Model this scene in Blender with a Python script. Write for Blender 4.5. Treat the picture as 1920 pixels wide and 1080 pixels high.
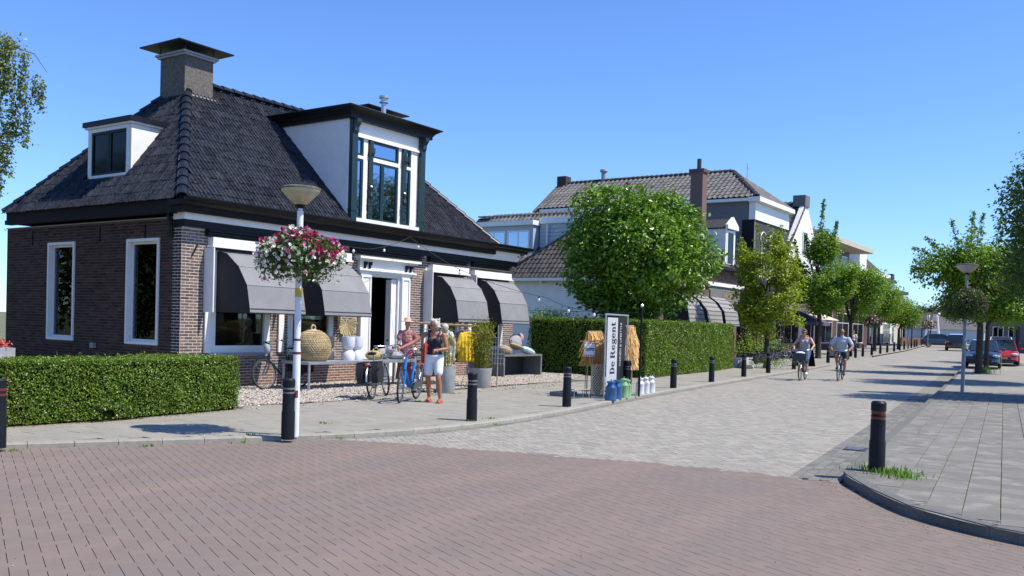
import bpy, bmesh, math, random
import numpy as np
from mathutils import Vector, Matrix, Quaternion

# ------------------------------------------------------------------ scene, camera, sky, sun
for o in list(bpy.data.objects):
    bpy.data.objects.remove(o)
SC = bpy.context.scene
COL = SC.collection
R = math.radians
random.seed(7)
RNG = np.random.default_rng(11)

cam_d = bpy.data.cameras.new('camera')
cam = bpy.data.objects.new('camera', cam_d)
COL.objects.link(cam)
SC.camera = cam
CAM_H = 1.65
_head, _pit, _roll = R(34.15), R(-0.985), R(1.6)
_f0 = Vector((math.cos(_head), math.sin(_head), 0))
_u0 = Vector((0, 0, 1))
_r0 = _f0.cross(_u0)
FW = _f0 * math.cos(_pit) + _u0 * math.sin(_pit)
_up = _r0.cross(FW)
RT = _r0 * math.cos(_roll) + _up * math.sin(_roll)
UP = RT.cross(FW)
m = Matrix((RT, UP, -FW)).transposed().to_4x4()
m.translation = Vector((0, 0, CAM_H))
cam.matrix_world = m
cam_d.sensor_width = 36.0
cam_d.lens = 36.0 * 1710.0 / 1920.0
cam_d.shift_y = 100.0 / 1920.0
cam_d.clip_start = 0.1
cam_d.clip_end = 8000

SUN_AZ, SUN_EL = R(-70), R(56)
w = bpy.data.worlds.new('World')
SC.world = w
w.use_nodes = True
nt = w.node_tree
nt.nodes.clear()
sky = nt.nodes.new('ShaderNodeTexSky')
sky.sky_type = 'NISHITA'
sky.sun_disc = False
sky.sun_elevation = SUN_EL
sky.sun_rotation = R(90) - SUN_AZ
sky.altitude = 0
sky.air_density = 1.0
sky.dust_density = 0.0
sky.ozone_density = 1.0
bg = nt.nodes.new('ShaderNodeBackground')
bg.inputs['Strength'].default_value = 0.115
wo = nt.nodes.new('ShaderNodeOutputWorld')
tint = nt.nodes.new('ShaderNodeVectorMath')      # the camera's rendering of the blue
tint.operation = 'MULTIPLY'
tint.inputs[1].default_value = (0.68, 0.965, 1.50)
nt.links.new(sky.outputs[0], tint.inputs[0])
nt.links.new(tint.outputs[0], bg.inputs['Color'])
nt.links.new(bg.outputs[0], wo.inputs['Surface'])

sd = bpy.data.lights.new('sun', 'SUN')
sd.energy = 5.0
sd.angle = R(0.53)
sd.color = (1.0, 0.935, 0.82)
so = bpy.data.objects.new('sun', sd)
COL.objects.link(so)
_sv = Vector((math.cos(SUN_EL) * math.cos(SUN_AZ), math.cos(SUN_EL) * math.sin(SUN_AZ), math.sin(SUN_EL)))
so.rotation_euler = _sv.to_track_quat('Z', 'Y').to_euler()
so.location = (0, -20, 40)

SC.view_settings.view_transform = 'Standard'
SC.view_settings.look = 'None'
SC.view_settings.gamma = 1.0
SC.view_settings.exposure = 0.33
try:
    SC.view_settings.use_curve_mapping = False
except Exception:
    pass
SC.cycles.max_bounces = 6
SC.cycles.diffuse_bounces = 3
SC.cycles.glossy_bounces = 3
SC.cycles.transmission_bounces = 3
SC.cycles.transparent_max_bounces = 6

CAM = np.array((0, 0, CAM_H))
def cam_dist(x, y, z=0.0):
    """distance from the camera (used only to choose which pieces are parts of their own)"""
    return math.sqrt(x * x + y * y + (z - CAM_H) ** 2)

# ------------------------------------------------------------------ materials
MATS = {}
def _n(nt, t, **kw):
    n = nt.nodes.new(t)
    for k, v in kw.items():
        setattr(n, k, v)
    return n

def mat(name, color, rough=0.7, var=0.0, noise=0.0, nscale=8.0, bump=0.0, bscale=60.0, metal=0.0,
        spec=0.5, trans=0.0, streak=0.0, streakcol=None, color2=None, patch=0.0, pscale=1.0, patchcol=None, hue=0.0, emit=None, coat=0.0, alpha=None):
    """procedural surface: var = change from piece to piece, noise = mottling, patch = large stains and, on tile_black, painted glints"""
    if name in MATS:
        return MATS[name]
    M = bpy.data.materials.new(name)
    M.use_nodes = True
    nt = M.node_tree
    nt.nodes.clear()
    L = nt.links
    out = _n(nt, 'ShaderNodeOutputMaterial')
    p = _n(nt, 'ShaderNodeBsdfPrincipled')
    p.inputs['Roughness'].default_value = rough
    p.inputs['Metallic'].default_value = metal
    p.inputs['Specular IOR Level'].default_value = spec
    if coat:
        p.inputs['Coat Weight'].default_value = coat
    base = _n(nt, 'ShaderNodeRGB')
    base.outputs[0].default_value = (*color, 1)
    cur = base.outputs[0]
    tc = _n(nt, 'ShaderNodeTexCoord')
    geo = _n(nt, 'ShaderNodeNewGeometry')
    oi = _n(nt, 'ShaderNodeObjectInfo')
    rnd = None
    if var or hue or color2:
        ad = _n(nt, 'ShaderNodeMath', operation='ADD')
        L.new(geo.outputs['Random Per Island'], ad.inputs[0])
        L.new(oi.outputs['Random'], ad.inputs[1])
        fr = _n(nt, 'ShaderNodeMath', operation='FRACT')
        L.new(ad.outputs[0], fr.inputs[0])
        rnd = fr.outputs[0]
    if color2:
        mx = _n(nt, 'ShaderNodeMix', data_type='RGBA')
        L.new(rnd, mx.inputs[0])
        L.new(cur, mx.inputs[6])
        mx.inputs[7].default_value = (*color2, 1)
        cur = mx.outputs[2]
    if var:
        wn = _n(nt, 'ShaderNodeTexWhiteNoise', noise_dimensions='1D')
        L.new(rnd, wn.inputs['W'])
        mr = _n(nt, 'ShaderNodeMapRange')
        mr.inputs[3].default_value = 1 - var
        mr.inputs[4].default_value = 1 + var
        L.new(wn.outputs['Value'], mr.inputs[0])
        vm = _n(nt, 'ShaderNodeVectorMath', operation='SCALE')
        L.new(cur, vm.inputs[0])
        L.new(mr.outputs[0], vm.inputs['Scale'])
        cur = vm.outputs[0]
    if noise:
        nz = _n(nt, 'ShaderNodeTexNoise')
        nz.inputs['Scale'].default_value = nscale
        nz.inputs['Detail'].default_value = 5
        nz.inputs['Roughness'].default_value = 0.65
        L.new(geo.outputs['Position'], nz.inputs['Vector'])
        mr = _n(nt, 'ShaderNodeMapRange')
        mr.inputs[1].default_value = 0.3
        mr.inputs[2].default_value = 0.7
        mr.inputs[3].default_value = 1 - noise
        mr.inputs[4].default_value = 1 + noise
        L.new(nz.outputs[0], mr.inputs[0])
        vm = _n(nt, 'ShaderNodeVectorMath', operation='SCALE')
        L.new(cur, vm.inputs[0])
        L.new(mr.outputs[0], vm.inputs['Scale'])
        cur = vm.outputs[0]
    if patch:
        nz = _n(nt, 'ShaderNodeTexNoise')
        nz.inputs['Scale'].default_value = pscale
        nz.inputs['Detail'].default_value = 4
        nz.inputs['Distortion'].default_value = 0.4
        L.new(geo.outputs['Position'], nz.inputs['Vector'])
        mr = _n(nt, 'ShaderNodeMapRange')
        mr.inputs[1].default_value = 0.5
        mr.inputs[2].default_value = 0.68
        mr.inputs[3].default_value = 0
        mr.inputs[4].default_value = patch
        L.new(nz.outputs[0], mr.inputs[0])
        mx = _n(nt, 'ShaderNodeMix', data_type='RGBA')
        L.new(mr.outputs[0], mx.inputs[0])
        L.new(cur, mx.inputs[6])
        mx.inputs[7].default_value = (*(patchcol or (color[0] * .5, color[1] * .5, color[2] * .5)), 1)
        cur = mx.outputs[2]
    if streak:
        mp = _n(nt, 'ShaderNodeMapping')
        mp.inputs['Rotation'].default_value = (0, 0, R(-28))
        mp.inputs['Scale'].default_value = (0.22, 1.5, 1)
        L.new(geo.outputs['Position'], mp.inputs['Vector'])
        nz = _n(nt, 'ShaderNodeTexNoise')
        nz.inputs['Scale'].default_value = 1.0
        nz.inputs['Detail'].default_value = 5
        L.new(mp.outputs[0], nz.inputs['Vector'])
        mr = _n(nt, 'ShaderNodeMapRange')
        mr.inputs[1].default_value = 0.48
        mr.inputs[2].default_value = 0.70
        mr.inputs[4].default_value = streak
        L.new(nz.outputs[0], mr.inputs[0])
        mx = _n(nt, 'ShaderNodeMix', data_type='RGBA')
        L.new(mr.outputs[0], mx.inputs[0])
        L.new(cur, mx.inputs[6])
        mx.inputs[7].default_value = (*streakcol, 1)
        cur = mx.outputs[2]
    L.new(cur, p.inputs['Base Color'])
    if emit:
        p.inputs['Emission Color'].default_value = (*emit[0], 1)
        p.inputs['Emission Strength'].default_value = emit[1]
    if bump:
        nz = _n(nt, 'ShaderNodeTexNoise')
        nz.inputs['Scale'].default_value = bscale
        nz.inputs['Detail'].default_value = 4
        L.new(geo.outputs['Position'], nz.inputs['Vector'])
        bp = _n(nt, 'ShaderNodeBump')
        bp.inputs['Strength'].default_value = min(1, bump * 20)
        bp.inputs['Distance'].default_value = 0.01 * bump * 5
        L.new(nz.outputs[0], bp.inputs['Height'])
        L.new(bp.outputs[0], p.inputs['Normal'])
    if trans:
        tr = _n(nt, 'ShaderNodeBsdfTranslucent')
        vm = _n(nt, 'ShaderNodeVectorMath', operation='MULTIPLY')
        L.new(cur, vm.inputs[0])
        vm.inputs[1].default_value = (1.5, 1.7, 0.6)
        L.new(vm.outputs[0], tr.inputs['Color'])
        ms = _n(nt, 'ShaderNodeMixShader')
        ms.inputs[0].default_value = trans
        L.new(p.outputs[0], ms.inputs[1])
        L.new(tr.outputs[0], ms.inputs[2])
        L.new(ms.outputs[0], out.inputs['Surface'])
    else:
        L.new(p.outputs[0], out.inputs['Surface'])
    MATS[name] = M
    return M

def paving_far(name, c1, c2, cm, sx, sy, rot=0.0):
    """flat brick paving for the stretch too far away to tell the bricks apart"""
    M = bpy.data.materials.new(name)
    M.use_nodes = True
    nt = M.node_tree
    nt.nodes.clear()
    L = nt.links
    out = _n(nt, 'ShaderNodeOutputMaterial')
    p = _n(nt, 'ShaderNodeBsdfPrincipled')
    p.inputs['Roughness'].default_value = 0.85
    geo = _n(nt, 'ShaderNodeNewGeometry')
    mp = _n(nt, 'ShaderNodeMapping')
    mp.inputs['Rotation'].default_value = (0, 0, rot)
    L.new(geo.outputs['Position'], mp.inputs['Vector'])
    bt = _n(nt, 'ShaderNodeTexBrick')
    bt.inputs['Scale'].default_value = 1
    bt.inputs['Brick Width'].default_value = sx
    bt.inputs['Row Height'].default_value = sy
    bt.inputs['Mortar Size'].default_value = 0.006
    bt.inputs['Color1'].default_value = (*c1, 1)
    bt.inputs['Color2'].default_value = (*c2, 1)
    bt.inputs['Mortar'].default_value = (*cm, 1)
    L.new(mp.outputs[0], bt.inputs['Vector'])
    nz = _n(nt, 'ShaderNodeTexNoise')
    nz.inputs['Scale'].default_value = 0.9
    nz.inputs['Detail'].default_value = 6
    L.new(geo.outputs['Position'], nz.inputs['Vector'])
    mr = _n(nt, 'ShaderNodeMapRange')
    mr.inputs[1].default_value = .3
    mr.inputs[2].default_value = .7
    mr.inputs[3].default_value = 0.88
    mr.inputs[4].default_value = 1.1
    L.new(nz.outputs[0], mr.inputs[0])
    vm = _n(nt, 'ShaderNodeVectorMath', operation='SCALE')
    L.new(bt.outputs[0], vm.inputs[0])
    L.new(mr.outputs[0], vm.inputs['Scale'])
    L.new(vm.outputs[0], p.inputs['Base Color'])
    L.new(p.outputs[0], out.inputs['Surface'])
    return M

def gm(k):
    return MATS[k]

mat('brick_dark', (0.19, 0.1235, 0.09975), 0.85, spec=.25, var=0.32, noise=0.2, nscale=25, color2=(0.1092, 0.076, 0.0665), bump=.02)
mat('brick_red', (0.225, 0.099, 0.0675), 0.85, var=0.25, noise=0.25, nscale=22, color2=(0.153, 0.0765, 0.0585))
mat('mortar_shaded', (0.115, 0.09, 0.075), 0.95, noise=0.25, nscale=14, spec=.1)  # darker copy of mortar: the side wall's shade put into the colour
mat('brick_shaded', (0.085, 0.047, 0.036), 0.9, var=0.35, noise=0.2, nscale=25, color2=(0.05, 0.032, 0.027), spec=.15)  # side-wall brick, darkened in its colour to stand for the shade there
mat('mortar', (0.552, 0.506, 0.4324), 0.95, noise=0.25, nscale=14)
mat('white_paint', (0.7954, 0.7857, 0.7469), 0.45, noise=0.05, nscale=4)
mat('white_stucco', (0.76, 0.75, 0.72), 0.8, noise=0.07, nscale=3, bump=.01)
mat('black_paint', (0.009, 0.010, 0.012), 0.45, noise=0.2, nscale=6, spec=.22)
mat('green_black_paint', (0.012, 0.032, 0.035), 0.3, noise=0.15, nscale=6)
mat('tile_black', (0.0125, 0.015, 0.023), 0.40, spec=.24, var=0.5, noise=0.6, nscale=20, color2=(0.023, 0.025, 0.032), patch=.45, pscale=11, patchcol=(.070, .070, .074))  # the pale patch paints sky glints into the tile colour
mat('tile_cap', (0.016, 0.018, 0.026), 0.35, spec=.3, var=0.35, noise=0.4, nscale=14)
mat('tile_bed', (0.008, 0.008, 0.009), 0.9)
mat('tile_grey', (0.1445, 0.136, 0.1232), 0.8, var=0.25, noise=0.2, nscale=6, color2=(0.1275, 0.1232, 0.119))
mat('tile_brown', (0.06, 0.0496, 0.044), 0.75, var=0.45, noise=0.3, nscale=6, color2=(0.036, 0.0336, 0.0336))
mat('chimney_render', (0.128, 0.116, 0.1), 0.95, noise=0.45, nscale=14, bump=.06, bscale=30, patch=.5, pscale=4, patchcol=(0.072, 0.068, 0.064))
mat('lead', (0.30, 0.31, 0.33), 0.55, noise=0.2, nscale=8)
mat('window_glass', (0.010, 0.012, 0.012), 0.08, spec=0.12)
mat('sky_glass', (0.34, 0.42, 0.50), 0.03, metal=1.0)
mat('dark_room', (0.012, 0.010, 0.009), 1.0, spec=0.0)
mat('awning_cloth', (0.215, 0.215, 0.218), 0.85, noise=0.10, nscale=2.2, bump=.04, bscale=5, patch=.25, pscale=1.4, patchcol=(0.16, 0.16, 0.156))
mat('awning_side', (0.042, 0.042, 0.045), 0.95, spec=.1, noise=0.05, nscale=3)
mat('bollard_paint', (0.009, 0.011, 0.015), 0.5, noise=0.25, nscale=10, bump=.01, spec=.22)
mat('bollard_ring', (0.16, 0.16, 0.17), 0.5)
mat('bollard_red', (0.14, 0.02, 0.014), 0.5)
mat('lamp_white', (0.70, 0.71, 0.73), 0.4, noise=0.08, nscale=9)
mat('lamp_grey', (0.224, 0.248, 0.272), 0.4, noise=0.1, nscale=9)
mat('lamp_bowl', (0.4675, 0.425, 0.255), 0.35, noise=0.18, nscale=12)
mat('lamp_bowl_grey', (0.42, 0.40, 0.36), 0.4, noise=0.15, nscale=12)
mat('galvanised', (0.45, 0.46, 0.48), 0.42, metal=0.7, noise=0.12, nscale=12)
mat('steel_dark', (0.05, 0.05, 0.055), 0.45, metal=0.3)
mat('rubber', (0.018, 0.018, 0.018), 0.75)
mat('chrome', (0.55, 0.56, 0.58), 0.22, metal=0.9)
mat('frame_grey', (0.33, 0.34, 0.35), 0.3, metal=0.5)
mat('frame_blue', (0.015, 0.16, 0.48), 0.28, coat=.4)
mat('frame_black', (0.012, 0.015, 0.018), 0.3, coat=.4)
mat('frame_petrol', (0.10, 0.30, 0.34), 0.3)
mat('bag_black', (0.015, 0.015, 0.017), 0.7, noise=0.15, nscale=20)
mat('skin_tan', (0.36, 0.155, 0.085), 0.5, noise=0.06, nscale=20)
mat('skin_fair', (0.50, 0.28, 0.20), 0.5, noise=0.05, nscale=20)
mat('hair_grey', (0.50, 0.46, 0.38), 0.7, noise=0.25, nscale=40)
mat('hair_brown', (0.10, 0.055, 0.03), 0.7, noise=0.25, nscale=40)
mat('cloth_navy', (0.014, 0.016, 0.03), 0.85, noise=0.1, nscale=14)
mat('cloth_white', (0.72, 0.72, 0.74), 0.85, noise=0.04, nscale=10)
mat('cloth_shirt', (0.42, 0.47, 0.55), 0.85, noise=0.08, nscale=14)
mat('cloth_lightgrey', (0.34, 0.33, 0.35), 0.85, noise=0.12, nscale=12)
mat('cloth_denim', (0.05, 0.10, 0.22), 0.85, noise=0.15, nscale=18)
mat('cloth_dark', (0.035, 0.035, 0.04), 0.85, noise=0.15, nscale=18)
mat('cloth_coral', (0.50, 0.08, 0.04), 0.6)
mat('cloth_yellow', (0.72, 0.48, 0.02), 0.8, noise=0.06, nscale=12)
mat('cloth_beige', (0.42, 0.36, 0.24), 0.9, noise=0.25, nscale=14, patch=.6, pscale=9, patchcol=(.22, .20, .13))
mat('cloth_print', (0.32, 0.10, 0.12), 0.9, noise=0.3, nscale=18, patch=.9, pscale=14, patchcol=(.50, .38, .38))
mat('cloth_aqua', (0.45, 0.60, 0.60), 0.9, noise=0.15, nscale=14)
mat('cloth_red', (0.42, 0.05, 0.03), 0.85)
mat('wicker', (0.357, 0.255, 0.119), 0.8, var=0.3, noise=0.3, nscale=30, color2=(0.4675, 0.357, 0.187))
mat('straw', (0.493, 0.374, 0.17), 0.85, var=0.3, noise=0.2, nscale=20, color2=(0.561, 0.459, 0.255))
mat('raffia', (0.60, 0.34, 0.12), 0.85, var=0.4, color2=(.78, .58, .30), trans=.2)
mat('rope_net', (0.72, 0.62, 0.44), 0.9, noise=0.2, nscale=30)
mat('driftwood', (0.36, 0.27, 0.18), 0.9, noise=0.3, nscale=12)
mat('ceramic_white', (0.703, 0.7125, 0.741), 0.35)
mat('ceramic_grey', (0.09, 0.09, 0.10), 0.45, noise=0.15, nscale=14)
mat('concrete', (0.306, 0.306, 0.2975), 0.85, noise=0.15, nscale=6, patch=.3, pscale=3)
mat('can_blue', (0.012, 0.085, 0.22), 0.25, noise=0.15, nscale=10, coat=.4)
mat('can_green', (0.22, 0.40, 0.20), 0.35, noise=0.15, nscale=12)
mat('can_white', (0.68, 0.68, 0.67), 0.35, noise=0.08, nscale=12)
mat('banner_white', (0.46, 0.47, 0.50), 0.7)
mat('banner_black', (0.012, 0.012, 0.014), 0.5)
mat('sign_red', (0.55, 0.04, 0.06), 0.6)
mat('sign_blue', (0.02, 0.04, 0.16), 0.6)
mat('leaf_hedge', (0.085, 0.160, 0.014), 0.4, var=0.5, color2=(0.18, 0.26, 0.022), trans=.25)
mat('leaf_hedge_old', (0.16, 0.09, 0.035), 0.7, var=0.3)
mat('leaf_linden', (0.085, 0.19, 0.012), 0.38, var=0.4, color2=(0.20, 0.32, 0.03), trans=.2)
mat('leaf_maple', (0.17, 0.225, 0.014), 0.45, var=0.45, color2=(0.30, 0.34, 0.022), trans=.35)
mat('leaf_street', (0.105, 0.20, 0.014), 0.5, var=0.35, color2=(0.19, 0.29, 0.02), trans=.35)
mat('leaf_dark', (0.042, 0.085, 0.014), 0.5, var=0.35, color2=(0.07, 0.12, 0.018), trans=.22)
mat('leaf_birch', (0.13, 0.17, 0.035), 0.45, var=0.5, color2=(0.22, 0.25, 0.07), trans=.3)
mat('leaf_far', (0.070, 0.110, 0.045), 0.8, var=0.3, color2=(0.09, 0.13, 0.055))
mat('leaf_bamboo', (0.26, 0.23, 0.03), 0.6, var=0.35, color2=(0.13, 0.17, 0.02), trans=.3)
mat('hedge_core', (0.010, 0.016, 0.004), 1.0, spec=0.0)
mat('bark', (0.050, 0.040, 0.032), 0.9, noise=0.4, nscale=12, bump=.05)
mat('bark_birch', (0.30, 0.28, 0.25), 0.9, noise=0.5, nscale=10)
mat('petal_white', (0.78, 0.76, 0.74), 0.7, var=.1, trans=.2)
mat('petal_magenta', (0.50, 0.015, 0.16), 0.7, var=.3, color2=(.34, .01, .05), trans=.2)
mat('petal_pink', (0.65, 0.20, 0.42), 0.7, var=.2, trans=.2)
mat('petal_mauve', (0.18, 0.07, 0.12), 0.7, var=.3, color2=(.10, .05, .07), trans=.2)
mat('lavender', (0.20, 0.14, 0.36), 0.8, var=.3)
mat('terracotta', (0.30, 0.10, 0.05), 0.8, noise=.15, nscale=9)
mat('boulder', (0.36, 0.34, 0.30), 0.9, noise=.25, nscale=5, bump=.05)
mat('pebble', (0.3772, 0.3362, 0.2788), 0.85, var=0.35, color2=(0.4592, 0.3936, 0.328))
mat('gravel_bed', (0.192, 0.168, 0.136), 0.95, noise=.3, nscale=40)
mat('paver_red', (0.1991, 0.155, 0.1292), 0.92, var=0.05, noise=0.24, nscale=150, color2=(0.19, 0.152, 0.1307), patch=.6, pscale=.9, patchcol=(0.171, 0.152, 0.1353), streak=.42, streakcol=(0.2584, 0.1938, 0.1558), spec=.3)
mat('paver_grey', (0.308, 0.2864, 0.2384), 0.92, var=0.13, noise=0.26, nscale=90, color2=(0.268, 0.2544, 0.2176), patch=.4, pscale=.8, patchcol=(0.264, 0.248, 0.212), spec=.3)
mat('paver_gutter', (0.16, 0.156, 0.14), 0.9, var=0.16, noise=0.2, nscale=60, color2=(0.196, 0.188, 0.164), spec=.3)
mat('slab_left', (0.28, 0.264, 0.22), 0.92, var=0.06, noise=0.2, nscale=110, patch=.4, pscale=1.1, patchcol=(0.224, 0.212, 0.18), spec=.3)
mat('slab_right', (0.1806, 0.1722, 0.1495), 0.92, var=0.12, noise=0.30, nscale=110, patch=.55, pscale=3.6, patchcol=(0.3024, 0.2898, 0.252), spec=.3)
mat('kerb_pale', (0.304, 0.284, 0.236), 0.88, var=0.07, noise=0.15, nscale=14)
mat('kerb_grey', (0.132, 0.128, 0.116), 0.85, var=0.07, noise=0.15, nscale=18)
mat('joint_sand', (0.133, 0.1049, 0.08968), 0.98, noise=.3, nscale=9, spec=.1, patch=.9, pscale=1.3, patchcol=(0.0342, 0.02888, 0.02584))
mat('joint_dark', (0.14, 0.1295, 0.1085), 0.98, noise=.3, nscale=20, spec=.1)
mat('joint_moss', (0.20, 0.20, 0.09), 0.98, noise=.4, nscale=8)
mat('soil', (0.13, 0.10, 0.07), 0.98, noise=.35, nscale=6)
mat('field', (0.13, 0.14, 0.07), 0.98, noise=.3, nscale=.4)
mat('grass_blade', (0.13, 0.24, 0.03), 0.7, var=.3, trans=.3)
mat('car_glass', (0.02, 0.03, 0.04), 0.05, spec=.8)
mat('plastic_dark', (0.02, 0.02, 0.022), 0.5)
mat('light_lens', (0.6, 0.62, 0.65), 0.1, spec=.8)
mat('cream_cloth', (0.62, 0.55, 0.40), 0.85)
mat('purple_cloth', (0.10, 0.075, 0.14), 0.85, noise=.1)
mat('gold_letter', (0.35, 0.26, 0.10), 0.5)
mat('bulb', (0.80, 0.80, 0.78), 0.15, spec=.8)
mat('wood_brown', (0.16, 0.085, 0.045), 0.7, noise=.2, nscale=8)
mat('facade_grey', (0.15, 0.15, 0.15), 0.85, noise=.12, nscale=5)
mat('facade_cream', (0.50, 0.45, 0.36), 0.85, noise=.08, nscale=3)
mat('roof_red', (0.35, 0.12, 0.06), 0.8, noise=.2)
mat('pale_blue_board', (0.42, 0.47, 0.52), 0.6, noise=.05)  # plain pale blue boards

def clear_glass(name):
    M = bpy.data.materials.new(name)
    M.use_nodes = True
    nt = M.node_tree
    nt.nodes.clear()
    out = _n(nt, 'ShaderNodeOutputMaterial')
    fr = _n(nt, 'ShaderNodeFresnel'); fr.inputs[0].default_value = 1.45
    tr = _n(nt, 'ShaderNodeBsdfTransparent'); tr.inputs[0].default_value = (.62, .68, .66, 1)
    gl_ = _n(nt, 'ShaderNodeBsdfGlossy'); gl_.inputs['Roughness'].default_value = .02; gl_.inputs[0].default_value = (.8, .85, .88, 1)
    mx = _n(nt, 'ShaderNodeMixShader')
    nt.links.new(fr.outputs[0], mx.inputs[0]); nt.links.new(tr.outputs[0], mx.inputs[1]); nt.links.new(gl_.outputs[0], mx.inputs[2])
    nt.links.new(mx.outputs[0], out.inputs[0])
    MATS[name] = M
clear_glass('shop_glass')

# ------------------------------------------------------------------ mesh helpers
def mesh_from(name, V, F, mats, mi=None, smooth=False):
    """V: (n,3) array, F: (m,k) int array (all faces with k corners) or a list of tuples"""
    me = bpy.data.meshes.new(name)
    if isinstance(F, np.ndarray) and F.ndim == 2:
        V = np.asarray(V, dtype=np.float32)
        nv, nf, k = len(V), len(F), F.shape[1]
        me.vertices.add(nv)
        me.vertices.foreach_set('co', V.ravel())
        me.loops.add(nf * k)
        me.loops.foreach_set('vertex_index', F.astype(np.int32).ravel())
        me.polygons.add(nf)
        me.polygons.foreach_set('loop_start', (np.arange(nf) * k).astype(np.int32))
        me.polygons.foreach_set('loop_total', np.full(nf, k, dtype=np.int32))
        me.update(calc_edges=True)
    else:
        me.from_pydata([tuple(map(float, v)) for v in V], [], [tuple(int(i) for i in f) for f in F])
    for m_ in (mats if isinstance(mats, (list, tuple)) else [mats]):
        me.materials.append(m_ if not isinstance(m_, str) else MATS[m_])
    if mi is not None:
        me.polygons.foreach_set('material_index', np.asarray(mi, dtype=np.int32))
    me.polygons.foreach_set('use_smooth', np.full(len(me.polygons), bool(smooth)))
    me.update()
    return me

def wloc(o):
    v = Vector((0, 0, 0))
    while o is not None:
        v += o.location
        o = o.parent
    return v

def link(name, me, parent=None, world=True, loc=None):
    o = bpy.data.objects.new(name, me)
    COL.objects.link(o)
    if parent is not None:
        o.parent = parent
        if world and loc is None:
            sh = wloc(parent)
            if sh.length > 0:
                me.transform(Matrix.Translation(-sh))
    if loc is not None:
        o.location = loc
    return o

def tag(o, label=None, cat=None, group=None, kind=None):
    if label: o['label'] = label
    if cat: o['category'] = cat
    if group: o['group'] = group
    if kind: o['kind'] = kind
    return o

def thing(name, label, cat, loc=(0, 0, 0), group=None, rz=0):
    o = bpy.data.objects.new(name, None)
    COL.objects.link(o)
    o.location = loc
    o.rotation_euler = (0, 0, rz)
    o.empty_display_size = 0.2
    return tag(o, label, cat, group)

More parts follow.
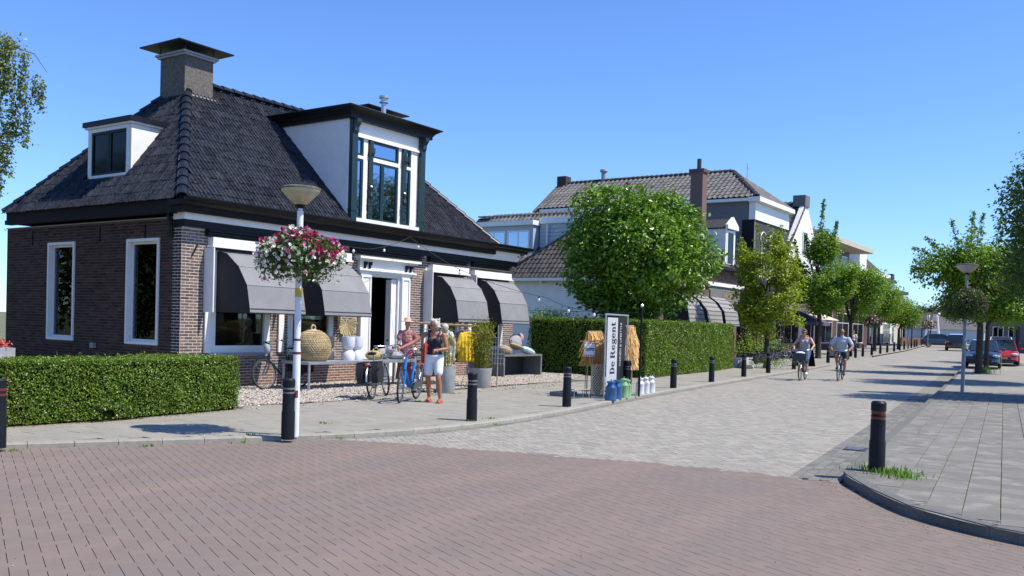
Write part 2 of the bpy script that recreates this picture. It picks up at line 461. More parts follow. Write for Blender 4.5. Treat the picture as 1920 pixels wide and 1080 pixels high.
class MB:
    """collects shapes and links them as one mesh object"""
    def __init__(s):
        s.v, s.f, s.m = [], [], []
        s.M = None
    def add(s, V, F, mi=0):
        b = len(s.v)
        if s.M is not None:
            V = [s.M @ Vector(v) for v in V]
        s.v += [tuple(v) for v in V]
        s.f += [tuple(i + b for i in f) for f in F]
        s.m += [mi] * len(F)
        return s
    def box(s, x0, x1, y0, y1, z0, z1, mi=0):
        V = [(x0, y0, z0), (x1, y0, z0), (x1, y1, z0), (x0, y1, z0), (x0, y0, z1), (x1, y0, z1), (x1, y1, z1), (x0, y1, z1)]
        F = [(0, 3, 2, 1), (4, 5, 6, 7), (0, 1, 5, 4), (1, 2, 6, 5), (2, 3, 7, 6), (3, 0, 4, 7)]
        return s.add(V, F, mi)
    def cbox(s, c, size, rz=0, mi=0, rot=None):
        hx, hy, hz = size[0] / 2, size[1] / 2, size[2] / 2
        M = Matrix.Translation(c) @ (rot.to_4x4() if rot is not None else Matrix.Rotation(rz, 4, 'Z'))
        V = [M @ Vector(p) for p in [(-hx, -hy, -hz), (hx, -hy, -hz), (hx, hy, -hz), (-hx, hy, -hz), (-hx, -hy, hz), (hx, -hy, hz), (hx, hy, hz), (-hx, hy, hz)]]
        return s.add(V, [(0, 3, 2, 1), (4, 5, 6, 7), (0, 1, 5, 4), (1, 2, 6, 5), (2, 3, 7, 6), (3, 0, 4, 7)], mi)
    def poly(s, pts, mi=0):
        return s.add(pts, [tuple(range(len(pts)))], mi)
    def prism(s, pts, vec, mi=0):
        """solid from a planar outline pushed along vec"""
        n = len(pts)
        vec = Vector(vec)
        V = [Vector(p) for p in pts] + [Vector(p) + vec for p in pts]
        F = [tuple(range(n))[::-1], tuple(range(n, 2 * n))] + [(i, (i + 1) % n, n + (i + 1) % n, n + i) for i in range(n)]
        return s.add(V, F, mi)
    def tube(s, pts, r, n=8, mi=0, cap=True):
        P = [Vector(p) for p in pts]
        rr = r if isinstance(r, (list, tuple)) else [r] * len(P)
        V, F = [], []
        ref = None
        for i, p in enumerate(P):
            d = (P[min(i + 1, len(P) - 1)] - P[max(i - 1, 0)])
            if d.length < 1e-9: d = Vector((0, 0, 1))
            d.normalize()
            if ref is None:
                ref = Vector((0, 0, 1)) if abs(d.z) < .9 else Vector((1, 0, 0))
            a = d.cross(ref)
            if a.length < 1e-6:
                a = d.cross(Vector((0, 1, 0)))
            a.normalize()
            b = d.cross(a).normalized()
            ref = -b if False else ref
            for k in range(n):
                t = 2 * math.pi * k / n
                V.append(p + (a * math.cos(t) + b * math.sin(t)) * rr[i])
        for i in range(len(P) - 1):
            for k in range(n):
                k2 = (k + 1) % n
                F.append((i * n + k, i * n + k2, (i + 1) * n + k2, (i + 1) * n + k))
        if cap:
            F.append(tuple(range(n))[::-1])
            F.append(tuple((len(P) - 1) * n + k for k in range(n)))
        return s.add(V, F, mi)
    def lathe(s, prof, c=(0, 0, 0), n=20, mi=0, cap=True, sx=1, sy=1):
        V, F = [], []
        for r, z in prof:
            for k in range(n):
                t = 2 * math.pi * k / n
                V.append((c[0] + r * sx * math.cos(t), c[1] + r * sy * math.sin(t), c[2] + z))
        for i in range(len(prof) - 1):
            for k in range(n):
                k2 = (k + 1) % n
                F.append((i * n + k, i * n + k2, (i + 1) * n + k2, (i + 1) * n + k))
        if cap:
            F.append(tuple(range(n))[::-1])
            F.append(tuple((len(prof) - 1) * n + k for k in range(n)))
        return s.add(V, F, mi)
    def ball(s, c, r, n=12, mi=0, M=None):
        r = r if isinstance(r, (list, tuple)) else (r, r, r)
        V, F = [], []
        h = n // 2
        for i in range(h + 1):
            ph = math.pi * i / h
            for k in range(n):
                t = 2 * math.pi * k / n
                v = Vector((r[0] * math.sin(ph) * math.cos(t), r[1] * math.sin(ph) * math.sin(t), r[2] * math.cos(ph)))
                if M is not None: v = M @ v
                V.append(Vector(c) + v)
        for i in range(h):
            for k in range(n):
                k2 = (k + 1) % n
                F.append((i * n + k, (i + 1) * n + k, (i + 1) * n + k2, i * n + k2))
        return s.add(V, F, mi)
    def torus(s, c, R1, r, axis='Y', n=28, k=6, mi=0, a0=0, a1=2 * math.pi):
        V, F = [], []
        full = abs(a1 - a0 - 2 * math.pi) < 1e-6
        N = n if full else n + 1
        for i in range(N):
            t = a0 + (a1 - a0) * i / n
            for j in range(k):
                u = 2 * math.pi * j / k
                q = R1 + r * math.cos(u)
                if axis == 'Y': v = (q * math.cos(t), r * math.sin(u), q * math.sin(t))
                elif axis == 'Z': v = (q * math.cos(t), q * math.sin(t), r * math.sin(u))
                else: v = (r * math.sin(u), q * math.cos(t), q * math.sin(t))
                V.append((c[0] + v[0], c[1] + v[1], c[2] + v[2]))
        for i in range(N if full else N - 1):
            i2 = (i + 1) % N
            for j in range(k):
                j2 = (j + 1) % k
                F.append((i * k + j, i2 * k + j, i2 * k + j2, i * k + j2))
        return s.add(V, F, mi)
    def mesh(s, name, mats, smooth=False):
        me = mesh_from(name, s.v, s.f, mats, s.m, smooth)
        return me
    def build(s, name, mats, parent=None, smooth=False, world=True):
        return link(name, s.mesh(name, mats, smooth), parent, world)

def smooth_by_angle(o, deg=40):
    me = o.data
    try:
        me.polygons.foreach_set('use_smooth', np.ones(len(me.polygons), dtype=bool))
        me.set_sharp_from_angle(angle=R(deg))
    except Exception:
        pass
    return o

def box1(name, mats, parent, *a):
    return MB().box(*a).build(name, mats, parent)

def copy_tree(o, loc=None, rz=None, label=None):
    kids = [(c, [g for g in bpy.data.objects if g.parent == c]) for c in list(o.children)]
    r = o.copy()
    COL.objects.link(r)
    for c, gs in kids:
        c2 = c.copy(); COL.objects.link(c2); c2.parent = r
        for g in gs:
            g2 = g.copy(); COL.objects.link(g2); g2.parent = c2
    if loc is not None: r.location = loc
    if rz is not None: r.rotation_euler = (0, 0, rz)
    if label: r['label'] = label
    return r

def gz(x):
    """the street climbs a little as it leaves the junction"""
    return 0.0077 * max(0.0, min(x, 130.0) - 39.0)

def interp(pts, x):
    for (x0, y0), (x1, y1) in zip(pts, pts[1:]):
        if x <= x1:
            return y0 + (y1 - y0) * (x - x0) / (x1 - x0)
    (x0, y0), (x1, y1) = pts[-2], pts[-1]
    return y1 + (y1 - y0) * (x - x1) / (x1 - x0)

def inside(poly, x, y):
    c = False
    n = len(poly)
    j = n - 1
    for i in range(n):
        xi, yi = poly[i]; xj, yj = poly[j]
        if (yi > y) != (yj > y) and x < (xj - xi) * (y - yi) / (yj - yi) + xi:
            c = not c
        j = i
    return c
# ------------------------------------------------------------------ ground, road, pavements
PZ = 0.06    # left pavement
QZ = 0.10    # right pavement
KL = [(-30, 29.5), (-12, 20.4), (-3, 15.7), (2, 13.0), (5.58, 11.13), (7.1, 10.28), (8.6, 9.45), (9.6, 9.02), (10.8, 8.74), (12.25, 8.66), (13.9, 8.78), (15.7, 9.02),
      (20.0, 9.72), (24.6, 10.30), (30.8, 10.98), (37.8, 11.75), (47.9, 12.75), (65, 14.5), (84.8, 16.3), (115, 19.9), (143.8, 24.05), (180, 30.0), (260, 44)]
KR = [(10.72, 2.66), (12.3, 2.82), (18.5, 3.46), (28, 4.5), (36.6, 5.45), (47.3, 6.62), (49.0, 6.8)]
KRC = [(7.0, -9.0), (7.6, -4), (7.95, -1.5), (8.2, 0.1), (8.5, 1.0), (8.92, 1.58), (9.44, 1.98), (9.92, 2.27), (10.35, 2.52), (10.72, 2.66)]
BD = [(2.0, 10.46), (2.66, 10.46), (3.7, 10.46), (5.0, 10.29), (7.07, 9.74), (8.6, 9.3), (9.3, 9.0)]   # y -> x, edge of the red paving

def catmull(P, k=6):
    out = []
    n = len(P)
    for i in range(n - 1):
        p0, p1, p2, p3 = P[max(i - 1, 0)], P[i], P[i + 1], P[min(i + 2, n - 1)]
        for j in range(k):
            t = j / k
            out.append(tuple(.5 * (2 * b + (c - a) * t + (2 * a - 5 * b + 4 * c - d) * t * t + (3 * b - a - 3 * c + d) * t ** 3) for a, b, c, d in zip(p0, p1, p2, p3)))
    return out + [P[-1]]
KRC = catmull(KRC)
_i = [p[0] for p in KL].index(24.6)
KL = KL[:1] + catmull(KL[1:_i + 1], 5) + KL[_i + 1:]

def kl(x): return interp(KL, x)
def kr(x): return interp(KR, x) if x < 49 else interp([(49.0, 0.5), (90, 5.0), (140, 14), (180, 23), (260, 38)], x)

def sheet(name, xs, ylo, yhi, z, mats, ny=1):
    V, F = [], []
    for x in xs:
        a, b = ylo(x), yhi(x)
        for j in range(ny + 1):
            V.append((x, a + (b - a) * j / ny, z + gz(x)))
    for i in range(len(xs) - 1):
        for j in range(ny):
            p = i * (ny + 1) + j
            F.append((p, p + ny + 1, p + ny + 2, p + 1))
    return tag(link(name, mesh_from(name, V, F, mats)), kind='structure')

ground = sheet('ground', [-600, -60, 0, 39, 60, 80, 100, 115, 130, 400, 1000, 3500], lambda x: -3000, lambda x: 3000, -0.10, 'field')

def red_region(x, y):
    if y > kl(x) + 0.05: return False
    if x > interp(BD, y) if 2.0 < y < 9.3 else x > (9.6 if y >= 9.3 else 99): return False
    if y < 2.66 and x > interp([(b, a) for a, b in KRC], y) + 0.04: return False
    return True

def grey_region(x, y):
    if y > kl(x) - 0.09: return False
    if 2.0 < y < 9.3:
        if x <= interp(BD, y) - .14: return False
    elif x <= 9.4: return False
    if y < interp(KR, x) + 0.48: return False
    return True

def in_view(x, y, k=0.72, dmin=3.7):
    d = x * FW.x + y * FW.y
    l = x * RT.x + y * RT.y
    return d > dmin and abs(l) < k * d

def cells(name, test, x0, x1, y0, y1, res, z, mats):
    V, F = [], []
    nx, ny = int((x1 - x0) / res), int((y1 - y0) / res)
    for i in range(nx):
        for j in range(ny):
            x, y = x0 + i * res, y0 + j * res
            if test(x + res / 2, y + res / 2):
                b = len(V)
                V += [(x, y, z), (x + res, y, z), (x + res, y + res, z), (x, y + res, z)]
                F.append((b, b + 1, b + 2, b + 3))
    return mesh_from(name, V, F, mats)

def poly_sheet(name, pts, z, mats):
    return tag(link(name, mesh_from(name, [(x, y, z) for x, y in pts], [tuple(range(len(pts)))], mats)), kind='structure')

# the bed under the red paving, and the bed under the grey paving
red_bed = poly_sheet('junction_road', [(-30, 29.5), (-30, -40), (40, -40), (9, -9)] + KRC[6:] + [(10.46, 2.66), (10.46, 3.7), (10.29, 5.0), (9.74, 7.07), (9.3, 8.6), (9.0, 9.3)] + [p for p in reversed(KL) if p[0] < 9.0 and p[0] > -30], -0.014, 'joint_sand')
M_redfar = paving_far('red_paving_far', (.200, .156, .132), (.190, .152, .132), (.14, .11, .095), .21, .105, R(65))
M_greyfar = paving_far('grey_paving_far', (.305, .285, .240), (.275, .258, .222), (.20, .19, .16), .21, .105, R(8))
M_slabfar = paving_far('slab_far', (.285, .268, .226), (.262, .248, .212), (.19, .18, .15), .3, .3, R(6))
M_parkfar = paving_far('parking_far', (.262, .248, .215), (.24, .23, .20), (.17, .162, .14), .3, .3, R(6))
me = cells('far_paving', lambda x, y: red_region(x, y) and not in_view(x, y, .70, 3.9), -29, 10, -20, 28, 0.6, -0.003, M_redfar)
o = link('far_paving', me, red_bed)
xs = [9.4, 9.6, 10.8, 12.25, 13.9, 15.7, 20, 24.6, 26.0]
grey_bed = sheet('street', [9.0, 9.3, 9.74, 10.29, 10.46] + xs[2:], lambda x: (interp(KR, x) if x > 10.45 else interp([(9.0, 9.3), (9.3, 8.6), (9.74, 7.07), (10.29, 5.0), (10.46, 2.64)], x)), kl, -0.014, 'joint_dark')
xs = [25.6, 28, 30.8, 36.6, 39, 43, 47.9, 49, 49.01, 55, 65, 75, 84.8, 100, 115, 130, 143.8, 160, 180, 260]
far_street = sheet('street_beyond', xs, kr, kl, -0.006, M_greyfar)

# one brick or slab: chamfered top, nine faces
def piece_mesh(name, L, W, mats, ch=0.0018, dep=0.03):
    hx, hy = L / 2, W / 2
    V = [(-hx + ch, -hy + ch, 0), (hx - ch, -hy + ch, 0), (hx - ch, hy - ch, 0), (-hx + ch, hy - ch, 0),
         (-hx, -hy, -ch * .8), (hx, -hy, -ch * .8), (hx, hy, -ch * .8), (-hx, hy, -ch * .8),
         (-hx, -hy, -dep), (hx, -hy, -dep), (hx, hy, -dep), (-hx, hy, -dep)]
    F = [(0, 1, 2, 3)]
    for i in range(4):
        j = (i + 1) % 4
        F += [(4 + i, 4 + j, j, i), (8 + i, 8 + j, 4 + j, 4 + i)]
    return mesh_from(name, V, F, mats)

def lay_pieces(parent, name, spots, L, W, z, mats, limit=300, tilt=0.004, lift=0.0016, kindname=None, rng=RNG, ch=.0018):
    """spots: (x, y, angle). The nearest ones become objects, the rest one joined part"""
    spots = sorted(spots, key=lambda s: cam_dist(s[0], s[1]))
    near, rest = spots[:limit], spots[limit:]
    me = piece_mesh(name, L, W, mats, ch)
    for x, y, a in near:
        o = bpy.data.objects.new(name, me)
        COL.objects.link(o)
        o.parent = parent
        o.location = (x, y, z + random.uniform(-lift, lift))
        o.rotation_euler = (random.uniform(-tilt, tilt), random.uniform(-tilt, tilt), a + random.uniform(-.004, .004))
    if rest:
        T = np.array([v.co[:] for v in me.vertices])
        Fq = np.array([p.vertices[:] for p in me.polygons])
        A = np.array(rest)
        n = len(A)
        ang = A[:, 2] + rng.uniform(-.004, .004, n)
        ca, sa = np.cos(ang), np.sin(ang)
        tx, ty = rng.uniform(-tilt, tilt, n), rng.uniform(-tilt, tilt, n)
        X = T[None, :, 0]; Y = T[None, :, 1]; Z = T[None, :, 2]
        zz = Z + X * tx[:, None] + Y * ty[:, None] + z + rng.uniform(-lift, lift, n)[:, None]
        V = np.stack([X * ca[:, None] - Y * sa[:, None] + A[:, 0:1], X * sa[:, None] + Y * ca[:, None] + A[:, 1:2], zz], -1).reshape(-1, 3)
        F = (Fq[None] + (np.arange(n) * len(T))[:, None, None]).reshape(-1, 4)
        o = link(kindname or (name + '_field'), mesh_from(name + '_field', V, F, mats), parent, world=False)
        tag(o, kind='stuff')
    return near

def herringbone(ang, W, x0, x1, y0, y1, test):
    out = []
    ca, sa = math.cos(ang), math.sin(ang)
    cx, cy = (x0 + x1) / 2, (y0 + y1) / 2
    rad = int(math.hypot(x1 - x0, y1 - y0) / 2 / W) + 2
    for i in range(-rad, rad):
        for j in range(-rad, rad):
            d = (i - j) % 4
            if d == 0: u, v, a = i + 1, j + .5, 0
            elif d == 3: u, v, a = i + .5, j + 1, math.pi / 2
            else: continue
            x = cx + (u * ca - v * sa) * W
            y = cy + (u * sa + v * ca) * W
            if x0 < x < x1 and y0 < y < y1 and test(x, y):
                out.append((x, y, ang + a))
    return out

W_ = 0.105
spots = herringbone(R(65), W_, 0, 11, -6, 14, lambda x, y: in_view(x, y) and red_region(x, y))
along = [p for p in spots if abs(p[2] - R(65)) < .1]
across = [p for p in spots if abs(p[2] - R(65)) >= .1]
for sp, L_, B_ in ((along, 2 * W_ - .0003, W_ - .0048), (across, 2 * W_ - .0048, W_ - .0003)):
    lay_pieces(red_bed, 'paver', sp, L_, B_, 0.0, 'paver_red', limit=150, tilt=.0015, lift=.0003, ch=.0004)
spots = herringbone(R(8 + 45), W_, 9, 26, 2, 11, lambda x, y: grey_region(x, y) and x < 25.9)
lay_pieces(grey_bed, 'paver', spots, 2 * W_ - .005, W_ - .005, -0.004, 'paver_grey', tilt=.005, lift=.0012)
# gutter bricks laid along the right kerb
spots = []
for row in range(5):
    x = 10.3 + (row % 2) * .1
    while x < 26:
        y = interp(KR, x) + .06 + row * .115
        if x > interp(BD, min(9.2, max(2, y))):
            spots.append((x, y, math.atan(.107)))
        x += .212
gut = poly_sheet('gutter', [(10.5, 2.70)] + [(x, interp(KR, x) + .02) for x in (12.3, 18.5, 26)] + [(x, interp(KR, x) + .64) for x in (26, 18.5, 12.3, 10.5)], -0.0105, 'joint_dark')
lay_pieces(gut, 'gutter_brick', spots, .204, .107, 0.003, 'paver_gutter', limit=200, lift=.001)
sheet('gutter_beyond', [26, 28, 36.6, 39, 47.3, 49], lambda x: interp(KR, x) + .02, lambda x: interp(KR, x) + .60, -0.001, 'paver_gutter')
# drain in the gutter
dr = thing('street_drain', 'flat iron drain grate in the gutter behind the right-hand bollard', 'drain', (13.7, 3.2, 0))
MB().cbox((13.7, 3.24, .006), (.42, .30, .012), R(6)).build('drain_frame', 'steel_dark', dr)
for k in range(6):
    MB().cbox((13.54 + k * .064, 3.225 + k * .0066, .016), (.022, .22, .012), R(6)).build('grate_bar', 'lead', dr)

# kerbs -----------------------------------------------------------------------------------
def kerb_line(name, pts, off0, off1, z0, z1, mats, step, parent_label=None, far=None):
    """stones between two offsets of a line, one object per stone up to distance 'far'"""
    P = [Vector((x, y, 0)) for x, y in pts]
    acc, seg = [], []
    root = None
    # resample
    line = [P[0]]
    carry = 0.0
    total = []
    for a, b in zip(P, P[1:]):
        n = max(1, int((b - a).length / .02))
        for i in range(n):
            total.append(a.lerp(b, (i + 1) / n))
    out = [P[0]]
    d = 0
    last = P[0]
    for q in total:
        d += (q - last).length
        last = q
        if d >= step:
            out.append(q)
            d = 0
    return out

def stone(a, b, off0, off1, z0, z1, gap=.006):
    t = (b - a).normalized()
    nrm = Vector((-t.y, t.x, 0))
    a2, b2 = a + t * gap / 2, b - t * gap / 2
    c = 0.012
    V = [a2 + nrm * off0, b2 + nrm * off0, b2 + nrm * off1, a2 + nrm * off1]
    zz = [(z0, 0), (z1 - c, 0), (z1, c)]
    pts = []
    for z, ins in zz:
        pts += [a2 + nrm * (off0 + ins) + Vector((0, 0, z)), b2 + nrm * (off0 + ins) + Vector((0, 0, z)),
                b2 + nrm * (off1 - ins * .3) + Vector((0, 0, z)), a2 + nrm * (off1 - ins * .3) + Vector((0, 0, z))]
    F = []
    for l in range(2):
        for i in range(4):
            j = (i + 1) % 4
            F.append((l * 4 + i, l * 4 + j, l * 4 + 4 + j, l * 4 + 4 + i))
    F.append((8, 9, 10, 11))
    return pts, F

kerb_l = tag(thing('left_kerb', None, None), kind='structure')
lp = kerb_line('k', [p for p in KL if -12 <= p[0] <= 66], 0, 0, 0, 0, None, .5)
joined = MB()
for a, b in zip(lp, lp[1:]):
    z = gz((a.x + b.x) / 2)
    pts, F = stone(a, b, 0.0, .20, -.08 + z, PZ + .004 + z)
    if 3 < a.x < 30:
        link('kerb_stone', mesh_from('kerb_stone', pts, F, 'kerb_pale'), kerb_l)
    else:
        joined.add(pts, F)
tag(joined.build('kerb_stones', 'kerb_pale', kerb_l), kind='stuff')
sheet('kerb_beyond', [66, 84.8, 100, 115, 130, 143.8, 180, 260], kl, lambda x: kl(x) + .2, PZ + .004, 'kerb_pale')
# narrow gutter of darker stones in front of the left kerb
g2 = MB()
gl = kerb_line('g', [p for p in KL if 8 <= p[0] <= 48], 0, 0, 0, 0, None, .21)
for a, b in zip(gl, gl[1:]):
    z = gz(a.x)
    pts, F = stone(a, b, -.15, -.012, -.05 + z, .004 + z)
    g2.add(pts, F)
o = tag(g2.build('gutter_row', 'paver_gutter', kerb_l), kind='stuff')

kerb_r = tag(thing('right_kerb', None, None), kind='structure')
rp = kerb_line('k', KRC, 0, 0, 0, 0, None, .9)
for a, b in zip(rp, rp[1:] + ([Vector((10.72, 2.66, 0))] if (Vector((10.72, 2.66, 0)) - rp[-1]).length > .1 else [])):
    m_ = 4
    bm_ = MB()
    for i in range(m_):
        p, F = stone(a.lerp(b, i / m_), a.lerp(b, (i + 1) / m_), -.13, 0.0, -.08, QZ + .005, .0 if 0 < i < m_ - 1 else .004)
        bm_.add(p, F)
    bm_.build('kerb_stone', 'kerb_grey', kerb_r)
rp2 = kerb_line('k', KR, 0, 0, 0, 0, None, .9)
jr = MB()
for a, b in zip(rp2, rp2[1:]):
    z = gz(a.x)
    p, F = stone(a, b, -.13, 0.0, -.08 + z, QZ + .005 + z)
    if a.x < 26:
        link('kerb_stone', mesh_from('kerb_stone', p, F, 'kerb_grey'), kerb_r)
    else:
        jr.add(p, F)
tag(jr.build('kerb_stones', 'kerb_grey', kerb_r), kind='stuff')

# left pavement ---------------------------------------------------------------------------
def lp_region(x, y):
    if x > 24: return False
    if min(y - .16 - kl(x - .16), y - .16 - kl(x + .16)) < .0: return False
    back = interp([(-12, 24.5), (-3, 18.6), (3, 14.3), (5.6, 12.85), (7.84, 12.62), (10.6, 12.9), (10.9, 13.17), (13, 12.95), (15.4, 13.5), (22.8, 13.5), (25, 13.0)], x)
    return y < back
lbed = sheet('left_pavement', [-12, -3, 3, 5.6, 7.84, 9.6, 10.8, 12.25, 13.9, 15.7, 20, 24.6], lambda x: kl(x) + .19, lambda x: kl(x) + (6 if x > 9 else 3.2), PZ - .012, 'joint_dark')
spots = []
a = R(2.0)
for i in range(-60, 90):
    for j in range(-30, 60):
        u = i * .302 + (.151 if j % 2 else 0)
        v = j * .302
        x = 12 + u * math.cos(a) - v * math.sin(a)
        y = 11 + u * math.sin(a) + v * math.cos(a)
        if lp_region(x, y) and in_view(x, y, .75):
            spots.append((x, y, a))
lay_pieces(lbed, 'slab', spots, .297, .297, PZ, 'slab_left', tilt=.003)
sheet('pavement_beyond', [24.0, 27, 30.8, 37.8, 39, 43, 47.9, 55, 65, 75, 84.8, 100, 115, 130, 143.8, 180], lambda x: kl(x) + .19, lambda x: kl(x) + 8, PZ, M_slabfar)
# right pavement --------------------------------------------------------------------------
def rp_region(x, y):
    return all(rp_point(x + dx, y + dy) for dx in (-.16, .16) for dy in (-.16, .16))
def rp_point(x, y):
    if x < 10.72:
        if y > 2.66: return False
        return x > interp([(b, a_) for a_, b in KRC], y) - .085
    return y < interp(KR, x) - .01
rbed = poly_sheet('right_pavement', [(p[0] + .12, p[1] - .03) for p in KRC] + [(x, interp(KR, x) - .12) for x in (12.3, 18.5, 28, 34)] + [(34, -9)], QZ - .012, 'joint_moss')
spots = []
a = R(5.8)
for j in range(-45, 12):
    for i in range(-20, 90):
        u = i * .302 + (.151 if j % 2 else 0)
        v = j * .304
        x = 10.1 + u * math.cos(a) - v * math.sin(a)
        y = 1.01 + .15 + u * math.sin(a) + v * math.cos(a)
        if x < 29 and rp_region(x, y) and in_view(x, y, .72):
            spots.append((x, y, a))
lay_pieces(rbed, 'slab', spots, .300, .294, QZ, 'slab_right', limit=300, tilt=.004, lift=.0015)
inf = MB()
_P = [Vector((x, y, 0)) for x, y in KRC] + [Vector((x, interp(KR, x), 0)) for x in (11.5, 12.3, 14, 16)]
for a_, b_ in zip(_P, _P[1:]):
    t_ = (b_ - a_).normalized()
    for q_ in (Vector((-t_.y, t_.x, 0)),):
        w_in = -q_ * .38
        zq = Vector((0, 0, QZ - .005))
        inf.add([a_ + zq, b_ + zq, b_ + w_in + zq, a_ + w_in + zq], [(0, 3, 2, 1)])
inf.build('kerb_infill', 'slab_right', rbed)
link('far_slabs', cells('far_slabs', lambda x, y: rp_region(x, y) and not in_view(x, y, .70, 3.9) and x < 29, 7, 30, -9, 4, .5, QZ - .003, M_parkfar), rbed)
sheet('right_pavement_beyond', [28.8, 36.6, 39, 47.3, 49], lambda x: -12, lambda x: interp(KR, x) - .12, QZ, M_parkfar)
sheet('parking_lane', [49, 65, 84.8, 100, 130, 180], lambda x: -30, lambda x: kr(x) + .01, 0.01, M_parkfar)
# gravel garden ---------------------------------------------------------------------------
gx = [(10.62, 13.0), (10.9, 13.17), (13.1, 12.93), (15.4, 13.52), (20.2, 13.66), (22.8, 13.56), (26.9, 15.2), (26.9, 18.2), (10.62, 18.2)]
gpoly = list(gx)
gb = poly_sheet('gravel_bed', [(10.62, 12.95)] + gx[1:], PZ + .004, 'gravel_bed')
n = 26000
P = np.column_stack([RNG.uniform(10.6, 26.5, n * 2), RNG.uniform(12.8, 17.0, n * 2)])
keep = np.array([inside(gpoly, x, y) for x, y in P])
P = P[keep][:n]
# a few stones strayed on to the slabs
q = np.column_stack([RNG.uniform(10.6, 22, 260), RNG.uniform(12.6, 13.3, 260)])
P = np.vstack([P, q])
n = len(P)
octa = np.array([(1, 0, 0), (0, 1, 0), (-1, 0, 0), (0, -1, 0), (0, 0, 1), (0, 0, -1)], float)
octf = np.array([(0, 1, 4), (1, 2, 4), (2, 3, 4), (3, 0, 4), (1, 0, 5), (2, 1, 5), (3, 2, 5), (0, 3, 5)])
s = RNG.uniform(.012, .034, n)
V = octa[None] * s[:, None, None] * RNG.uniform(.6, 1.25, (n, 6, 1))
V[:, :, 2] *= .65
th = RNG.uniform(0, 6.28, n)
c_, s_ = np.cos(th)[:, None], np.sin(th)[:, None]
V = np.stack([V[:, :, 0] * c_ - V[:, :, 1] * s_, V[:, :, 0] * s_ + V[:, :, 1] * c_, V[:, :, 2]], -1)
V[:, :, 0] += P[:, 0:1]; V[:, :, 1] += P[:, 1:2]; V[:, :, 2] += (PZ + .008 + RNG.uniform(0, .018, n))[:, None]
tag(link('gravel', mesh_from('gravel', V.reshape(-1, 3), (octf[None] + (np.arange(n) * 6)[:, None, None]).reshape(-1, 3), 'pebble')), kind='stuff')
# garden ground behind the hedge at the left, and soil under the far hedge
poly_sheet('garden_soil', [(-8, 25), (-8, 22), (3, 14.6), (5.6, 12.9), (7.84, 12.62), (10.62, 12.95), (10.62, 26), (-8, 34)], PZ - .002, 'soil')
poly_sheet('hedge_soil', [(26.85, 12.85), (38.4, 14.5), (38.4, 17.4), (26.9, 17.4)], PZ + .012, 'soil')

# grit, crumbs of leaf and small stones lying on the road
n = 900
rg = np.random.default_rng(17)
d = rg.uniform(4.2, 13, n); l = rg.uniform(-.6, .6, n) * d
xx = d * FW.x + l * RT.x; yy = d * FW.y + l * RT.y
k = np.array([red_region(a, b) or grey_region(a, b) for a, b in zip(xx, yy)])
xx, yy = xx[k], yy[k]
# more of it swept against the right kerb
kx = np.array([KRC[rg.integers(8, len(KRC))] for _ in range(260)])
xx = np.concatenate([xx, kx[:, 0] - np.abs(rg.normal(.05, .10, 260)) - .06]); yy = np.concatenate([yy, kx[:, 1] + np.abs(rg.normal(.03, .09, 260)) + .05])
n = len(xx)
s = rg.uniform(.0025, .008, n)
V = octa[None] * s[:, None, None] * rg.uniform(.5, 1.3, (n, 6, 1))
V[:, :, 2] *= .5
V[:, :, 0] += xx[:, None]; V[:, :, 1] += yy[:, None]; V[:, :, 2] += .003
mat('grit', (.34, .29, .22), .95, var=.6, color2=(.12, .08, .05))
tag(link('grit', mesh_from('grit', V.reshape(-1, 3), (octf[None] + (np.arange(n) * 6)[:, None, None]).reshape(-1, 3), 'grit')), kind='stuff')
# ------------------------------------------------------------------ building helpers
def wall_boxes(mb, axis, face, th, a0, a1, z0, z1, ops, mi=0):
    """wall with openings; axis 'X': runs along x with its front at y=face (solid behind), axis 'Y': runs along y, front at x=face"""
    cuts = sorted(set([a0, a1] + [o[0] for o in ops] + [o[1] for o in ops]))
    for p, q in zip(cuts, cuts[1:]):
        mid = (p + q) / 2
        zs = [(z0, z1)]
        for o in ops:
            if o[0] < mid < o[1]:
                nz_ = []
                for s, e in zs:
                    if o[2] > s: nz_.append((s, min(e, o[2])))
                    if o[3] < e: nz_.append((max(s, o[3]), e))
                zs = nz_
        for s, e in zs:
            if e - s > .005:
                if axis == 'X': mb.box(p, q, face, face + th, s, e, mi)
                else: mb.box(face, face + th, p, q, s, e, mi)

def brick_rows(axis, face, a0, a1, z0, z1, ops, L=.215, H=.0665, proud=.003, sgn=-1):
    """list of (centre along, centre z, length) for every brick of a stretcher bond"""
    out = []
    nrow = int((z1 - z0) / H)
    for r in range(nrow):
        z = z0 + (r + .5) * H
        segs = [(a0, a1)]
        for o in ops:
            if o[2] - .02 < z < o[3] + .02:
                n2 = []
                for s, e in segs:
                    if o[1] <= s or o[0] >= e: n2.append((s, e)); continue
                    if o[0] > s: n2.append((s, o[0]))
                    if o[1] < e: n2.append((o[1], e))
                segs = n2
        for s, e in segs:
            k = math.floor((s - a0) / L)
            x = a0 + k * L - (L / 2 if r % 2 else 0)
            while x < e:
                p, q = max(x, s) + .007, min(x + L, e) - .007
                if q - p > .03:
                    out.append(((p + q) / 2, z, q - p))
                x += L
    return out

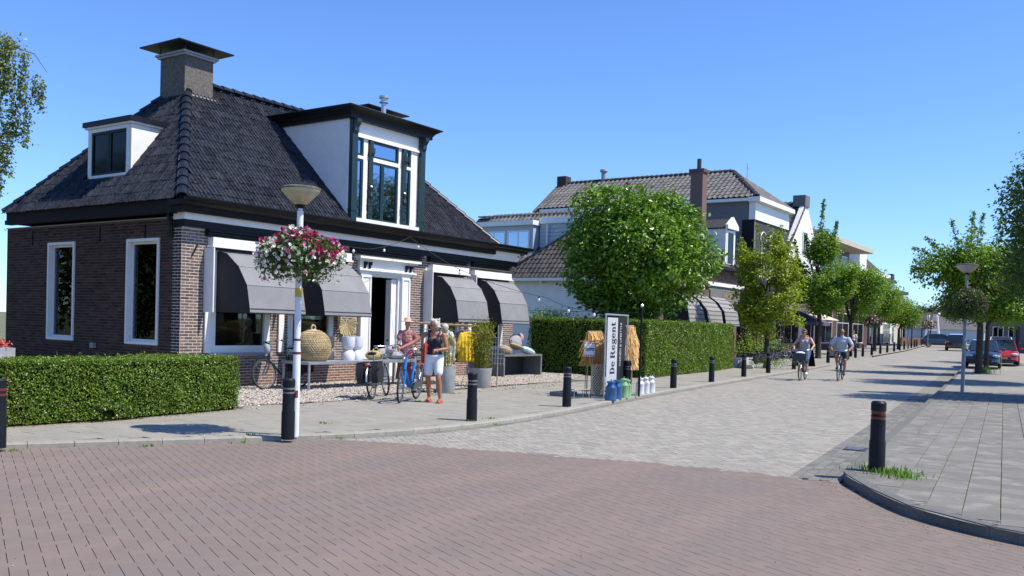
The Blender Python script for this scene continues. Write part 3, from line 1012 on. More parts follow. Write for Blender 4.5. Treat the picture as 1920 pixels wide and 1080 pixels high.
def lay_bricks(parent, axis, face, rows, mats, limit, H=.0665, proud=.003, full=.201, seed=1):
    rng = np.random.default_rng(seed)
    pos = [((a, face, z) if axis == 'X' else (face, a, z)) for a, z, l in rows]
    order = sorted(range(len(rows)), key=lambda i: cam_dist(*pos[i]))
    me = None
    n_obj = 0
    T = np.array([(-.5, -.5, -.5), (.5, -.5, -.5), (.5, .5, -.5), (-.5, .5, -.5), (-.5, -.5, .5), (.5, -.5, .5), (.5, .5, .5), (-.5, .5, .5)])
    if axis == 'X': Fq = np.array([(4, 5, 6, 7), (0, 3, 2, 1), (0, 1, 5, 4), (1, 2, 6, 5), (3, 0, 4, 7)])
    else: Fq = np.array([(4, 5, 6, 7), (0, 3, 2, 1), (3, 0, 4, 7), (0, 1, 5, 4), (2, 3, 7, 6)])
    h = H - .018
    big, cen = [], []
    for i in order:
        a, z, l = rows[i]
        d = proud * rng.uniform(.7, 1.3)
        if n_obj < limit and abs(l - full) < .004:
            if me is None:
                V = T * np.array([full, .03, h]) if axis == 'X' else T * np.array([.03, full, h])
                me = mesh_from('brick', V, Fq, mats)
            o = bpy.data.objects.new('brick', me)
            COL.objects.link(o)
            o.parent = parent
            w0 = wloc(parent)
            p = (a, face + .015 - d, z) if axis == 'X' else (face + .015 - d, a, z)
            o.location = Vector(p) - w0
            n_obj += 1
        else:
            big.append((l, .03, h) if axis == 'X' else (.03, l, h))
            cen.append((a, face + .015 - d, z) if axis == 'X' else (face + .015 - d, a, z))
    if cen:
        V = T[None] * np.array(big)[:, None, :] + np.array(cen)[:, None, :]
        F = Fq[None] + (np.arange(len(cen)) * 8)[:, None, None]
        o = link('brickwork', mesh_from('brickwork', V.reshape(-1, 3), F.reshape(-1, 4), mats), parent)
        tag(o, kind='stuff')

def tile_template(tw, tl, roll=.032, double=False):
    us = np.array([0, .14, .28, .38, .48, .62, .78, .88, .98, 1.04]) * tw
    hs = (np.array([.3, .05, .25, .95, .4, .05, .3, 1.0, .55, .25]) if double else np.array([.35, .1, 0, .05, .15, .4, .85, 1.0, .7, .3])) * roll
    V, F = [], []
    n = len(us)
    for v, lift in ((0, .013 if double else .026), (tl * 1.06, .0)):
        for u, h_ in zip(us, hs):
            V.append((u, v, h_ + lift))
    for u, h_ in zip(us, hs):
        V.append((u, 0.004, h_ + .004))
    for i in range(n - 1):
        F.append((i, i + 1, n + i + 1, n + i))
        F.append((2 * n + i, 2 * n + i + 1, i + 1, i))
    return np.array(V), np.array(F)

def tile_roof(parent, O, u, s, test, ulen, slen, tw, tl, mats, limit, seed=3, roll=.032, name='tile', double=False):
    """pan tiles on the plane through O spanned by u (along the eave) and s (up the slope)"""
    rng = np.random.default_rng(seed)
    O, u, s = Vector(O), Vector(u).normalized(), Vector(s).normalized()
    nrm = u.cross(s).normalized()
    T, Fq = tile_template(tw, tl, roll, double)
    T = T - np.array([0, 0, 0])
    spots = []
    for j in range(int(slen / tl) + 1):
        for i in range(int(ulen / tw) + 1):
            a, b = i * tw, j * tl
            if test(a + tw / 2, b + tl / 2):
                spots.append((a, b))
    def P(a, b): return O + u * a + s * b
    spots.sort(key=lambda t: cam_dist(*P(*t)))
    me = mesh_from(name, T, Fq, mats, smooth=False)
    w0 = wloc(parent)
    B = Matrix((u, s, nrm)).transposed()
    for a, b in spots[:limit]:
        o = bpy.data.objects.new(name, me)
        COL.objects.link(o)
        o.parent = parent
        M = (B @ Matrix.Rotation(rng.uniform(-.012, .012), 3, 'Z') @ Matrix.Rotation(rng.uniform(-.02, .02), 3, 'X')).to_4x4()
        M.translation = P(a, b) + nrm * rng.uniform(0, .005) + s * rng.normal(0, .004) - w0
        o.matrix_local = M
    rest = spots[limit:]
    if rest:
        A = np.array(rest)
        n = len(A)
        jit = rng.uniform(-.006, .006, n)
        loc = T[None] + np.stack([A[:, 0], A[:, 1], rng.uniform(0, .006, n)], -1)[:, None, :]
        loc[:, :, 2] += T[None, :, 1] * jit[:, None] * 2
        Bm = np.array([list(u), list(s), list(nrm)])
        V = loc.reshape(-1, 3) @ Bm + np.array(O)
        F = (Fq[None] + (np.arange(n) * len(T))[:, None, None]).reshape(-1, 4)
        o = link('tiling', mesh_from('tiling', V, F, mats), parent)
        tag(o, kind='stuff')

def ridge_caps(parent, A, B, mats, step=.34, r=.125, name='ridge_tile', up=None, objects=True):
    A, B = Vector(A), Vector(B)
    d = (B - A).normalized()
    L = (B - A).length
    n = max(1, int(L / step))
    V, F = [], []
    K = 9
    for v, rr in ((0, r), (step * 1.15, r * .84)):
        for k in range(K):
            t = math.pi * (k / (K - 1)) * 1.1 - .05 * math.pi
            V.append((rr * math.cos(t), v, rr * math.sin(t) * .8 + (0.018 if v == 0 else 0)))
    for k in range(K):
        t = math.pi * (k / (K - 1)) * 1.1 - .05 * math.pi
        V.append((r * .86 * math.cos(t), 0.003, r * .86 * math.sin(t) * .8))
    for k in range(K - 1):
        F.append((k, K + k, K + k + 1, k + 1))
        F.append((2 * K + k, k, k + 1, 2 * K + k + 1))
    me = mesh_from(name, V, F, mats, smooth=False)
    upv = Vector(up or (0, 0, 1))
    side = d.cross(upv).normalized()
    nz_ = side.cross(d).normalized()
    Bm = Matrix((side, d, nz_)).transposed()
    w0 = wloc(parent)
    if objects:
        for i in range(n):
            o = bpy.data.objects.new(name, me)
            COL.objects.link(o)
            o.parent = parent
            M = (Bm @ Matrix.Rotation(random.uniform(-.02, .02), 3, 'Z')).to_4x4()
            M.translation = A + d * (L / n) * i - w0
            o.matrix_local = M
    else:
        mb = MB()
        for i in range(n):
            M = Bm.to_4x4(); M.translation = A + d * (L / n) * i
            mb.M = M
            mb.add([v.co[:] for v in me.vertices], [tuple(p.vertices) for p in me.polygons])
        mb.M = None
        tag(mb.build('ridge_row', mats, parent), kind='stuff')

def text_mesh(s, size, mats, extrude=.002, name='lettering', bold=0.0, align='CENTER'):
    cu = bpy.data.curves.new('t', 'FONT')
    cu.body = s
    cu.size = size
    cu.extrude = extrude
    cu.offset = bold
    cu.align_x = align
    cu.align_y = 'CENTER'
    o = bpy.data.objects.new('t', cu)
    COL.objects.link(o)
    dg = bpy.context.evaluated_depsgraph_get()
    me = bpy.data.meshes.new_from_object(o.evaluated_get(dg))
    me.name = name
    bpy.data.objects.remove(o)
    bpy.data.curves.remove(cu)
    me.materials.clear()
    me.materials.append(MATS[mats])
    return me

# ------------------------------------------------------------------ the corner shop
X0, X1, YF, YB = 12.2, 24.95, 16.9, 24.15
ZW = 3.80
house = thing('corner_shop', 'low brown brick corner shop with black tiled hipped roof, white dormer and grey awnings', 'shop', (18.5, 20.2, 0))
FO = [(12.95, 14.66, .86, 3.28), (15.22, 16.74, .86, 3.28), (17.6, 19.62, -.1, 3.40), (20.36, 22.02, .86, 3.28), (22.62, 24.34, .86, 3.28)]
SO = [(17.66, 18.87, 1.0, 3.36), (20.98, 22.16, 1.0, 3.37)]
wf = MB()
wall_boxes(wf, 'X', YF, .3, X0, X1, 0, ZW, FO)
wall_f = wf.build('wall', 'mortar', house)
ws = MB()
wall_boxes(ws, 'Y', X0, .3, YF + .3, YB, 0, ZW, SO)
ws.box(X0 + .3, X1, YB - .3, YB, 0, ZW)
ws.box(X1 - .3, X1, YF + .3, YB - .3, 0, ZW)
wall_s = ws.build('wall', 'mortar_shaded', house)
rows = brick_rows('X', YF, X0 + .002, X1, .02, 3.60, FO)
lay_bricks(wall_f, 'X', YF, [r for r in rows if r[1] > .56], 'brick_dark', 200, seed=4)
lay_bricks(wall_f, 'X', YF, [r for r in rows if r[1] <= .56], 'brick_red', 90, seed=5)
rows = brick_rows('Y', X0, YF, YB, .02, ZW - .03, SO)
lay_bricks(wall_s, 'Y', X0, rows, 'brick_shaded', 290, seed=6)
# little wall anchors on the side wall
for y in (19.95, 22.9, 18.2):
    MB().cbox((X0 - .018, y, 3.50), (.02, .03, .34)).build('wall_anchor', 'black_paint', wall_s)
MB().cbox((12.52, YF - .022, 3.10), (.03, .02, .28), rot=Matrix.Rotation(.5, 3, 'Y')).build('wall_anchor', 'black_paint', wall_f)
MB().box(X0 - .09, X0 - .012, 20.02, 20.16, .86, .98).build('vent_box', 'lead', wall_s)
# dark interior with a floor
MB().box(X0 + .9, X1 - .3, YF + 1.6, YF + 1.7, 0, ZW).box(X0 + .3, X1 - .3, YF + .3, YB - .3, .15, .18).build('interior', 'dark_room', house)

def frame_ring(mb, axis, face, depth, a0, a1, z0, z1, w, mi=0, wb=None):
    wb = w if wb is None else wb
    for p, q, s, e in ((a0, a0 + w, z0, z1), (a1 - w, a1, z0, z1), (a0 + w, a1 - w, z1 - w, z1), (a0 + w, a1 - w, z0, z0 + wb)):
        if axis == 'X': mb.box(p, q, face, face + depth, s, e, mi)
        else: mb.box(face, face + depth, p, q, s, e, mi)

def window_x(parent, a0, a1, z0, z1, face, w=.07, depth=.12, frame='white_paint', glass='shop_glass', bars=(), pane_in=.06, name='window'):
    mb = MB()
    frame_ring(mb, 'X', face, depth, a0, a1, z0, z1, w)
    f = mb.build(name, frame, parent)
    if not bars:
        cells_ = [(a0 + w, a1 - w, z0 + w, z1 - w)]
    else:
        cells_ = bars
    for p, q, s, e in cells_:
        MB().box(p - .003, q + .003, face + pane_in, face + pane_in + .012, s - .003, e + .003).build('pane', glass, f)
    return f

# tall side windows (facing the hedge)
for a0, a1, z0, z1 in SO:
    mb = MB()
    frame_ring(mb, 'Y', X0 - .035, .10, a0, a1, z0, z1, .065)
    f = mb.build('window', 'white_paint', house)
    mb = MB()
    frame_ring(mb, 'Y', X0 + .07, .05, a0 + .065, a1 - .065, z0 + .065, z1 - .065, .05)
    mb.build('sash', 'white_paint', f)
    MB().box(X0 + .10, X0 + .112, a0 + .11, a1 - .11, z0 + .11, z1 - .11).build('pane', 'shop_glass', f)
# seen through the glass edge: a white board for the pale inner reveal
    MB().box(X0 + .16, X0 + .19, a1 - .42, a1 - .08, z0 + .05, z1 - .05).build('reveal_panel', 'cloth_white', f)

# shop windows under the awnings
for k, (a0, a1, z0, z1) in enumerate([FO[0], FO[1], FO[3], FO[4]]):
    f = window_x(house, a0, a1, z0, z1, YF - .01, w=.16 if k < 2 else .12, depth=.12)
    MB().box(a0 - .05, a1 + .05, YF - .07, YF - .012, z0 - .08, z0 - .002).build('sill', 'lead', f)

# a partition and a few things standing behind the glass
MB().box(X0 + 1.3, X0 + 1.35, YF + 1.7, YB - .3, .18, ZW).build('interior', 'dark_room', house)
for nm, cat_, lab, m_, prof, c in (('vase', 'vase', 'white vase standing inside behind the nearer tall side window', 'ceramic_white', [(.06, 0), (.10, .08), (.09, .16), (.04, .22), (.05, .26)], (X0 + .55, 18.1, 1.02)),
                        ('bowl', 'bowl', 'pale bowl standing inside behind the nearer tall side window', 'lead', [(.05, 0), (.14, .08), (.17, .13)], (X0 + .60, 18.45, 1.02)),
                        ('floor_lamp', 'lamp', 'dark floor lamp standing inside behind the first shop window', 'wood_brown', [(.12, 0), (.02, .03), (.02, .7), (.16, .72), (.10, 1.0)], (13.6, YF + .9, .95)),
                        ('jug', 'jug', 'tall grey jug inside behind the third shop window', 'concrete', [(.10, 0), (.16, .2), (.10, .45), (.12, .5)], (21.2, YF + .7, .9))):
    o = MB().lathe(prof, c, 16).build(nm, m_)
    smooth_by_angle(o, 50)
    tag(o, lab, cat_)
MB().box(X0 + .35, X0 + .85, 17.6, 19.0, .96, 1.0).build('shelf', 'wood_brown', house)
MB().box(13.0, 16.6, YF + .45, YF + 1.2, .86, .90).build('shelf', 'wood_brown', house)
MB().box(20.5, 24.2, YF + .45, YF + 1.2, .84, .88).build('shelf', 'wood_brown', house)
# awnings -----------------------------------------------------------------------------
def awning(a0, a1, prof, parent, cloth='awning_cloth', side='awning_side', face=YF, zoff=0):
    P = [(face - d, z + zoff) for d, z in prof]
    aw = MB()
    n = len(P)
    V, F = [], []
    for a in (a0, a1):
        for y, z in P: V.append((a, y, z))
    for i in range(n - 1): F.append((i, i + 1, n + i + 1, n + i))
    for a in (a0, a1):
        for y, z in P: V.append((a, y + .012, z - .012))
    for i in range(n - 1): F.append((2 * n + i, 3 * n + i, 3 * n + i + 1, 2 * n + i + 1))
    F.append((n - 1, 3 * n - 1, 4 * n - 1, 2 * n - 1))
    aw.add(V, F)
    o = aw.build('awning', cloth, parent)
    for a, s in ((a0, 1), (a1, -1)):
        mb = MB()
        pts = [(a + s * .004, face - .01, P[-1][1])] + [(a + s * .004, y + .008, z - .012) for y, z in P]
        mb.prism(pts, (s * .008, 0, 0))
        mb.build('side_cloth', side, o)
    # ribs across at every fold and the hem rail
    mb = MB()
    for y, z in P[1:-1]:
        mb.tube([(a0 - .004, y - .004, z + .004), (a1 + .004, y - .004, z + .004)], .008, 5)
    mb.build('fold_seam', 'lead', o)
    mb = MB()
    y, z = P[-1]
    mb.box(a0 + .01, a1 - .01, y - .006, y + .016, z + .09, z + .10)
    mb.tube([(a0, y + .01, z), (a1, y + .01, z)], .016, 6)
    mb.build('hem_rail', side, o)
    return o
PA = [(0, 3.13), (.34, 3.07), (.74, 2.78), (1.03, 2.37), (1.14, 1.86), (1.15, 1.77)]
PB = [(0, 3.07), (.38, 3.0), (.70, 2.72), (.92, 2.33), (1.02, 1.80), (1.03, 1.71)]
for a0, a1, pr in ((13.12, 14.72, PA), (15.33, 16.93, PA), (20.66, 22.16, PB), (22.84, 24.36, PB)):
    awning(a0, a1, pr, house)
# white box rails above the awnings, their side boards and the black rails over them
for a0, a1, z in ((12.86, 14.98, 3.19), (15.08, 17.15, 3.17), (20.46, 22.2, 3.13), (22.5, 24.5, 3.10)):
    b = MB().box(a0, a1, YF - .20, YF - .013, z + .04, z + .22).box(a0 - .03, a1 + .03, YF - .235, YF - .013, z, z + .042).build('awning_box', 'white_paint', house)
    MB().box(a0 + .1, a1 - .1, YF - .17, YF - .05, z - .05, z - .001).build('awning_slot', 'black_paint', b)
for a0, z0 in ((12.70, 1.76), (14.80, 1.9), (20.22, 1.66), (22.32, 1.66)):
    MB().box(a0 + .07, a0 + .10, YF - .34, YF - .012, z0, 3.17).build('side_board', 'white_paint', house)
    MB().box(a0 + .10, a0 + .26, YF - .06, YF - .012, .86, 3.17).build('casing', 'white_paint', house)
for a0, a1 in ((12.78, 15.0), (17.25, 20.1), (20.4, 22.3), (22.5, 24.55)):
    MB().box(a0, a1, YF - .13, YF - .012, 3.47, 3.51).box(a0, a1, YF - .10, YF - .012, 3.425, 3.45).box(a0, a1, YF - .16, YF - .012, 3.53, 3.575).build('black_rail', 'black_paint', house)

# cornice: dark band, white fascia, black box gutter -----------------------------------------
MB().box(X0 - .02, X1 - .0, YF - .10, YF + .25, 3.585, 3.735).build('dark_band', 'black_paint', house)
MB().box(X0 - .04, X1 - .04, YF - .13, YF + .25, 3.738, 3.94).box(X0 - .07, X1 + .0, YF - .20, YF + .25, 3.94, 4.0).build('fascia', 'white_paint', house)
g = MB()
pf = [(YF - .16, 4.003), (YF - .34, 4.02), (YF - .40, 4.08), (YF - .56, 4.10), (YF - .60, 4.16), (YF - .60, 4.185), (YF - .52, 4.185), (YF - .50, 4.12), (YF - .20, 4.12), (YF + .1, 4.12), (YF + .1, 4.003)]
g.prism([(X0 - .30, y, z) for y, z in pf], (X1 - X0 + .52, 0, 0))
g.build('gutter', 'black_paint', house)
g = MB()
g.box(X0 - .20, X0 - .03, YF + .12, YB - .25, 3.86, 3.97)
g.build('gutter', 'black_paint', house)
MB().box(X0 - .03, X0 - .002, YF + .26, YB, 3.775, 3.80).build('trim_strip', 'kerb_pale', house)
MB().tube([(X0 - .09, 17.28, 3.9), (X0 - .06, 17.2, 3.6), (X0 - .06, 17.2, 3.35)], .045, 8).build('downpipe', 'black_paint', house)

# door surround --------------------------------------------------------------------------------
DY = YF
door = MB()
door.box(17.62, 18.02, DY - .09, DY + .05, .1, 2.93)
door.box(19.24, 19.60, DY - .09, DY + .05, .1, 2.93)
door.box(17.56, 19.72, DY - .10, DY + .05, 2.93, 3.0)
door.box(17.50, 19.80, DY - .16, DY + .05, 3.0, 3.045)
door.box(17.58, 19.72, DY - .09, DY + .05, 3.045, 3.27)
door.box(17.50, 19.84, DY - .17, DY + .05, 3.27, 3.31)
door.box(17.44, 19.90, DY - .24, DY + .05, 3.31, 3.37)
door_s = door.build('door_surround', 'white_paint', house)
for a0, a1 in ((17.68, 17.96), (19.30, 19.54)):
    mb = MB()
    frame_ring(mb, 'X', DY - .115, .03, a0 - .05, a1 + .05, .22, 2.88, .05)
    mb.build('pilaster_panel', 'white_paint', door_s)
for x in (17.74, 17.92, 19.40, 19.58):
    mb = MB()
    mb.prism([(x - .03, DY - .10, 3.235), (x - .03, DY - .20, 3.235), (x - .03, DY - .19, 3.17), (x - .03, DY - .14, 3.12), (x - .03, DY - .13, 3.06), (x - .03, DY - .10, 3.05)], (.06, 0, 0))
    mb.build('bracket', 'black_paint', door_s)
mb = MB()
frame_ring(mb, 'X', DY - .03, .14, 18.02, 19.24, .1, 2.93, .07, wb=.01)
door_f = mb.build('door_frame', 'white_paint', house)
# the open door leaf seen edge on, folded back into the passage
MB().box(18.94, 18.99, DY + .02, DY + .22, .15, 2.82).build('door_leaf', 'white_paint', door_f)
MB().box(18.99, 19.16, DY + .03, DY + .07, .15, 2.84).build('side_light', 'white_paint', door_f)
MB().ball((18.93, DY + .10, 1.15), .03, 8).build('door_knob', 'black_paint', door_f)
MB().box(17.5, 19.8, DY - .45, DY - .1, 0, .14).build('doorstep', 'concrete', wall_f)

# roof ------------------------------------------------------------------------------------------
RY, RZ, E = 20.2, 7.65, 4.14
ey0, ey1 = 16.62, 23.85
ex0, ex1 = 11.98, 23.6
ax, bx_ = 14.66, 20.88
roof = MB()
Vr = [(ex0, ey0, E), (ex1, ey0, E), (ex1, ey1, E), (ex0, ey1, E), (ax, RY, RZ), (bx_, RY, RZ)]
roof.add(Vr, [(0, 1, 5, 4), (1, 2, 5), (2, 3, 4, 5), (3, 0, 4), (3, 2, 1, 0)])
roof.box(23.55, X1 + .1, ey0 + .2, ey1, E - .14, E + .02)
roof.box(ex0 + .01, 23.5, ey0 + .02, ey1 - .05, E - .26, E - .001)
roof_o = roof.build('roof', 'tile_bed', house)
sfl = math.hypot(RY - ey0, RZ - E)
s_front = Vector((0, RY - ey0, RZ - E)).normalized()
s_left = Vector((ax - ex0, 0, RZ - E)).normalized()
sll = math.hypot(ax - ex0, RZ - E)
def test_front(a, b):
    t = b / sfl
    x = ex0 + a
    if not (ex0 + (ax - ex0) * t - .02 < x < ex1 + (bx_ - ex1) * t + .02) or t > .995: return False
    if 17.0 < x < 20.0 and t < .86: return False
    return True
tile_roof(roof_o, Vector((ex0, ey0 - .05, E - .045)) + Vector((0, -.02, .03)), (1, 0, 0), s_front, test_front, ex1 - ex0, sfl, .22, .305, 'tile_black', 300, seed=8, roll=.038, double=True)
def test_left(a, b):
    t = b / sll
    y = ey1 - a
    if not (ey0 + (RY - ey0) * t - .02 < y < ey1 + (RY - ey1) * t + .02) or t > .99: return False
    z = E + t * (RZ - E)
    if 19.42 < y < 21.2 and 4.85 < z < 6.15: return False
    return True
tile_roof(roof_o, Vector((ex0 - .05, ey1, E - .045)) + Vector((-.02, 0, .03)), (0, -1, 0), s_left, test_left, ey1 - ey0, sll, .22, .305, 'tile_black', 200, seed=9, roll=.038, double=True)
ridge_caps(roof_o, (ex0, ey0, E + .03), (ax, RY, RZ + .04), 'tile_cap')
ridge_caps(roof_o, (ex0, ey1, E + .03), (ax, RY, RZ + .04), 'tile_cap')
ridge_caps(roof_o, (ex1, ey0, E + .03), (bx_, RY, RZ + .04), 'tile_cap')
ridge_caps(roof_o, (ax, RY, RZ + .04), (bx_, RY, RZ + .04), 'tile_cap')

# chimneys
def chimney(x0, x1, y0, y1, z0, z1, cap, lean=0, capz=.16):
    c = MB().box(x0, x1, y0, y1, z0, z1).build('chimney', 'chimney_render', house)
    MB().box(x0 - .06, x1 + .06, y0 - .06, y1 + .06, z1, z1 + .05).box(x0 - .10, x1 + .10, y0 - .10, y1 + .10, z1 + .05, z1 + .10).build('chimney_rim', 'lead', c)
    mb = MB()
    for x in (x0, x1):
        for y in (y0, y1):
            mb.tube([(x, y, z1 + .1), (x, y, z1 + .1 + capz)], .018, 5)
    mb.build('cap_leg', 'steel_dark', c)
    cxm, cym = (x0 + x1) / 2, (y0 + y1) / 2
    hx, hy = cap
    zc = z1 + .1 + capz
    V = [(cxm - hx, cym - hy, zc), (cxm + hx, cym - hy, zc), (cxm + hx, cym + hy, zc), (cxm - hx, cym + hy, zc), (cxm, cym, zc + .24)]
    V += [(x, y, z - .03) for x, y, z in V[:4]]
    MB().add(V, [(0, 1, 4), (1, 2, 4), (2, 3, 4), (3, 0, 4), (5, 6, 1, 0), (6, 7, 2, 1), (7, 8, 3, 2), (8, 5, 0, 3), (8, 7, 6, 5)]).build('chimney_cap', 'black_paint', c)
    # lead apron
    MB().box(x0 - .05, x1 + .05, y0 - .07, y0 - .003, z0 + .25, z0 + .62).build('flashing', 'lead', c)
    return c
chimney(14.22, 15.06, 19.72, 20.72, 6.6, 8.18, (.82, .82))
chimney(21.0, 22.1, 19.9, 20.7, 6.4, 8.06, (.95, .8))
fl = MB().tube([(20.72, 19.0, 6.9), (20.72, 19.0, 8.28)], .075, 12).lathe([(.10, 8.28), (.14, 8.30), (.14, 8.33), (.09, 8.34), (.09, 8.42), (.15, 8.44), (.15, 8.50), (.04, 8.53)], (20.72, 19.0, 0), 14).build('flue_pipe', 'galvanised', roof_o)
smooth_by_angle(fl)

# big front dormer -------------------------------------------------------------------------------
dorm = MB()
ytop = lambda z: ey0 + (z - E) / (RZ - E) * (RY - ey0)
DX0, DX1, DYF = 17.10, 19.98, 16.80
for x0, x1 in ((DX0 - .08, DX0 + .02), (DX1 - .02, DX1 + .08)):
    z0, z1 = 4.22, 6.86
    cheek = MB().prism([(x0, DYF, z0), (x0, DYF, z1), (x0, ytop(z1) + .15, z1), (x0, ytop(z0) + .1, z0)], (x1 - x0, 0, 0))
    if x0 < DX0: dormer = cheek.build('dormer', 'white_stucco', house)
    else: cheek.build('cheek', 'white_stucco', dormer)
# slab roof
mb = MB()
mb.box(DX0 - .16, 20.22, DYF - .16, 19.6, 6.862, 6.95)
mb.build('dormer_soffit', 'black_paint', dormer)
mb = MB()
pf = [(6.952, .16), (7.02, .20), (7.09, .30), (7.12, .36), (7.15, .36)]
V, F = [], []
for z, o_ in pf:
    V += [(DX0 - o_ - .02, DYF - o_, z), (20.08 + o_, DYF - o_, z), (20.08 + o_, 19.75, z), (DX0 - o_ - .02, 19.75, z)]
for i in range(len(pf) - 1):
    for k in range(4):
        j = (k + 1) % 4
        F.append((i * 4 + k, i * 4 + j, i * 4 + 4 + j, i * 4 + 4 + k))
F += [(3, 2, 1, 0), tuple(len(pf) * 4 - 4 + k for k in range(4))]
mb.add(V, F)
mb.build('dormer_roof', 'black_paint', dormer)
MB().box(DX0 - .36, 20.42, DYF - .34, 19.7, 7.1505, 7.16).build('roof_felt', 'lead', dormer)
# window wall
mb = MB()
mb.box(17.28, 19.80, DYF, DYF + .08, 6.50, 6.86)                 # frieze
mb.box(17.26, 19.82, DYF - .06, DYF - .001, 6.44, 6.50)
mb.box(17.26, 19.82, DYF - .10, DYF + .08, 4.22, 4.34)           # sill board
for a0, a1, z0, z1 in ((17.26, 17.32, 4.34, 6.44), (17.60, 17.76, 4.34, 6.44), (18.98, 19.14, 4.34, 6.44), (19.50, 19.80, 4.34, 6.44),
                       (17.32, 17.60, 5.90, 5.98), (17.76, 18.98, 5.90, 6.0), (19.14, 19.50, 5.90, 5.98)):
    mb.box(a0, a1, DYF, DYF + .08, z0, z1)
mb.build('dormer_frame', 'white_paint', dormer)
mb = MB()
wins = [(17.32, 17.60, 4.34, 5.90), (17.32, 17.60, 5.98, 6.44), (17.76, 18.37, 4.34, 5.90), (18.37, 18.98, 4.34, 5.90), (17.76, 18.98, 6.0, 6.44), (19.14, 19.50, 4.34, 5.90), (19.14, 19.50, 5.98, 6.44)]
for a0, a1, z0, z1 in wins:
    w_ = MB()
    frame_ring(w_, 'X', DYF + .02, .05, a0 + .002, a1 - .002, z0 + .002, z1 - .002, .055)
    f = w_.build('casement', 'green_black_paint', house)
    MB().box(a0 + .05, a1 - .05, DYF + .05, DYF + .06, z0 + .05, z1 - .05).build('pane', 'sky_glass', f)
for k, (a0, a1) in enumerate(((17.06, 17.26), (17.78, 17.90), (19.10, 19.24), (19.80, 19.98))):
    wide = k in (0, 3)
    top = 6.86 if wide else 6.44
    dpt = .12 if wide else .07
    mb = MB()
    mb.box(a0, a1, DYF - dpt, DYF - .003, 4.20, top)
    mb.box(a0 - .02, a1 + .02, DYF - dpt - .02, DYF - .003, 4.50, 4.54)
    if wide:
        mb.prism([(a0 + .02, DYF - dpt, 6.86), (a0 + .02, DYF - .26, 6.86), (a0 + .02, DYF - .25, 6.76), (a0 + .02, DYF - .17, 6.66), (a0 + .02, DYF - .17, 6.55), (a0 + .02, DYF - dpt, 6.48)], (a1 - a0 - .04, 0, 0))
    else:
        mb.box(a0 - .015, a1 + .015, DYF - .09, DYF - .003, 4.72, 4.76)
        mb.box(a0 - .015, a1 + .015, DYF - .09, DYF - .003, 4.82, 4.86)
        mb.prism([(a0, DYF - .07, 6.25), (a0, DYF - .13, 6.22), (a0, DYF - .13, 6.10), (a0, DYF - .07, 6.0)], (a1 - a0, 0, 0))
        mb.lathe([(.06, 0), (.08, .06), (.05, .16), (.075, .3), (.05, .34)], ((a0 + a1) / 2, DYF - .055, 4.9), 8)
    mb.build('dormer_post', 'green_black_paint', dormer)
# lead along the dormer foot
mb = MB()
for x in (DX0 - .14, DX1 + .085):
    mb.prism([(x, ytop(4.2) - .02, 4.24), (x, ytop(6.7), 6.80), (x, ytop(6.7) + .04, 6.72), (x, ytop(4.2) + .1, 4.2)], (.055, 0, 0))
mb.build('flashing', 'tile_cap', dormer)

# small side dormer
d2 = MB()
SX = 12.60
xt = lambda z: ex0 + (z - E) / (RZ - E) * (ax - ex0)
for y0, y1 in ((19.42, 19.50), (21.12, 21.20)):
    cheek = MB().prism([(SX, y0, 4.9), (SX, y0, 6.12), (xt(6.12) + .12, y0, 6.12), (xt(4.9) + .05, y0, 4.9)], (0, y1 - y0, 0))
    if y0 < 20: small = cheek.build('side_dormer', 'white_paint', house)
    else: cheek.build('cheek', 'white_paint', small)
mb = MB()
mb.box(SX - .10, 13.75, 19.32, 21.30, 6.17, 6.29)
mb.build('dormer_roof', 'black_paint', small)
MB().box(SX - .06, 13.6, 19.36, 21.26, 6.122, 6.168).build('dormer_soffit', 'white_paint', small)
mb = MB()
frame_ring(mb, 'Y', SX - .02, .06, 19.50, 21.12, 4.90, 6.12, .09)
mb.build('dormer_frame', 'white_paint', small)
for a0, a1 in ((19.59, 20.30), (20.32, 21.03)):
    mb = MB()
    frame_ring(mb, 'Y', SX + .0, .05, a0, a1, 4.99, 6.03, .06)
    f = mb.build('casement', 'black_paint', house)
    MB().box(SX + .025, SX + .035, a0 + .05, a1 - .05, 5.04, 5.98).build('pane', 'window_glass', f)
MB().box(SX - .12, SX - .025, 19.36, 21.28, 4.80, 4.89).build('flashing', 'lead', small)
mb = MB()
mb.prism([(SX - .05, 19.33, 4.84), (xt(6.1) + .02, 19.33, 6.12), (xt(6.1) + .14, 19.33, 6.10), (SX + .12, 19.33, 4.84)], (0, .085, 0))
mb.build('flashing', 'lead', small)
# ------------------------------------------------------------------ foliage
def leaf_quads(C, size, rng, nrm=None, spread=.9, droop=0.0, aspect=.62):
    """one rhombic leaf per centre; nrm (n,3) biases the leaf normals"""
    n = len(C)
    size = np.broadcast_to(np.asarray(size, float), (n,)) * rng.uniform(.65, 1.3, n)
    N = rng.normal(0, 1, (n, 3))
    N /= np.linalg.norm(N, axis=1, keepdims=True)
    if nrm is not None:
        N = N * spread + nrm
        N /= np.linalg.norm(N, axis=1, keepdims=True) + 1e-9
    T = rng.normal(0, 1, (n, 3))
    T[:, 2] -= droop
    T -= N * (T * N).sum(1, keepdims=True)
    T /= np.linalg.norm(T, axis=1, keepdims=True) + 1e-9
    B = np.cross(N, T)
    h = size[:, None] / 2
    fold = N * h * .25
    V = np.stack([C - T * h, C + B * h * aspect + fold, C + T * h, C - B * h * aspect + fold], 1).reshape(-1, 3)
    F = np.arange(n * 4).reshape(n, 4)
    return V, F

def leaf_object(name, C, size, mats, parent, seed=0, **kw):
    rng = np.random.default_rng(seed)
    V, F = leaf_quads(np.asarray(C, float), size, rng, **kw)
    me = mesh_from(name, V, F, mats)
    return link(name, me, parent)

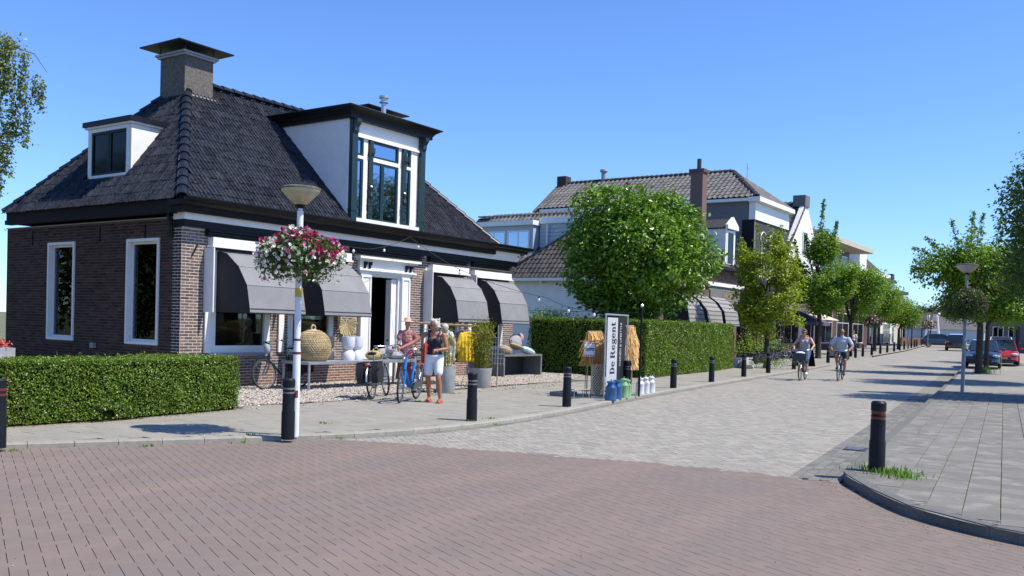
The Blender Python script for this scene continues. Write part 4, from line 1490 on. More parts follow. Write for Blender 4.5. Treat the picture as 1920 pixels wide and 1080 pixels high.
def smooth_noise(P, f, seed=0):
    """cheap smooth 3-D noise in -1..1"""
    rng = np.random.default_rng(seed)
    out = np.zeros(len(P))
    for k in range(7):
        d = rng.normal(0, 1, 3)
        d /= np.linalg.norm(d)
        out += np.sin(P @ d * f * rng.uniform(.6, 1.7) + rng.uniform(0, 6.28))
    return out / 3.2

def hedge(name, label, foot, back, h, leaf, dens, seed, mats='leaf_hedge', slope=0.0, group=None):
    """foot: front line (x, y) from left to right, back: depth; clipped box of leaves over a dark core"""
    rng = np.random.default_rng(seed)
    x0, y0 = foot[0]
    x1, y1 = foot[-1]
    root = thing(name, label, 'hedge', ((x0 + x1) / 2, (y0 + y1) / 2 + back / 2, PZ), group)
    fl = [Vector((x, y, 0)) for x, y in foot]
    # core
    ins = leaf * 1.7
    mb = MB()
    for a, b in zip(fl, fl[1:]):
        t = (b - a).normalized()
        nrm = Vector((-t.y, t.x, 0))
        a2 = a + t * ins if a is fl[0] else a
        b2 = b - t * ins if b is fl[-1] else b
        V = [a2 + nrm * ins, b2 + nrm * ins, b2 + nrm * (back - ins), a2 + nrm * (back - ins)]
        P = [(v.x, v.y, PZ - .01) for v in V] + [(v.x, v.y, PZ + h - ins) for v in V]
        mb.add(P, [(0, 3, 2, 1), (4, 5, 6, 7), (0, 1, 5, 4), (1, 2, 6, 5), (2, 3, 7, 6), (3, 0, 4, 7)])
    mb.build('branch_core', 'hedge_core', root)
    C, N = [], []
    def face(P0, U, Vv, nrm, d):
        area = U.length * Vv.length
        n = int(area * dens * d)
        a, b = rng.uniform(0, 1, n), rng.uniform(0, 1, n)
        p = np.array(P0)[None] + a[:, None] * np.array(U)[None] + b[:, None] * np.array(Vv)[None]
        nn = np.tile(np.array(nrm), (n, 1))
        bulge = smooth_noise(p, 5.5, seed) * leaf * .55 + smooth_noise(p, 16, seed + 1) * leaf * .35
        p = p + nn * (bulge + rng.uniform(-leaf * 1.9, leaf * .25, n))[:, None]
        # thin places
        keep = smooth_noise(p, 9, seed + 5) > -1.6 + rng.uniform(0, .35, n)
        C.append(p[keep]); N.append(nn[keep])
    for a, b in zip(fl, fl[1:]):
        t = (b - a).normalized()
        nrm = Vector((-t.y, t.x, 0))
        A = a + Vector((0, 0, PZ + .03))
        face(A, b - a, Vector((0, 0, h - .04)), -nrm, 1.0)
        face(A + Vector((0, 0, h - .04)), b - a, nrm * back, Vector((0, 0, 1)), .9)
        face(A + nrm * back, b - a, Vector((0, 0, h - .04)), nrm, .35)
    t = (fl[1] - fl[0]).normalized(); nrm = Vector((-t.y, t.x, 0))
    face(fl[0] + Vector((0, 0, PZ + .03)), nrm * back, Vector((0, 0, h - .04)), -t, 1.0)
    t = (fl[-1] - fl[-2]).normalized(); nrm = Vector((-t.y, t.x, 0))
    face(fl[-1] + Vector((0, 0, PZ + .03)), nrm * back, Vector((0, 0, h - .04)), t, .9)
    C = np.vstack(C); N = np.vstack(N)
    V, F = leaf_quads(C, leaf, rng, N, spread=.95)
    link('foliage', mesh_from('foliage', V, F, mats), root)
    # stray shoots standing proud of the clipped top and face
    m_ = int(len(C) * .012)
    q = rng.integers(0, len(C), m_)
    S = np.repeat(C[q], 5, 0) + np.repeat(N[q] * rng.uniform(.2, 1, (m_, 1)), 5, 0) * np.tile(np.arange(5) * leaf * .55, m_)[:, None] + rng.normal(0, leaf * .3, (m_ * 5, 3))
    V, F = leaf_quads(S, leaf * .85, rng, None)
    link('stray_shoots', mesh_from('stray_shoots', V, F, mats), root)
    k = (rng.random(len(C)) < .012) | ((smooth_noise(C, 3.1, seed + 8) > 1.0) & (rng.random(len(C)) < .22))
    V, F = leaf_quads(C[k] + N[k] * leaf * .3, leaf * .9, rng, N[k], spread=.95)
    link('dry_leaves', mesh_from('dry_leaves', V, F, 'leaf_hedge_old'), root)
    # stray shoots on the top
    return root

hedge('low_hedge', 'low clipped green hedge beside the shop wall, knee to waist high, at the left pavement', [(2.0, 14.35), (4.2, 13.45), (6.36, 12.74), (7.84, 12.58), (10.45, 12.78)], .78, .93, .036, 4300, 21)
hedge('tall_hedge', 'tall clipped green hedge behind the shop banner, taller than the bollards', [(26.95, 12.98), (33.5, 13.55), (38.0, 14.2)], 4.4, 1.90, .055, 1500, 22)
leaf_object('foliage', np.random.default_rng(5).normal(0, 1, (900, 3)) * np.array([.5, .5, .13]) + np.array([27.7, 17.2, 2.05]), .07, 'leaf_linden',
            thing('bush', 'light green bush peeping over the tall hedge beside the last grey awning', 'bush', (27.7, 17.3, PZ)), seed=3)
# leaf litter below the low hedge
n = 420
rg = np.random.default_rng(8)
xx = rg.uniform(5, 10.5, n)
yy = np.array([interp([(2.0, 14.35), (4.2, 13.45), (6.36, 12.74), (7.84, 12.58), (10.45, 12.78)], x) for x in xx]) - np.abs(rg.normal(0, .07, n))
V, F = leaf_quads(np.column_stack([xx, yy, np.full(n, PZ + .006)]), .03, rg, np.tile([0, 0, 1.], (n, 1)), spread=.25)
tag(link('leaf_litter', mesh_from('leaf_litter', V, F, 'leaf_hedge_old')), kind='stuff')

def branch_tubes(mb, base, tips, r0, rng, k=3):
    """limbs from a fork to points in the crown, each slightly bent"""
    for tp in tips:
        a, b = Vector(base), Vector(tp)
        mid = a.lerp(b, .5) + Vector(rng.normal(0, .12, 3)) * (b - a).length * .35
        q = a.lerp(b, .25) + (mid - a.lerp(b, .5)) * .7
        mb.tube([a, q, mid, b], [r0, r0 * .7, r0 * .45, r0 * .12], 6)

def tree(name, label, base, trunk_h, r0, blobs, nspr, per, leaf, mats, seed, group=None, cat='tree', bark='bark', spr=.22, shell=.55, gap=-.35, droop=.2, lean=(0, 0), forks=7, gapf=1.6, sag=0):
    """blobs: list of (cx, cy, cz, rx, ry, rz) relative to the base"""
    rng = np.random.default_rng(seed)
    root = thing(name, label, cat, base, group)
    bx, by, bz = base
    B = np.array(blobs, float)
    vol = B[:, 3] * B[:, 4] * B[:, 5]
    idx = rng.choice(len(B), nspr * 2, p=vol / vol.sum())
    d = rng.normal(0, 1, (nspr * 2, 3))
    d /= np.linalg.norm(d, axis=1, keepdims=True)
    rr = shell + (1 - shell) * rng.random(nspr * 2) ** .6
    rr *= 1 + .10 * smooth_noise(d * 3, 2.4, seed)
    P = B[idx, :3] + d * rr[:, None] * B[idx, 3:]
    keep = smooth_noise(P, gapf, seed + 3) > gap * rng.uniform(.5, 1.6, len(P))
    P = P[keep][:nspr]
    d = d[keep][:nspr]
    n = len(P)
    C = np.repeat(P, per, 0) + rng.normal(0, spr, (n * per, 3)) * np.array([1, 1, .8])
    if sag:
        C[:, 2] -= np.abs(rng.normal(0, sag, len(C)))
    O = np.repeat(d, per, 0) * .5
    O[:, 2] += .75
    O += np.random.default_rng(seed + 1).normal(0, .35, (n, 3)).repeat(per, 0)
    C += np.array(base)
    V, F = leaf_quads(C, leaf, rng, O, spread=.9, droop=droop)
    link('crown', mesh_from('crown', V, F, mats), root)
    mb = MB()
    top = Vector((bx + lean[0], by + lean[1], bz + trunk_h))
    mb.tube([(bx, by, bz - .05), (bx + lean[0] * .1, by + lean[1] * .1, bz + .15), (bx + lean[0] * .5 + .02, by + lean[1] * .5, bz + trunk_h * .5), top], [r0 * 1.35, r0 * 1.05, r0 * .9, r0 * .8], 10)
    tips = [tuple(np.array(base) + B[rng.integers(len(B)), :3] + rng.normal(0, .35, 3) * B[0, 3:] * .8) for _ in range(forks)]
    branch_tubes(mb, top, tips, r0 * .55, rng)
    tips2 = [tuple(np.array(base) + P[rng.integers(len(P))]) for _ in range(forks * 3)]
    for t in tips2:
        b = Vector(tips[rng.integers(len(tips))])
        mb.tube([top.lerp(b, .5), top.lerp(b, .8).lerp(Vector(t), .4), t], [r0 * .2, r0 * .14, r0 * .04], 5)
    o = mb.build('trunk', bark, root)
    return root, P

def shoots(root, tips, leaf, mats, seed, dens=34):
    """upright whips with leaves along them"""
    rng = np.random.default_rng(seed)
    mb = MB()
    C = []
    for a, b in tips:
        a, b = np.array(a, float), np.array(b, float)
        L = np.linalg.norm(b - a)
        mb.tube([tuple(a), tuple((a + b) / 2 + rng.normal(0, .04, 3)), tuple(b)], [.022, .014, .005], 5)
        n = int(L * dens)
        t = rng.random(n) ** .8
        C.append(a + (b - a) * t[:, None] + rng.normal(0, .085, (n, 3)) * (1.5 - t[:, None]))
    mb.build('shoots', 'bark', root)
    V, F = leaf_quads(np.vstack(C), leaf, rng, None)
    link('shoot_leaves', mesh_from('shoot_leaves', V, F, mats), root)

# the round linden by the hedge
def lb(l, z, r, rz, d=0):
    """a clump l metres to one side of the trunk and d metres behind it"""
    return (-.56 * l + .83 * d, .83 * l + .56 * d, z, r, r, rz)
tree('linden_tree', 'big round leafy green tree rising behind the tall hedge and the banner', (29.95, 14.9, PZ), 1.9, .17,
     [lb(0, 4.5, 1.75, 1.7), lb(1.35, 5.75, 1.15, .95), lb(.3, 5.9, 1.3, .9), lb(-.75, 5.7, 1.1, .9), lb(1.75, 4.6, .95, 1.2), lb(1.5, 3.5, 1.1, 1.0), lb(-1.5, 4.7, 1.0, .9), lb(-2.2, 4.1, .85, .85), lb(-1.5, 5.3, .8, .7), lb(1.95, 5.2, .7, .7), lb(-1.6, 3.5, 1.0, .9), lb(-.9, 2.7, 1.1, .8), lb(.2, 2.7, 1.3, .85), lb(1.0, 2.9, 1.1, .8), lb(-.2, 4.2, 1.6, 1.6, -1.0), lb(-1.75, 2.7, .45, .5)],
     3300, 10, .17, 'leaf_linden', 31, spr=.13, shell=.70, gap=-.55, forks=10, gapf=2.6)
# trees of the left pavement
GL = 'street trees along the left pavement'
r1, _ = tree('street_tree', 'yellow-green young tree before the dark shop front, nearest of the left street trees', (40.4, 13.55, gz(40) + PZ), 1.6, .13,
     [(0, 0, 3.3, 1.45, 1.45, 1.7), (-.25, .4, 4.8, .95, .95, 1.25), (.3, -.45, 4.3, 1.0, 1.0, 1.3), (.1, -.2, 2.2, 1.25, 1.3, .7), (0, .6, 2.7, .9, .9, .8), (.1, -.1, 5.5, .75, .75, .8), (-.2, .75, 4.6, .7, .7, .9)],
     1350, 11, .14, 'leaf_maple', 41, GL, spr=.12, shell=.3, gap=.0, gapf=2.6)
shoots(r1, [((40.2, 13.9, 5.6), (40.1, 14.1, 6.5)), ((40.6, 13.3, 5.5), (40.8, 13.2, 6.5)), ((39.9, 14.2, 4.9), (39.6, 14.6, 5.8))], .13, 'leaf_maple', 5, 70)
r2, _ = tree('street_tree', 'slender street tree with bare upright shoots high above the purple parasol', (55.95, 15.6, gz(56) + PZ), 2.6, .17,
     [(0, 0, 4.2, 1.5, 1.5, 1.5), (-.2, .7, 5.6, .85, .85, 1.3), (.3, -.9, 4.6, 1.0, 1.0, 1.2), (.4, -.5, 6.0, .6, .6, 1.2), (0, 0, 6.6, .8, .8, 1.2), (-.2, 1.3, 5.2, .7, .7, 1.1), (.2, -1.4, 5.4, .7, .7, 1.0)],
     1700, 11, .165, 'leaf_street', 42, GL, spr=.16, shell=.3, gap=-.1, gapf=1.8)
shoots(r2, [((55.9, 15.7, 6.6), (55.9, 15.55, 9.75)), ((56.1, 15.1, 6.3), (56.3, 14.8, 8.5)), ((56.0, 15.4, 6.3), (56.1, 15.2, 7.6)), ((55.7, 16.2, 6.0), (55.6, 16.5, 7.6)), ((55.6, 16.6, 5.2), (55.4, 17.1, 7.3))], .17, 'leaf_street', 6, 90)
tree('street_tree', 'third street tree on the left, round mid green crown over the lamp-lined bollards', (66.3, 16.3, gz(66) + PZ), 2.0, .16,
     [(0, 0, 4.3, 1.9, 1.9, 1.9), (-.3, 1.0, 5.4, 1.2, 1.2, 1.2), (.3, -1.1, 4.9, 1.3, 1.3, 1.2)], 1200, 10, .16, 'leaf_street', 43, GL, spr=.22, shell=.35, gap=-.3)
tree('street_tree', 'fourth street tree on the left, just before the flag', (79.5, 17.6, gz(79) + PZ), 1.9, .16,
     [(0, 0, 4.2, 2.0, 2.0, 1.9), (.1, -1.0, 4.0, 1.4, 1.4, 1.3), (0, .8, 5.4, 1.1, 1.1, 1.3)], 1000, 10, .17, 'leaf_street', 44, GL, spr=.24, shell=.35, gap=-.3)
tree('street_tree', 'farthest small street tree on the left with a pinkish flower basket beside it', (90.5, 17.9, gz(90) + PZ), 1.9, .14,
     [(0, 0, 3.4, 1.6, 1.6, 1.3), (0, -.9, 3.2, 1.0, 1.0, 1.0)], 550, 10, .18, 'leaf_street', 45, GL, spr=.26, shell=.35, gap=-.3)
# trees of the right pavement
GR = 'street trees along the right pavement'
r3, _ = tree('street_tree', 'green street tree with ragged shoots directly behind the grey lamp post', (44.3, 5.45, gz(44) + PZ), 2.3, .15,
     [(0, 0, 4.6, 1.6, 1.6, 1.7), (-.4, 1.6, 4.7, 1.2, 1.2, 1.0), (.3, -1.3, 4.3, 1.5, 1.5, 1.6), (0, .3, 3.2, 1.5, 1.6, .9), (.3, -1.0, 3.0, 1.4, 1.4, .9)],
     1700, 11, .15, 'leaf_street', 46, GR, spr=.15, shell=.3, gap=-.30, gapf=2.2)
shoots(r3, [((44.1, 7.0, 5.2), (43.5, 8.2, 5.6)), ((44.1, 6.9, 5.3), (43.7, 7.7, 6.1)), ((44.2, 6.4, 5.6), (44.0, 6.7, 6.8)), ((44.3, 5.9, 5.7), (44.4, 5.9, 7.2)), ((44.4, 5.7, 5.7), (44.5, 5.5, 7.1)), ((44.5, 5.0, 5.6), (44.6, 4.8, 7.1)), ((43.9, 7.3, 4.6), (43.3, 8.1, 4.7))], .14, 'leaf_street', 7, 80)
tree('street_tree', 'second street tree on the right, thin dark trunk in front of the parked grey car', (51.5, 6.0, gz(51) + PZ), 2.2, .12,
     [(0, 0, 4.4, 1.8, 1.8, 1.6), (0, -1.6, 4.6, 1.8, 1.8, 1.7), (.2, .4, 5.2, 1.2, 1.2, 1.1)], 1300, 10, .15, 'leaf_maple', 47, GR, spr=.22, shell=.3, gap=-.3)
tree('street_tree', 'third street tree on the right beyond the parked cars', (62.0, 5.6, gz(62) + PZ), 2.4, .14,
     [(0, 0, 4.6, 2.0, 2.0, 1.7), (0, -1.8, 4.8, 1.8, 1.8, 1.7)], 800, 10, .17, 'leaf_street', 48, GR, spr=.25, shell=.3, gap=-.3)
# large dark trees beyond the right edge, the first of them throwing the long shadow over the road
tree('dark_tree', 'large dark green tree leaning in at the right edge of the picture above the pavement', (27.6, .85, QZ), 2.6, .24,
     [(0, 0, 4.9, 2.5, 2.05, 2.2), (.4, -.9, 6.0, 2.0, 1.9, 1.7), (1.2, -.2, 3.3, 1.6, 1.6, 1.2)], 2600, 11, .12, 'leaf_dark', 49, spr=.2, shell=.45, gap=-.45, droop=.6)
tree('dark_tree', 'tall dark tree farther along the right edge behind the first', (37.0, 1.7, QZ), 3.0, .26,
     [(0, 0, 6.0, 2.5, 2.3, 2.6), (.2, -1.5, 7.4, 2.4, 2.2, 2.2), (0, .6, 4.0, 1.8, 1.7, 1.3)], 2200, 11, .14, 'leaf_dark', 50, spr=.24, shell=.45, gap=-.45, droop=.6)
# trees of the garden to the left of the shop, mostly beyond the edge of the picture
GD = 'garden trees left of the shop'
for i, (x, y, h, lab) in enumerate([(3.0, 33.0, 8.0, 'dark garden tree far left, nearest the shop wall'), (-4.0, 36.0, 9.0, 'dark garden tree left of the others, outside the picture'), (9.5, 40.0, 8.5, 'dark garden tree behind the shop at the far left')]):
    tree('garden_tree', lab, (x, y, PZ), 2.2, .3, [(0, 0, h * .58, 3.6, 3.6, h * .42), (1.5, -1, h * .4, 2.6, 2.6, h * .33), (-1.6, .6, h * .42, 2.6, 2.6, h * .33)], 1500, 9, .26, 'leaf_dark', 80 + i, GD, spr=.35, shell=.5, gap=-.9)
# hanging birch foliage at the left edge, in front of the roof
rg = np.random.default_rng(77)
bt = thing('birch_tree', 'birch with hanging twigs reaching in at the left edge over the roof corner', 'tree', (8.0, 20.3, PZ))
mb = MB()
mb.tube([(8.0, 20.3, 0), (8.05, 20.2, 3), (8.2, 19.9, 6.5), (8.5, 19.5, 9)], [.2, .17, .12, .05], 9)
C = []
strands = [((9.45, 18.3), 7.05, 5.9, .16), ((9.30, 18.5), 7.15, 4.6, .20), ((9.20, 18.65), 7.15, 3.6, .18), ((9.12, 18.75), 7.1, 2.95, .16), ((9.58, 18.05), 6.75, 5.75, .10), ((9.73, 17.86), 6.35, 5.75, .09),
           ((9.80, 17.78), 6.2, 5.6, .07), ((9.50, 18.2), 5.9, 5.0, .11), ((9.62, 18.02), 5.75, 4.9, .10), ((9.42, 18.3), 5.4, 4.3, .10), ((9.33, 18.45), 5.0, 3.9, .10), ((9.0, 18.95), 7.2, 3.6, .25), ((8.8, 19.2), 7.2, 3.0, .3), ((8.5, 19.6), 7.6, 4.0, .4), ((9.2, 18.6), 4.4, 2.95, .10), ((9.38, 18.35), 7.0, 6.0, .14)]
for (x, y), za, zb, wd in strands:
    n = int((za - zb) * 400 * (wd / .14) ** .8)
    z = rg.uniform(zb, za, n)
    C.append(np.column_stack([x - .12 + rg.normal(0, wd * .5, n), y + .18 + rg.normal(0, wd, n), z]))
    for k in range(3):
        dx, dy = rg.normal(0, wd * .4, 2)
        mb.tube([(x - .12 + dx * .3, y + .18 + dy * .3, za), (x - .12 + dx, y + .18 + dy, (za + zb) / 2), (x - .12 + dx, y + .18 + dy, zb + .15)], [.004, .003, .0015], 4)
mb.tube([(8.3, 19.7, 6.9), (9.2, 18.6, 6.95), (9.6, 18.1, 6.75), (9.75, 17.9, 6.4)], [.03, .015, .008, .004], 4)
C = np.vstack(C)
V, F = leaf_quads(C, .070, rg, None, droop=.8)
link('crown', mesh_from('crown', V, F, 'leaf_birch'), bt)
mb.build('trunk', 'bark', bt)
# far trees beyond the end of the street
GF = 'trees beyond the end of the street'
for i, (px, y, z, r, h, lab) in enumerate([(215, 41.5, .7, 5.0, 7.0, 'dark tree left of the two beyond the end of the street'), (217, 35.5, .7, 5.2, 7.6, 'rounded tree right of the two beyond the end of the street'), (240, 49, .7, 6, 6.5, 'low tree mass farthest beyond the street end')]):
    tree('far_tree', lab, (px, y, z), 3, .4, [(0, 0, h * .62, r, r, h * .42), (0, -r * .5, h * .55, r * .7, r * .7, h * .38), (0, r * .6, h * .6, r * .7, r * .6, h * .4)], 700, 9, .6, 'leaf_far', 60 + i, GF, spr=.55, shell=.4, gap=-.8)

# grass and weeds
def tuft(name, label, c, n, r, h, seed, mats='grass_blade', cat='weeds', loose=True):
    rng = np.random.default_rng(seed)
    V, F = [], []
    for i in range(n):
        a = rng.uniform(0, 6.28); q = abs(rng.normal(0, r * .5))
        x, y = c[0] + q * math.cos(a), c[1] + q * math.sin(a)
        b = rng.uniform(0, 6.28); l = h * rng.uniform(.4, 1.1); ln = rng.uniform(.1, .6) * l
        w_ = .004 + .004 * rng.random()
        dx, dy = math.cos(b), math.sin(b)
        k = len(V)
        V += [(x - dy * w_, y + dx * w_, c[2]), (x + dy * w_, y - dx * w_, c[2]), (x + dx * ln * .5 + dy * w_ * .8, y + dy * ln * .5 - dx * w_ * .8, c[2] + l * .65), (x + dx * ln * .5 - dy * w_ * .8, y + dy * ln * .5 + dx * w_ * .8, c[2] + l * .65), (x + dx * ln, y + dy * ln, c[2] + l)]
        F += [(k, k + 1, k + 2, k + 3), (k + 3, k + 2, k + 4)]
    me = mesh_from(name, V, F, mats)
    return tag(link(name, me), kind='stuff')
tuft('weeds', None, (10.92, 2.18, QZ), 260, .36, .075, 1)
tuft('weeds', None, (11.05, 2.42, QZ), 110, .28, .08, 2)
tuft('weeds', None, (10.75, 2.02, QZ), 160, .22, .07, 3)
tuft('weeds', None, (45.0, 5.3, gz(45) + .08), 260, .5, .35, 4)
for i, (x, y) in enumerate([(8.0, 9.66), (9.2, 9.12), (12.3, 8.62), (12.0, 8.95), (5.6, 10.9), (8.3, 9.9), (6.9, 10.2), (14.2, 11.9), (15.9, 12.9), (16.4, 12.7), (10.0, 10.2), (12.6, 8.95)]):
    tuft('weeds', None, (x, y, PZ if y > kl(x) else 0), 34, .16, .035, 10 + i)
# ------------------------------------------------------------------ bollards
def bollard(loc, label, ring='bollard_ring', group='black bollards along the left kerb', h=.80, tilt=0, red=False):
    t = thing('bollard', label, 'bollard', loc, group)
    t.rotation_euler = (0, tilt, random.uniform(0, 1))
    M = lambda n, mb, m_: smooth_by_angle(link(n, mb.mesh(n, m_), t, world=False), 35)
    mb = MB()
    mb.lathe([(.090, -.02), (.090, h * .42), (.082, h * .47), (.082, h * .74)], n=16)
    M('post', mb, 'bollard_paint')
    mb = MB()
    mb.lathe([(.076, h * .735), (.076, h * .78), (.082, h * .785), (.082, h * .80), (.076, h * .805), (.076, h * .86), (.084, h * .865), (.084, h * .97), (.066, h * .995), (.0, h)], n=16, cap=False)
    M('post_head', mb, 'bollard_paint')
    mb = MB()
    for z in ((.745, .775) if not red else (.745, .80)), ((.815, .845) if not red else (.82, .875)):
        mb.lathe([(.0785, h * z[0]), (.0785, h * z[1])], n=16, cap=False)
    M('ring', mb, 'bollard_red' if red else ring)
    return t
GB = 'black bollards along the left kerb'
first = bollard((12.11, 8.98, PZ), 'black bollard with two pale rings standing alone between the lamp post and the banner')
bollard((5.50, 11.02, PZ), 'black bollard cut by the left edge of the picture in front of the low hedge', red=True)
bollard((8.46, 9.34, PZ), 'black bollard with a red reflector touching the white lamp post', h=.80)
MB().cbox((8.435, 9.242, PZ + .585), (.07, .012, .10), R(-35)).build('reflector', 'bollard_red', [o for o in bpy.data.objects if o.get('label', '').startswith('black bollard with a red reflector')][0])
bollard((15.72, 9.30, PZ), 'black bollard with pale rings just left of the raffia screen and banner')
bollard((19.5, 9.88, PZ), 'black bollard hidden between the banner and the white milk cans', h=.84)
bl = [(23.2, 10.35, 'black bollard before the middle of the tall hedge'), (27.2, 10.85, 'black bollard before the far end of the tall hedge'), (31.6, 11.4, 'black bollard before the potted plants of the next shop'),
      (35.6, 11.85, 'black bollard beside the nearest left street tree'), (40.4, 12.3, 'black bollard just left of the cycling woman'), (44.9, 12.85, 'black bollard half hidden behind the cycling woman'), (49.6, 13.3, 'black bollard between the two cyclists'),
      (56.5, 14.0, 'black bollard right of the cycling man, first of the farther row'), (60.0, 14.4, 'black bollard right of the cycling man, second of the farther row'), (63.4, 14.75, 'black bollard right of the cycling man, third of the farther row'), (67.5, 15.1, 'black bollard right of the cycling man, fourth of the farther row'),
      (72.0, 15.5, 'black bollard of the farther row, fifth'), (76.5, 15.95, 'black bollard of the farther row, sixth'), (81.0, 16.35, 'black bollard of the farther row, seventh'), (85.5, 16.8, 'black bollard of the farther row, eighth, before the flag'),
      (90.0, 17.3, 'black bollard of the farther row, ninth, near the far lamp post'), (95.0, 17.9, 'small black bollard before the terrace shelter, first of the farthest four'), (99.0, 18.35, 'small black bollard before the terrace shelter, second of the farthest four'), (103.0, 18.8, 'small black bollard before the terrace shelter, third of the farthest four'), (107.0, 19.3, 'small black bollard before the terrace shelter, last of the farthest four')]
for x, y, lab in bl:
    copy_tree(first, (x, y, PZ + gz(x)), random.uniform(0, 3), lab)
bollard((10.98, 2.36, QZ - .02), 'big black bollard with red rings in the grass at the right kerb corner', h=.83, red=True, group=None)

# ------------------------------------------------------------------ lamp posts with flower baskets
def petals(C, size, rng):
    """little five-cornered trumpets"""
    n = len(C)
    N = rng.normal(0, 1, (n, 3)); N /= np.linalg.norm(N, axis=1, keepdims=True)
    N[:, 2] += .3; N -= np.array(FW)[None] * .7
    N /= np.linalg.norm(N, axis=1, keepdims=True)
    T = np.cross(N, rng.normal(0, 1, (n, 3))); T /= np.linalg.norm(T, axis=1, keepdims=True)
    B = np.cross(N, T)
    s = rng.uniform(.7, 1.2, n)[:, None] * size
    V = [C - N * s * .25]
    for k in range(5):
        a = 2 * math.pi * k / 5
        V.append(C + (T * math.cos(a) + B * math.sin(a)) * s * .5)
    V = np.stack(V, 1).reshape(-1, 3)
    F = np.array([(0, 1 + k, 1 + (k + 1) % 5) for k in range(5)])
    return V, (F[None] + (np.arange(n) * 6)[:, None, None]).reshape(-1, 3)

def flower_basket(c, rx, rz, label, seed, nl=2600, nf=260, leaf=.05, fl=.062, cols=('petal_white', 'petal_magenta', 'petal_pink'), mats='leaf_dark', group='hanging flower baskets on the lamp posts', shade=False):
    rng = np.random.default_rng(seed)
    t = thing('flower_basket', label, 'flower basket', c, group)
    bl_ = MB()
    bl_.lathe([(rx * .30, -rz * .5), (rx * .5, -rz * .25), (rx * .55, -rz * .1)], c, 14)
    bl_.build('basket', 'bag_black', t)
    MB().ball(c, (rx * .62, rx * .62, rz * .55), 12).build('moss_core', 'hedge_core', t)
    d = rng.normal(0, 1, (nl, 3)); d /= np.linalg.norm(d, axis=1, keepdims=True)
    r = .62 + .38 * rng.random(nl) ** .7
    r *= 1 + .13 * smooth_noise(d * 2, 2.6, seed)
    P = d * r[:, None] * np.array([rx, rx, rz])
    ring = np.hypot(P[:, 0], P[:, 1]) / rx
    P[:, 2] -= (ring > .45) * rng.random(nl) ** 2.5 * rz * .75
    V, F = leaf_quads(P + np.array(c), leaf, rng, d, spread=.8, droop=.5)
    link('foliage', mesh_from('foliage', V, F, mats), t)
    d = rng.normal(0, 1, (nf * 3, 3)); d /= np.linalg.norm(d, axis=1, keepdims=True)
    d = d[d[:, 2] > -.45][:nf * 2]
    P = d * np.array([rx, rx, rz]) * (1 + .13 * smooth_noise(d * 2, 2.6, seed))[:, None] * rng.uniform(.93, 1.06, (len(d), 1))
    ring = np.hypot(P[:, 0], P[:, 1]) / rx
    P[:, 2] -= (ring > .5) * rng.random(len(d)) ** 3 * rz * .9
    # patches of one colour
    g = smooth_noise(P / rx, 3.5, seed + 9)
    q = rng.random(len(d))
    sel = np.where(g + rng.normal(0, .3, len(d)) > .45, 1, 0)
    sel = np.where((q < .16), 2, sel)
    for k, m_ in enumerate(cols):
        C = P[sel == k] + np.array(c)
        if len(C):
            V, F = petals(C, fl, rng)
            link('blossoms', mesh_from('blossoms', V, F, m_), t)
    # trailing twigs below
    n = 150
    a = rng.uniform(0, 6.28, n)
    q = rng.uniform(.4, 1.0, n)
    C = np.column_stack([np.cos(a) * q * rx, np.sin(a) * q * rx, -rz * rng.uniform(.7, 1.45, n)]) + np.array(c)
    V, F = leaf_quads(C, leaf * .7, rng, None)
    link('trailing_leaves', mesh_from('trailing_leaves', V, F, mats), t)
    return t

def lamp_post(loc, label, h=3.41, post='lamp_white', bowl='lamp_bowl', group='lamp posts', lean=0.0, bowlr=.262):
    t = thing('lamp_post', label, 'street lamp', loc, group)
    t.rotation_euler = (0, lean, 0)
    mb = MB()
    mb.lathe([(.052, -.02), (.052, 1.15), (.045, 1.2), (.043, h - .34), (.030, h - .33), (.030, h - .24)], n=14)
    smooth_by_angle(link('post', mb.mesh('post', post), t, world=False))
    mb = MB()
    mb.lathe([(.05, h - .30), (.06, h - .27), (bowlr * .30, h - .25)], n=20)
    smooth_by_angle(link('lamp_neck', mb.mesh('lamp_neck', 'black_paint'), t, world=False))
    mb = MB()
    mb.lathe([(bowlr * .30, h - .25), (bowlr * .62, h - .17), (bowlr * .97, h - .075), (bowlr, h - .055), (bowlr, h - .045)], n=24)
    smooth_by_angle(link('lamp_bowl', mb.mesh('lamp_bowl', bowl), t, world=False), 50)
    mb = MB()
    mb.lathe([(bowlr * 1.03, h - .045), (bowlr * 1.03, h - .025), (bowlr * .9, h - .008), (0.0, h)], n=24, cap=False)
    smooth_by_angle(link('lamp_lid', mb.mesh('lamp_lid', 'chimney_render'), t, world=False), 50)
    return t
lp1 = lamp_post((8.69, 9.45, PZ), 'white lamp post with a yellowish bowl lamp carrying the big flower basket')
link('bracket_ring', MB().torus((0, 0, 2.30), .30, .014, 'Z', 20, 5).torus((0, 0, 2.30), .075, .014, 'Z', 12, 5).box(-.3, .3, -.012, .012, 2.29, 2.31).box(-.012, .012, -.3, .3, 2.29, 2.31).mesh('bracket_ring', 'steel_dark'), lp1, world=False)
s_ = MB()
s_.lathe([(.0465, 2.02), (.0465, 1.90)], n=14, cap=False)
link('yellow_sticker', s_.mesh('yellow_sticker', 'can_green'), lp1, world=False).data.materials[0] = mat('sticker_yellow', (.55, .42, .04), .6)
link('red_band', MB().lathe([(.0530, 1.15), (.0530, 1.115)], n=14, cap=False).lathe([(.0465, 1.33), (.0465, 1.30)], n=14, cap=False).mesh('red_band', 'bollard_red'), lp1, world=False)
flower_basket((8.69, 9.45, PZ + 2.52), .55, .30, 'huge basket of white, magenta and pink petunias round the near white lamp post', 3, nl=5600, nf=310, fl=.064)
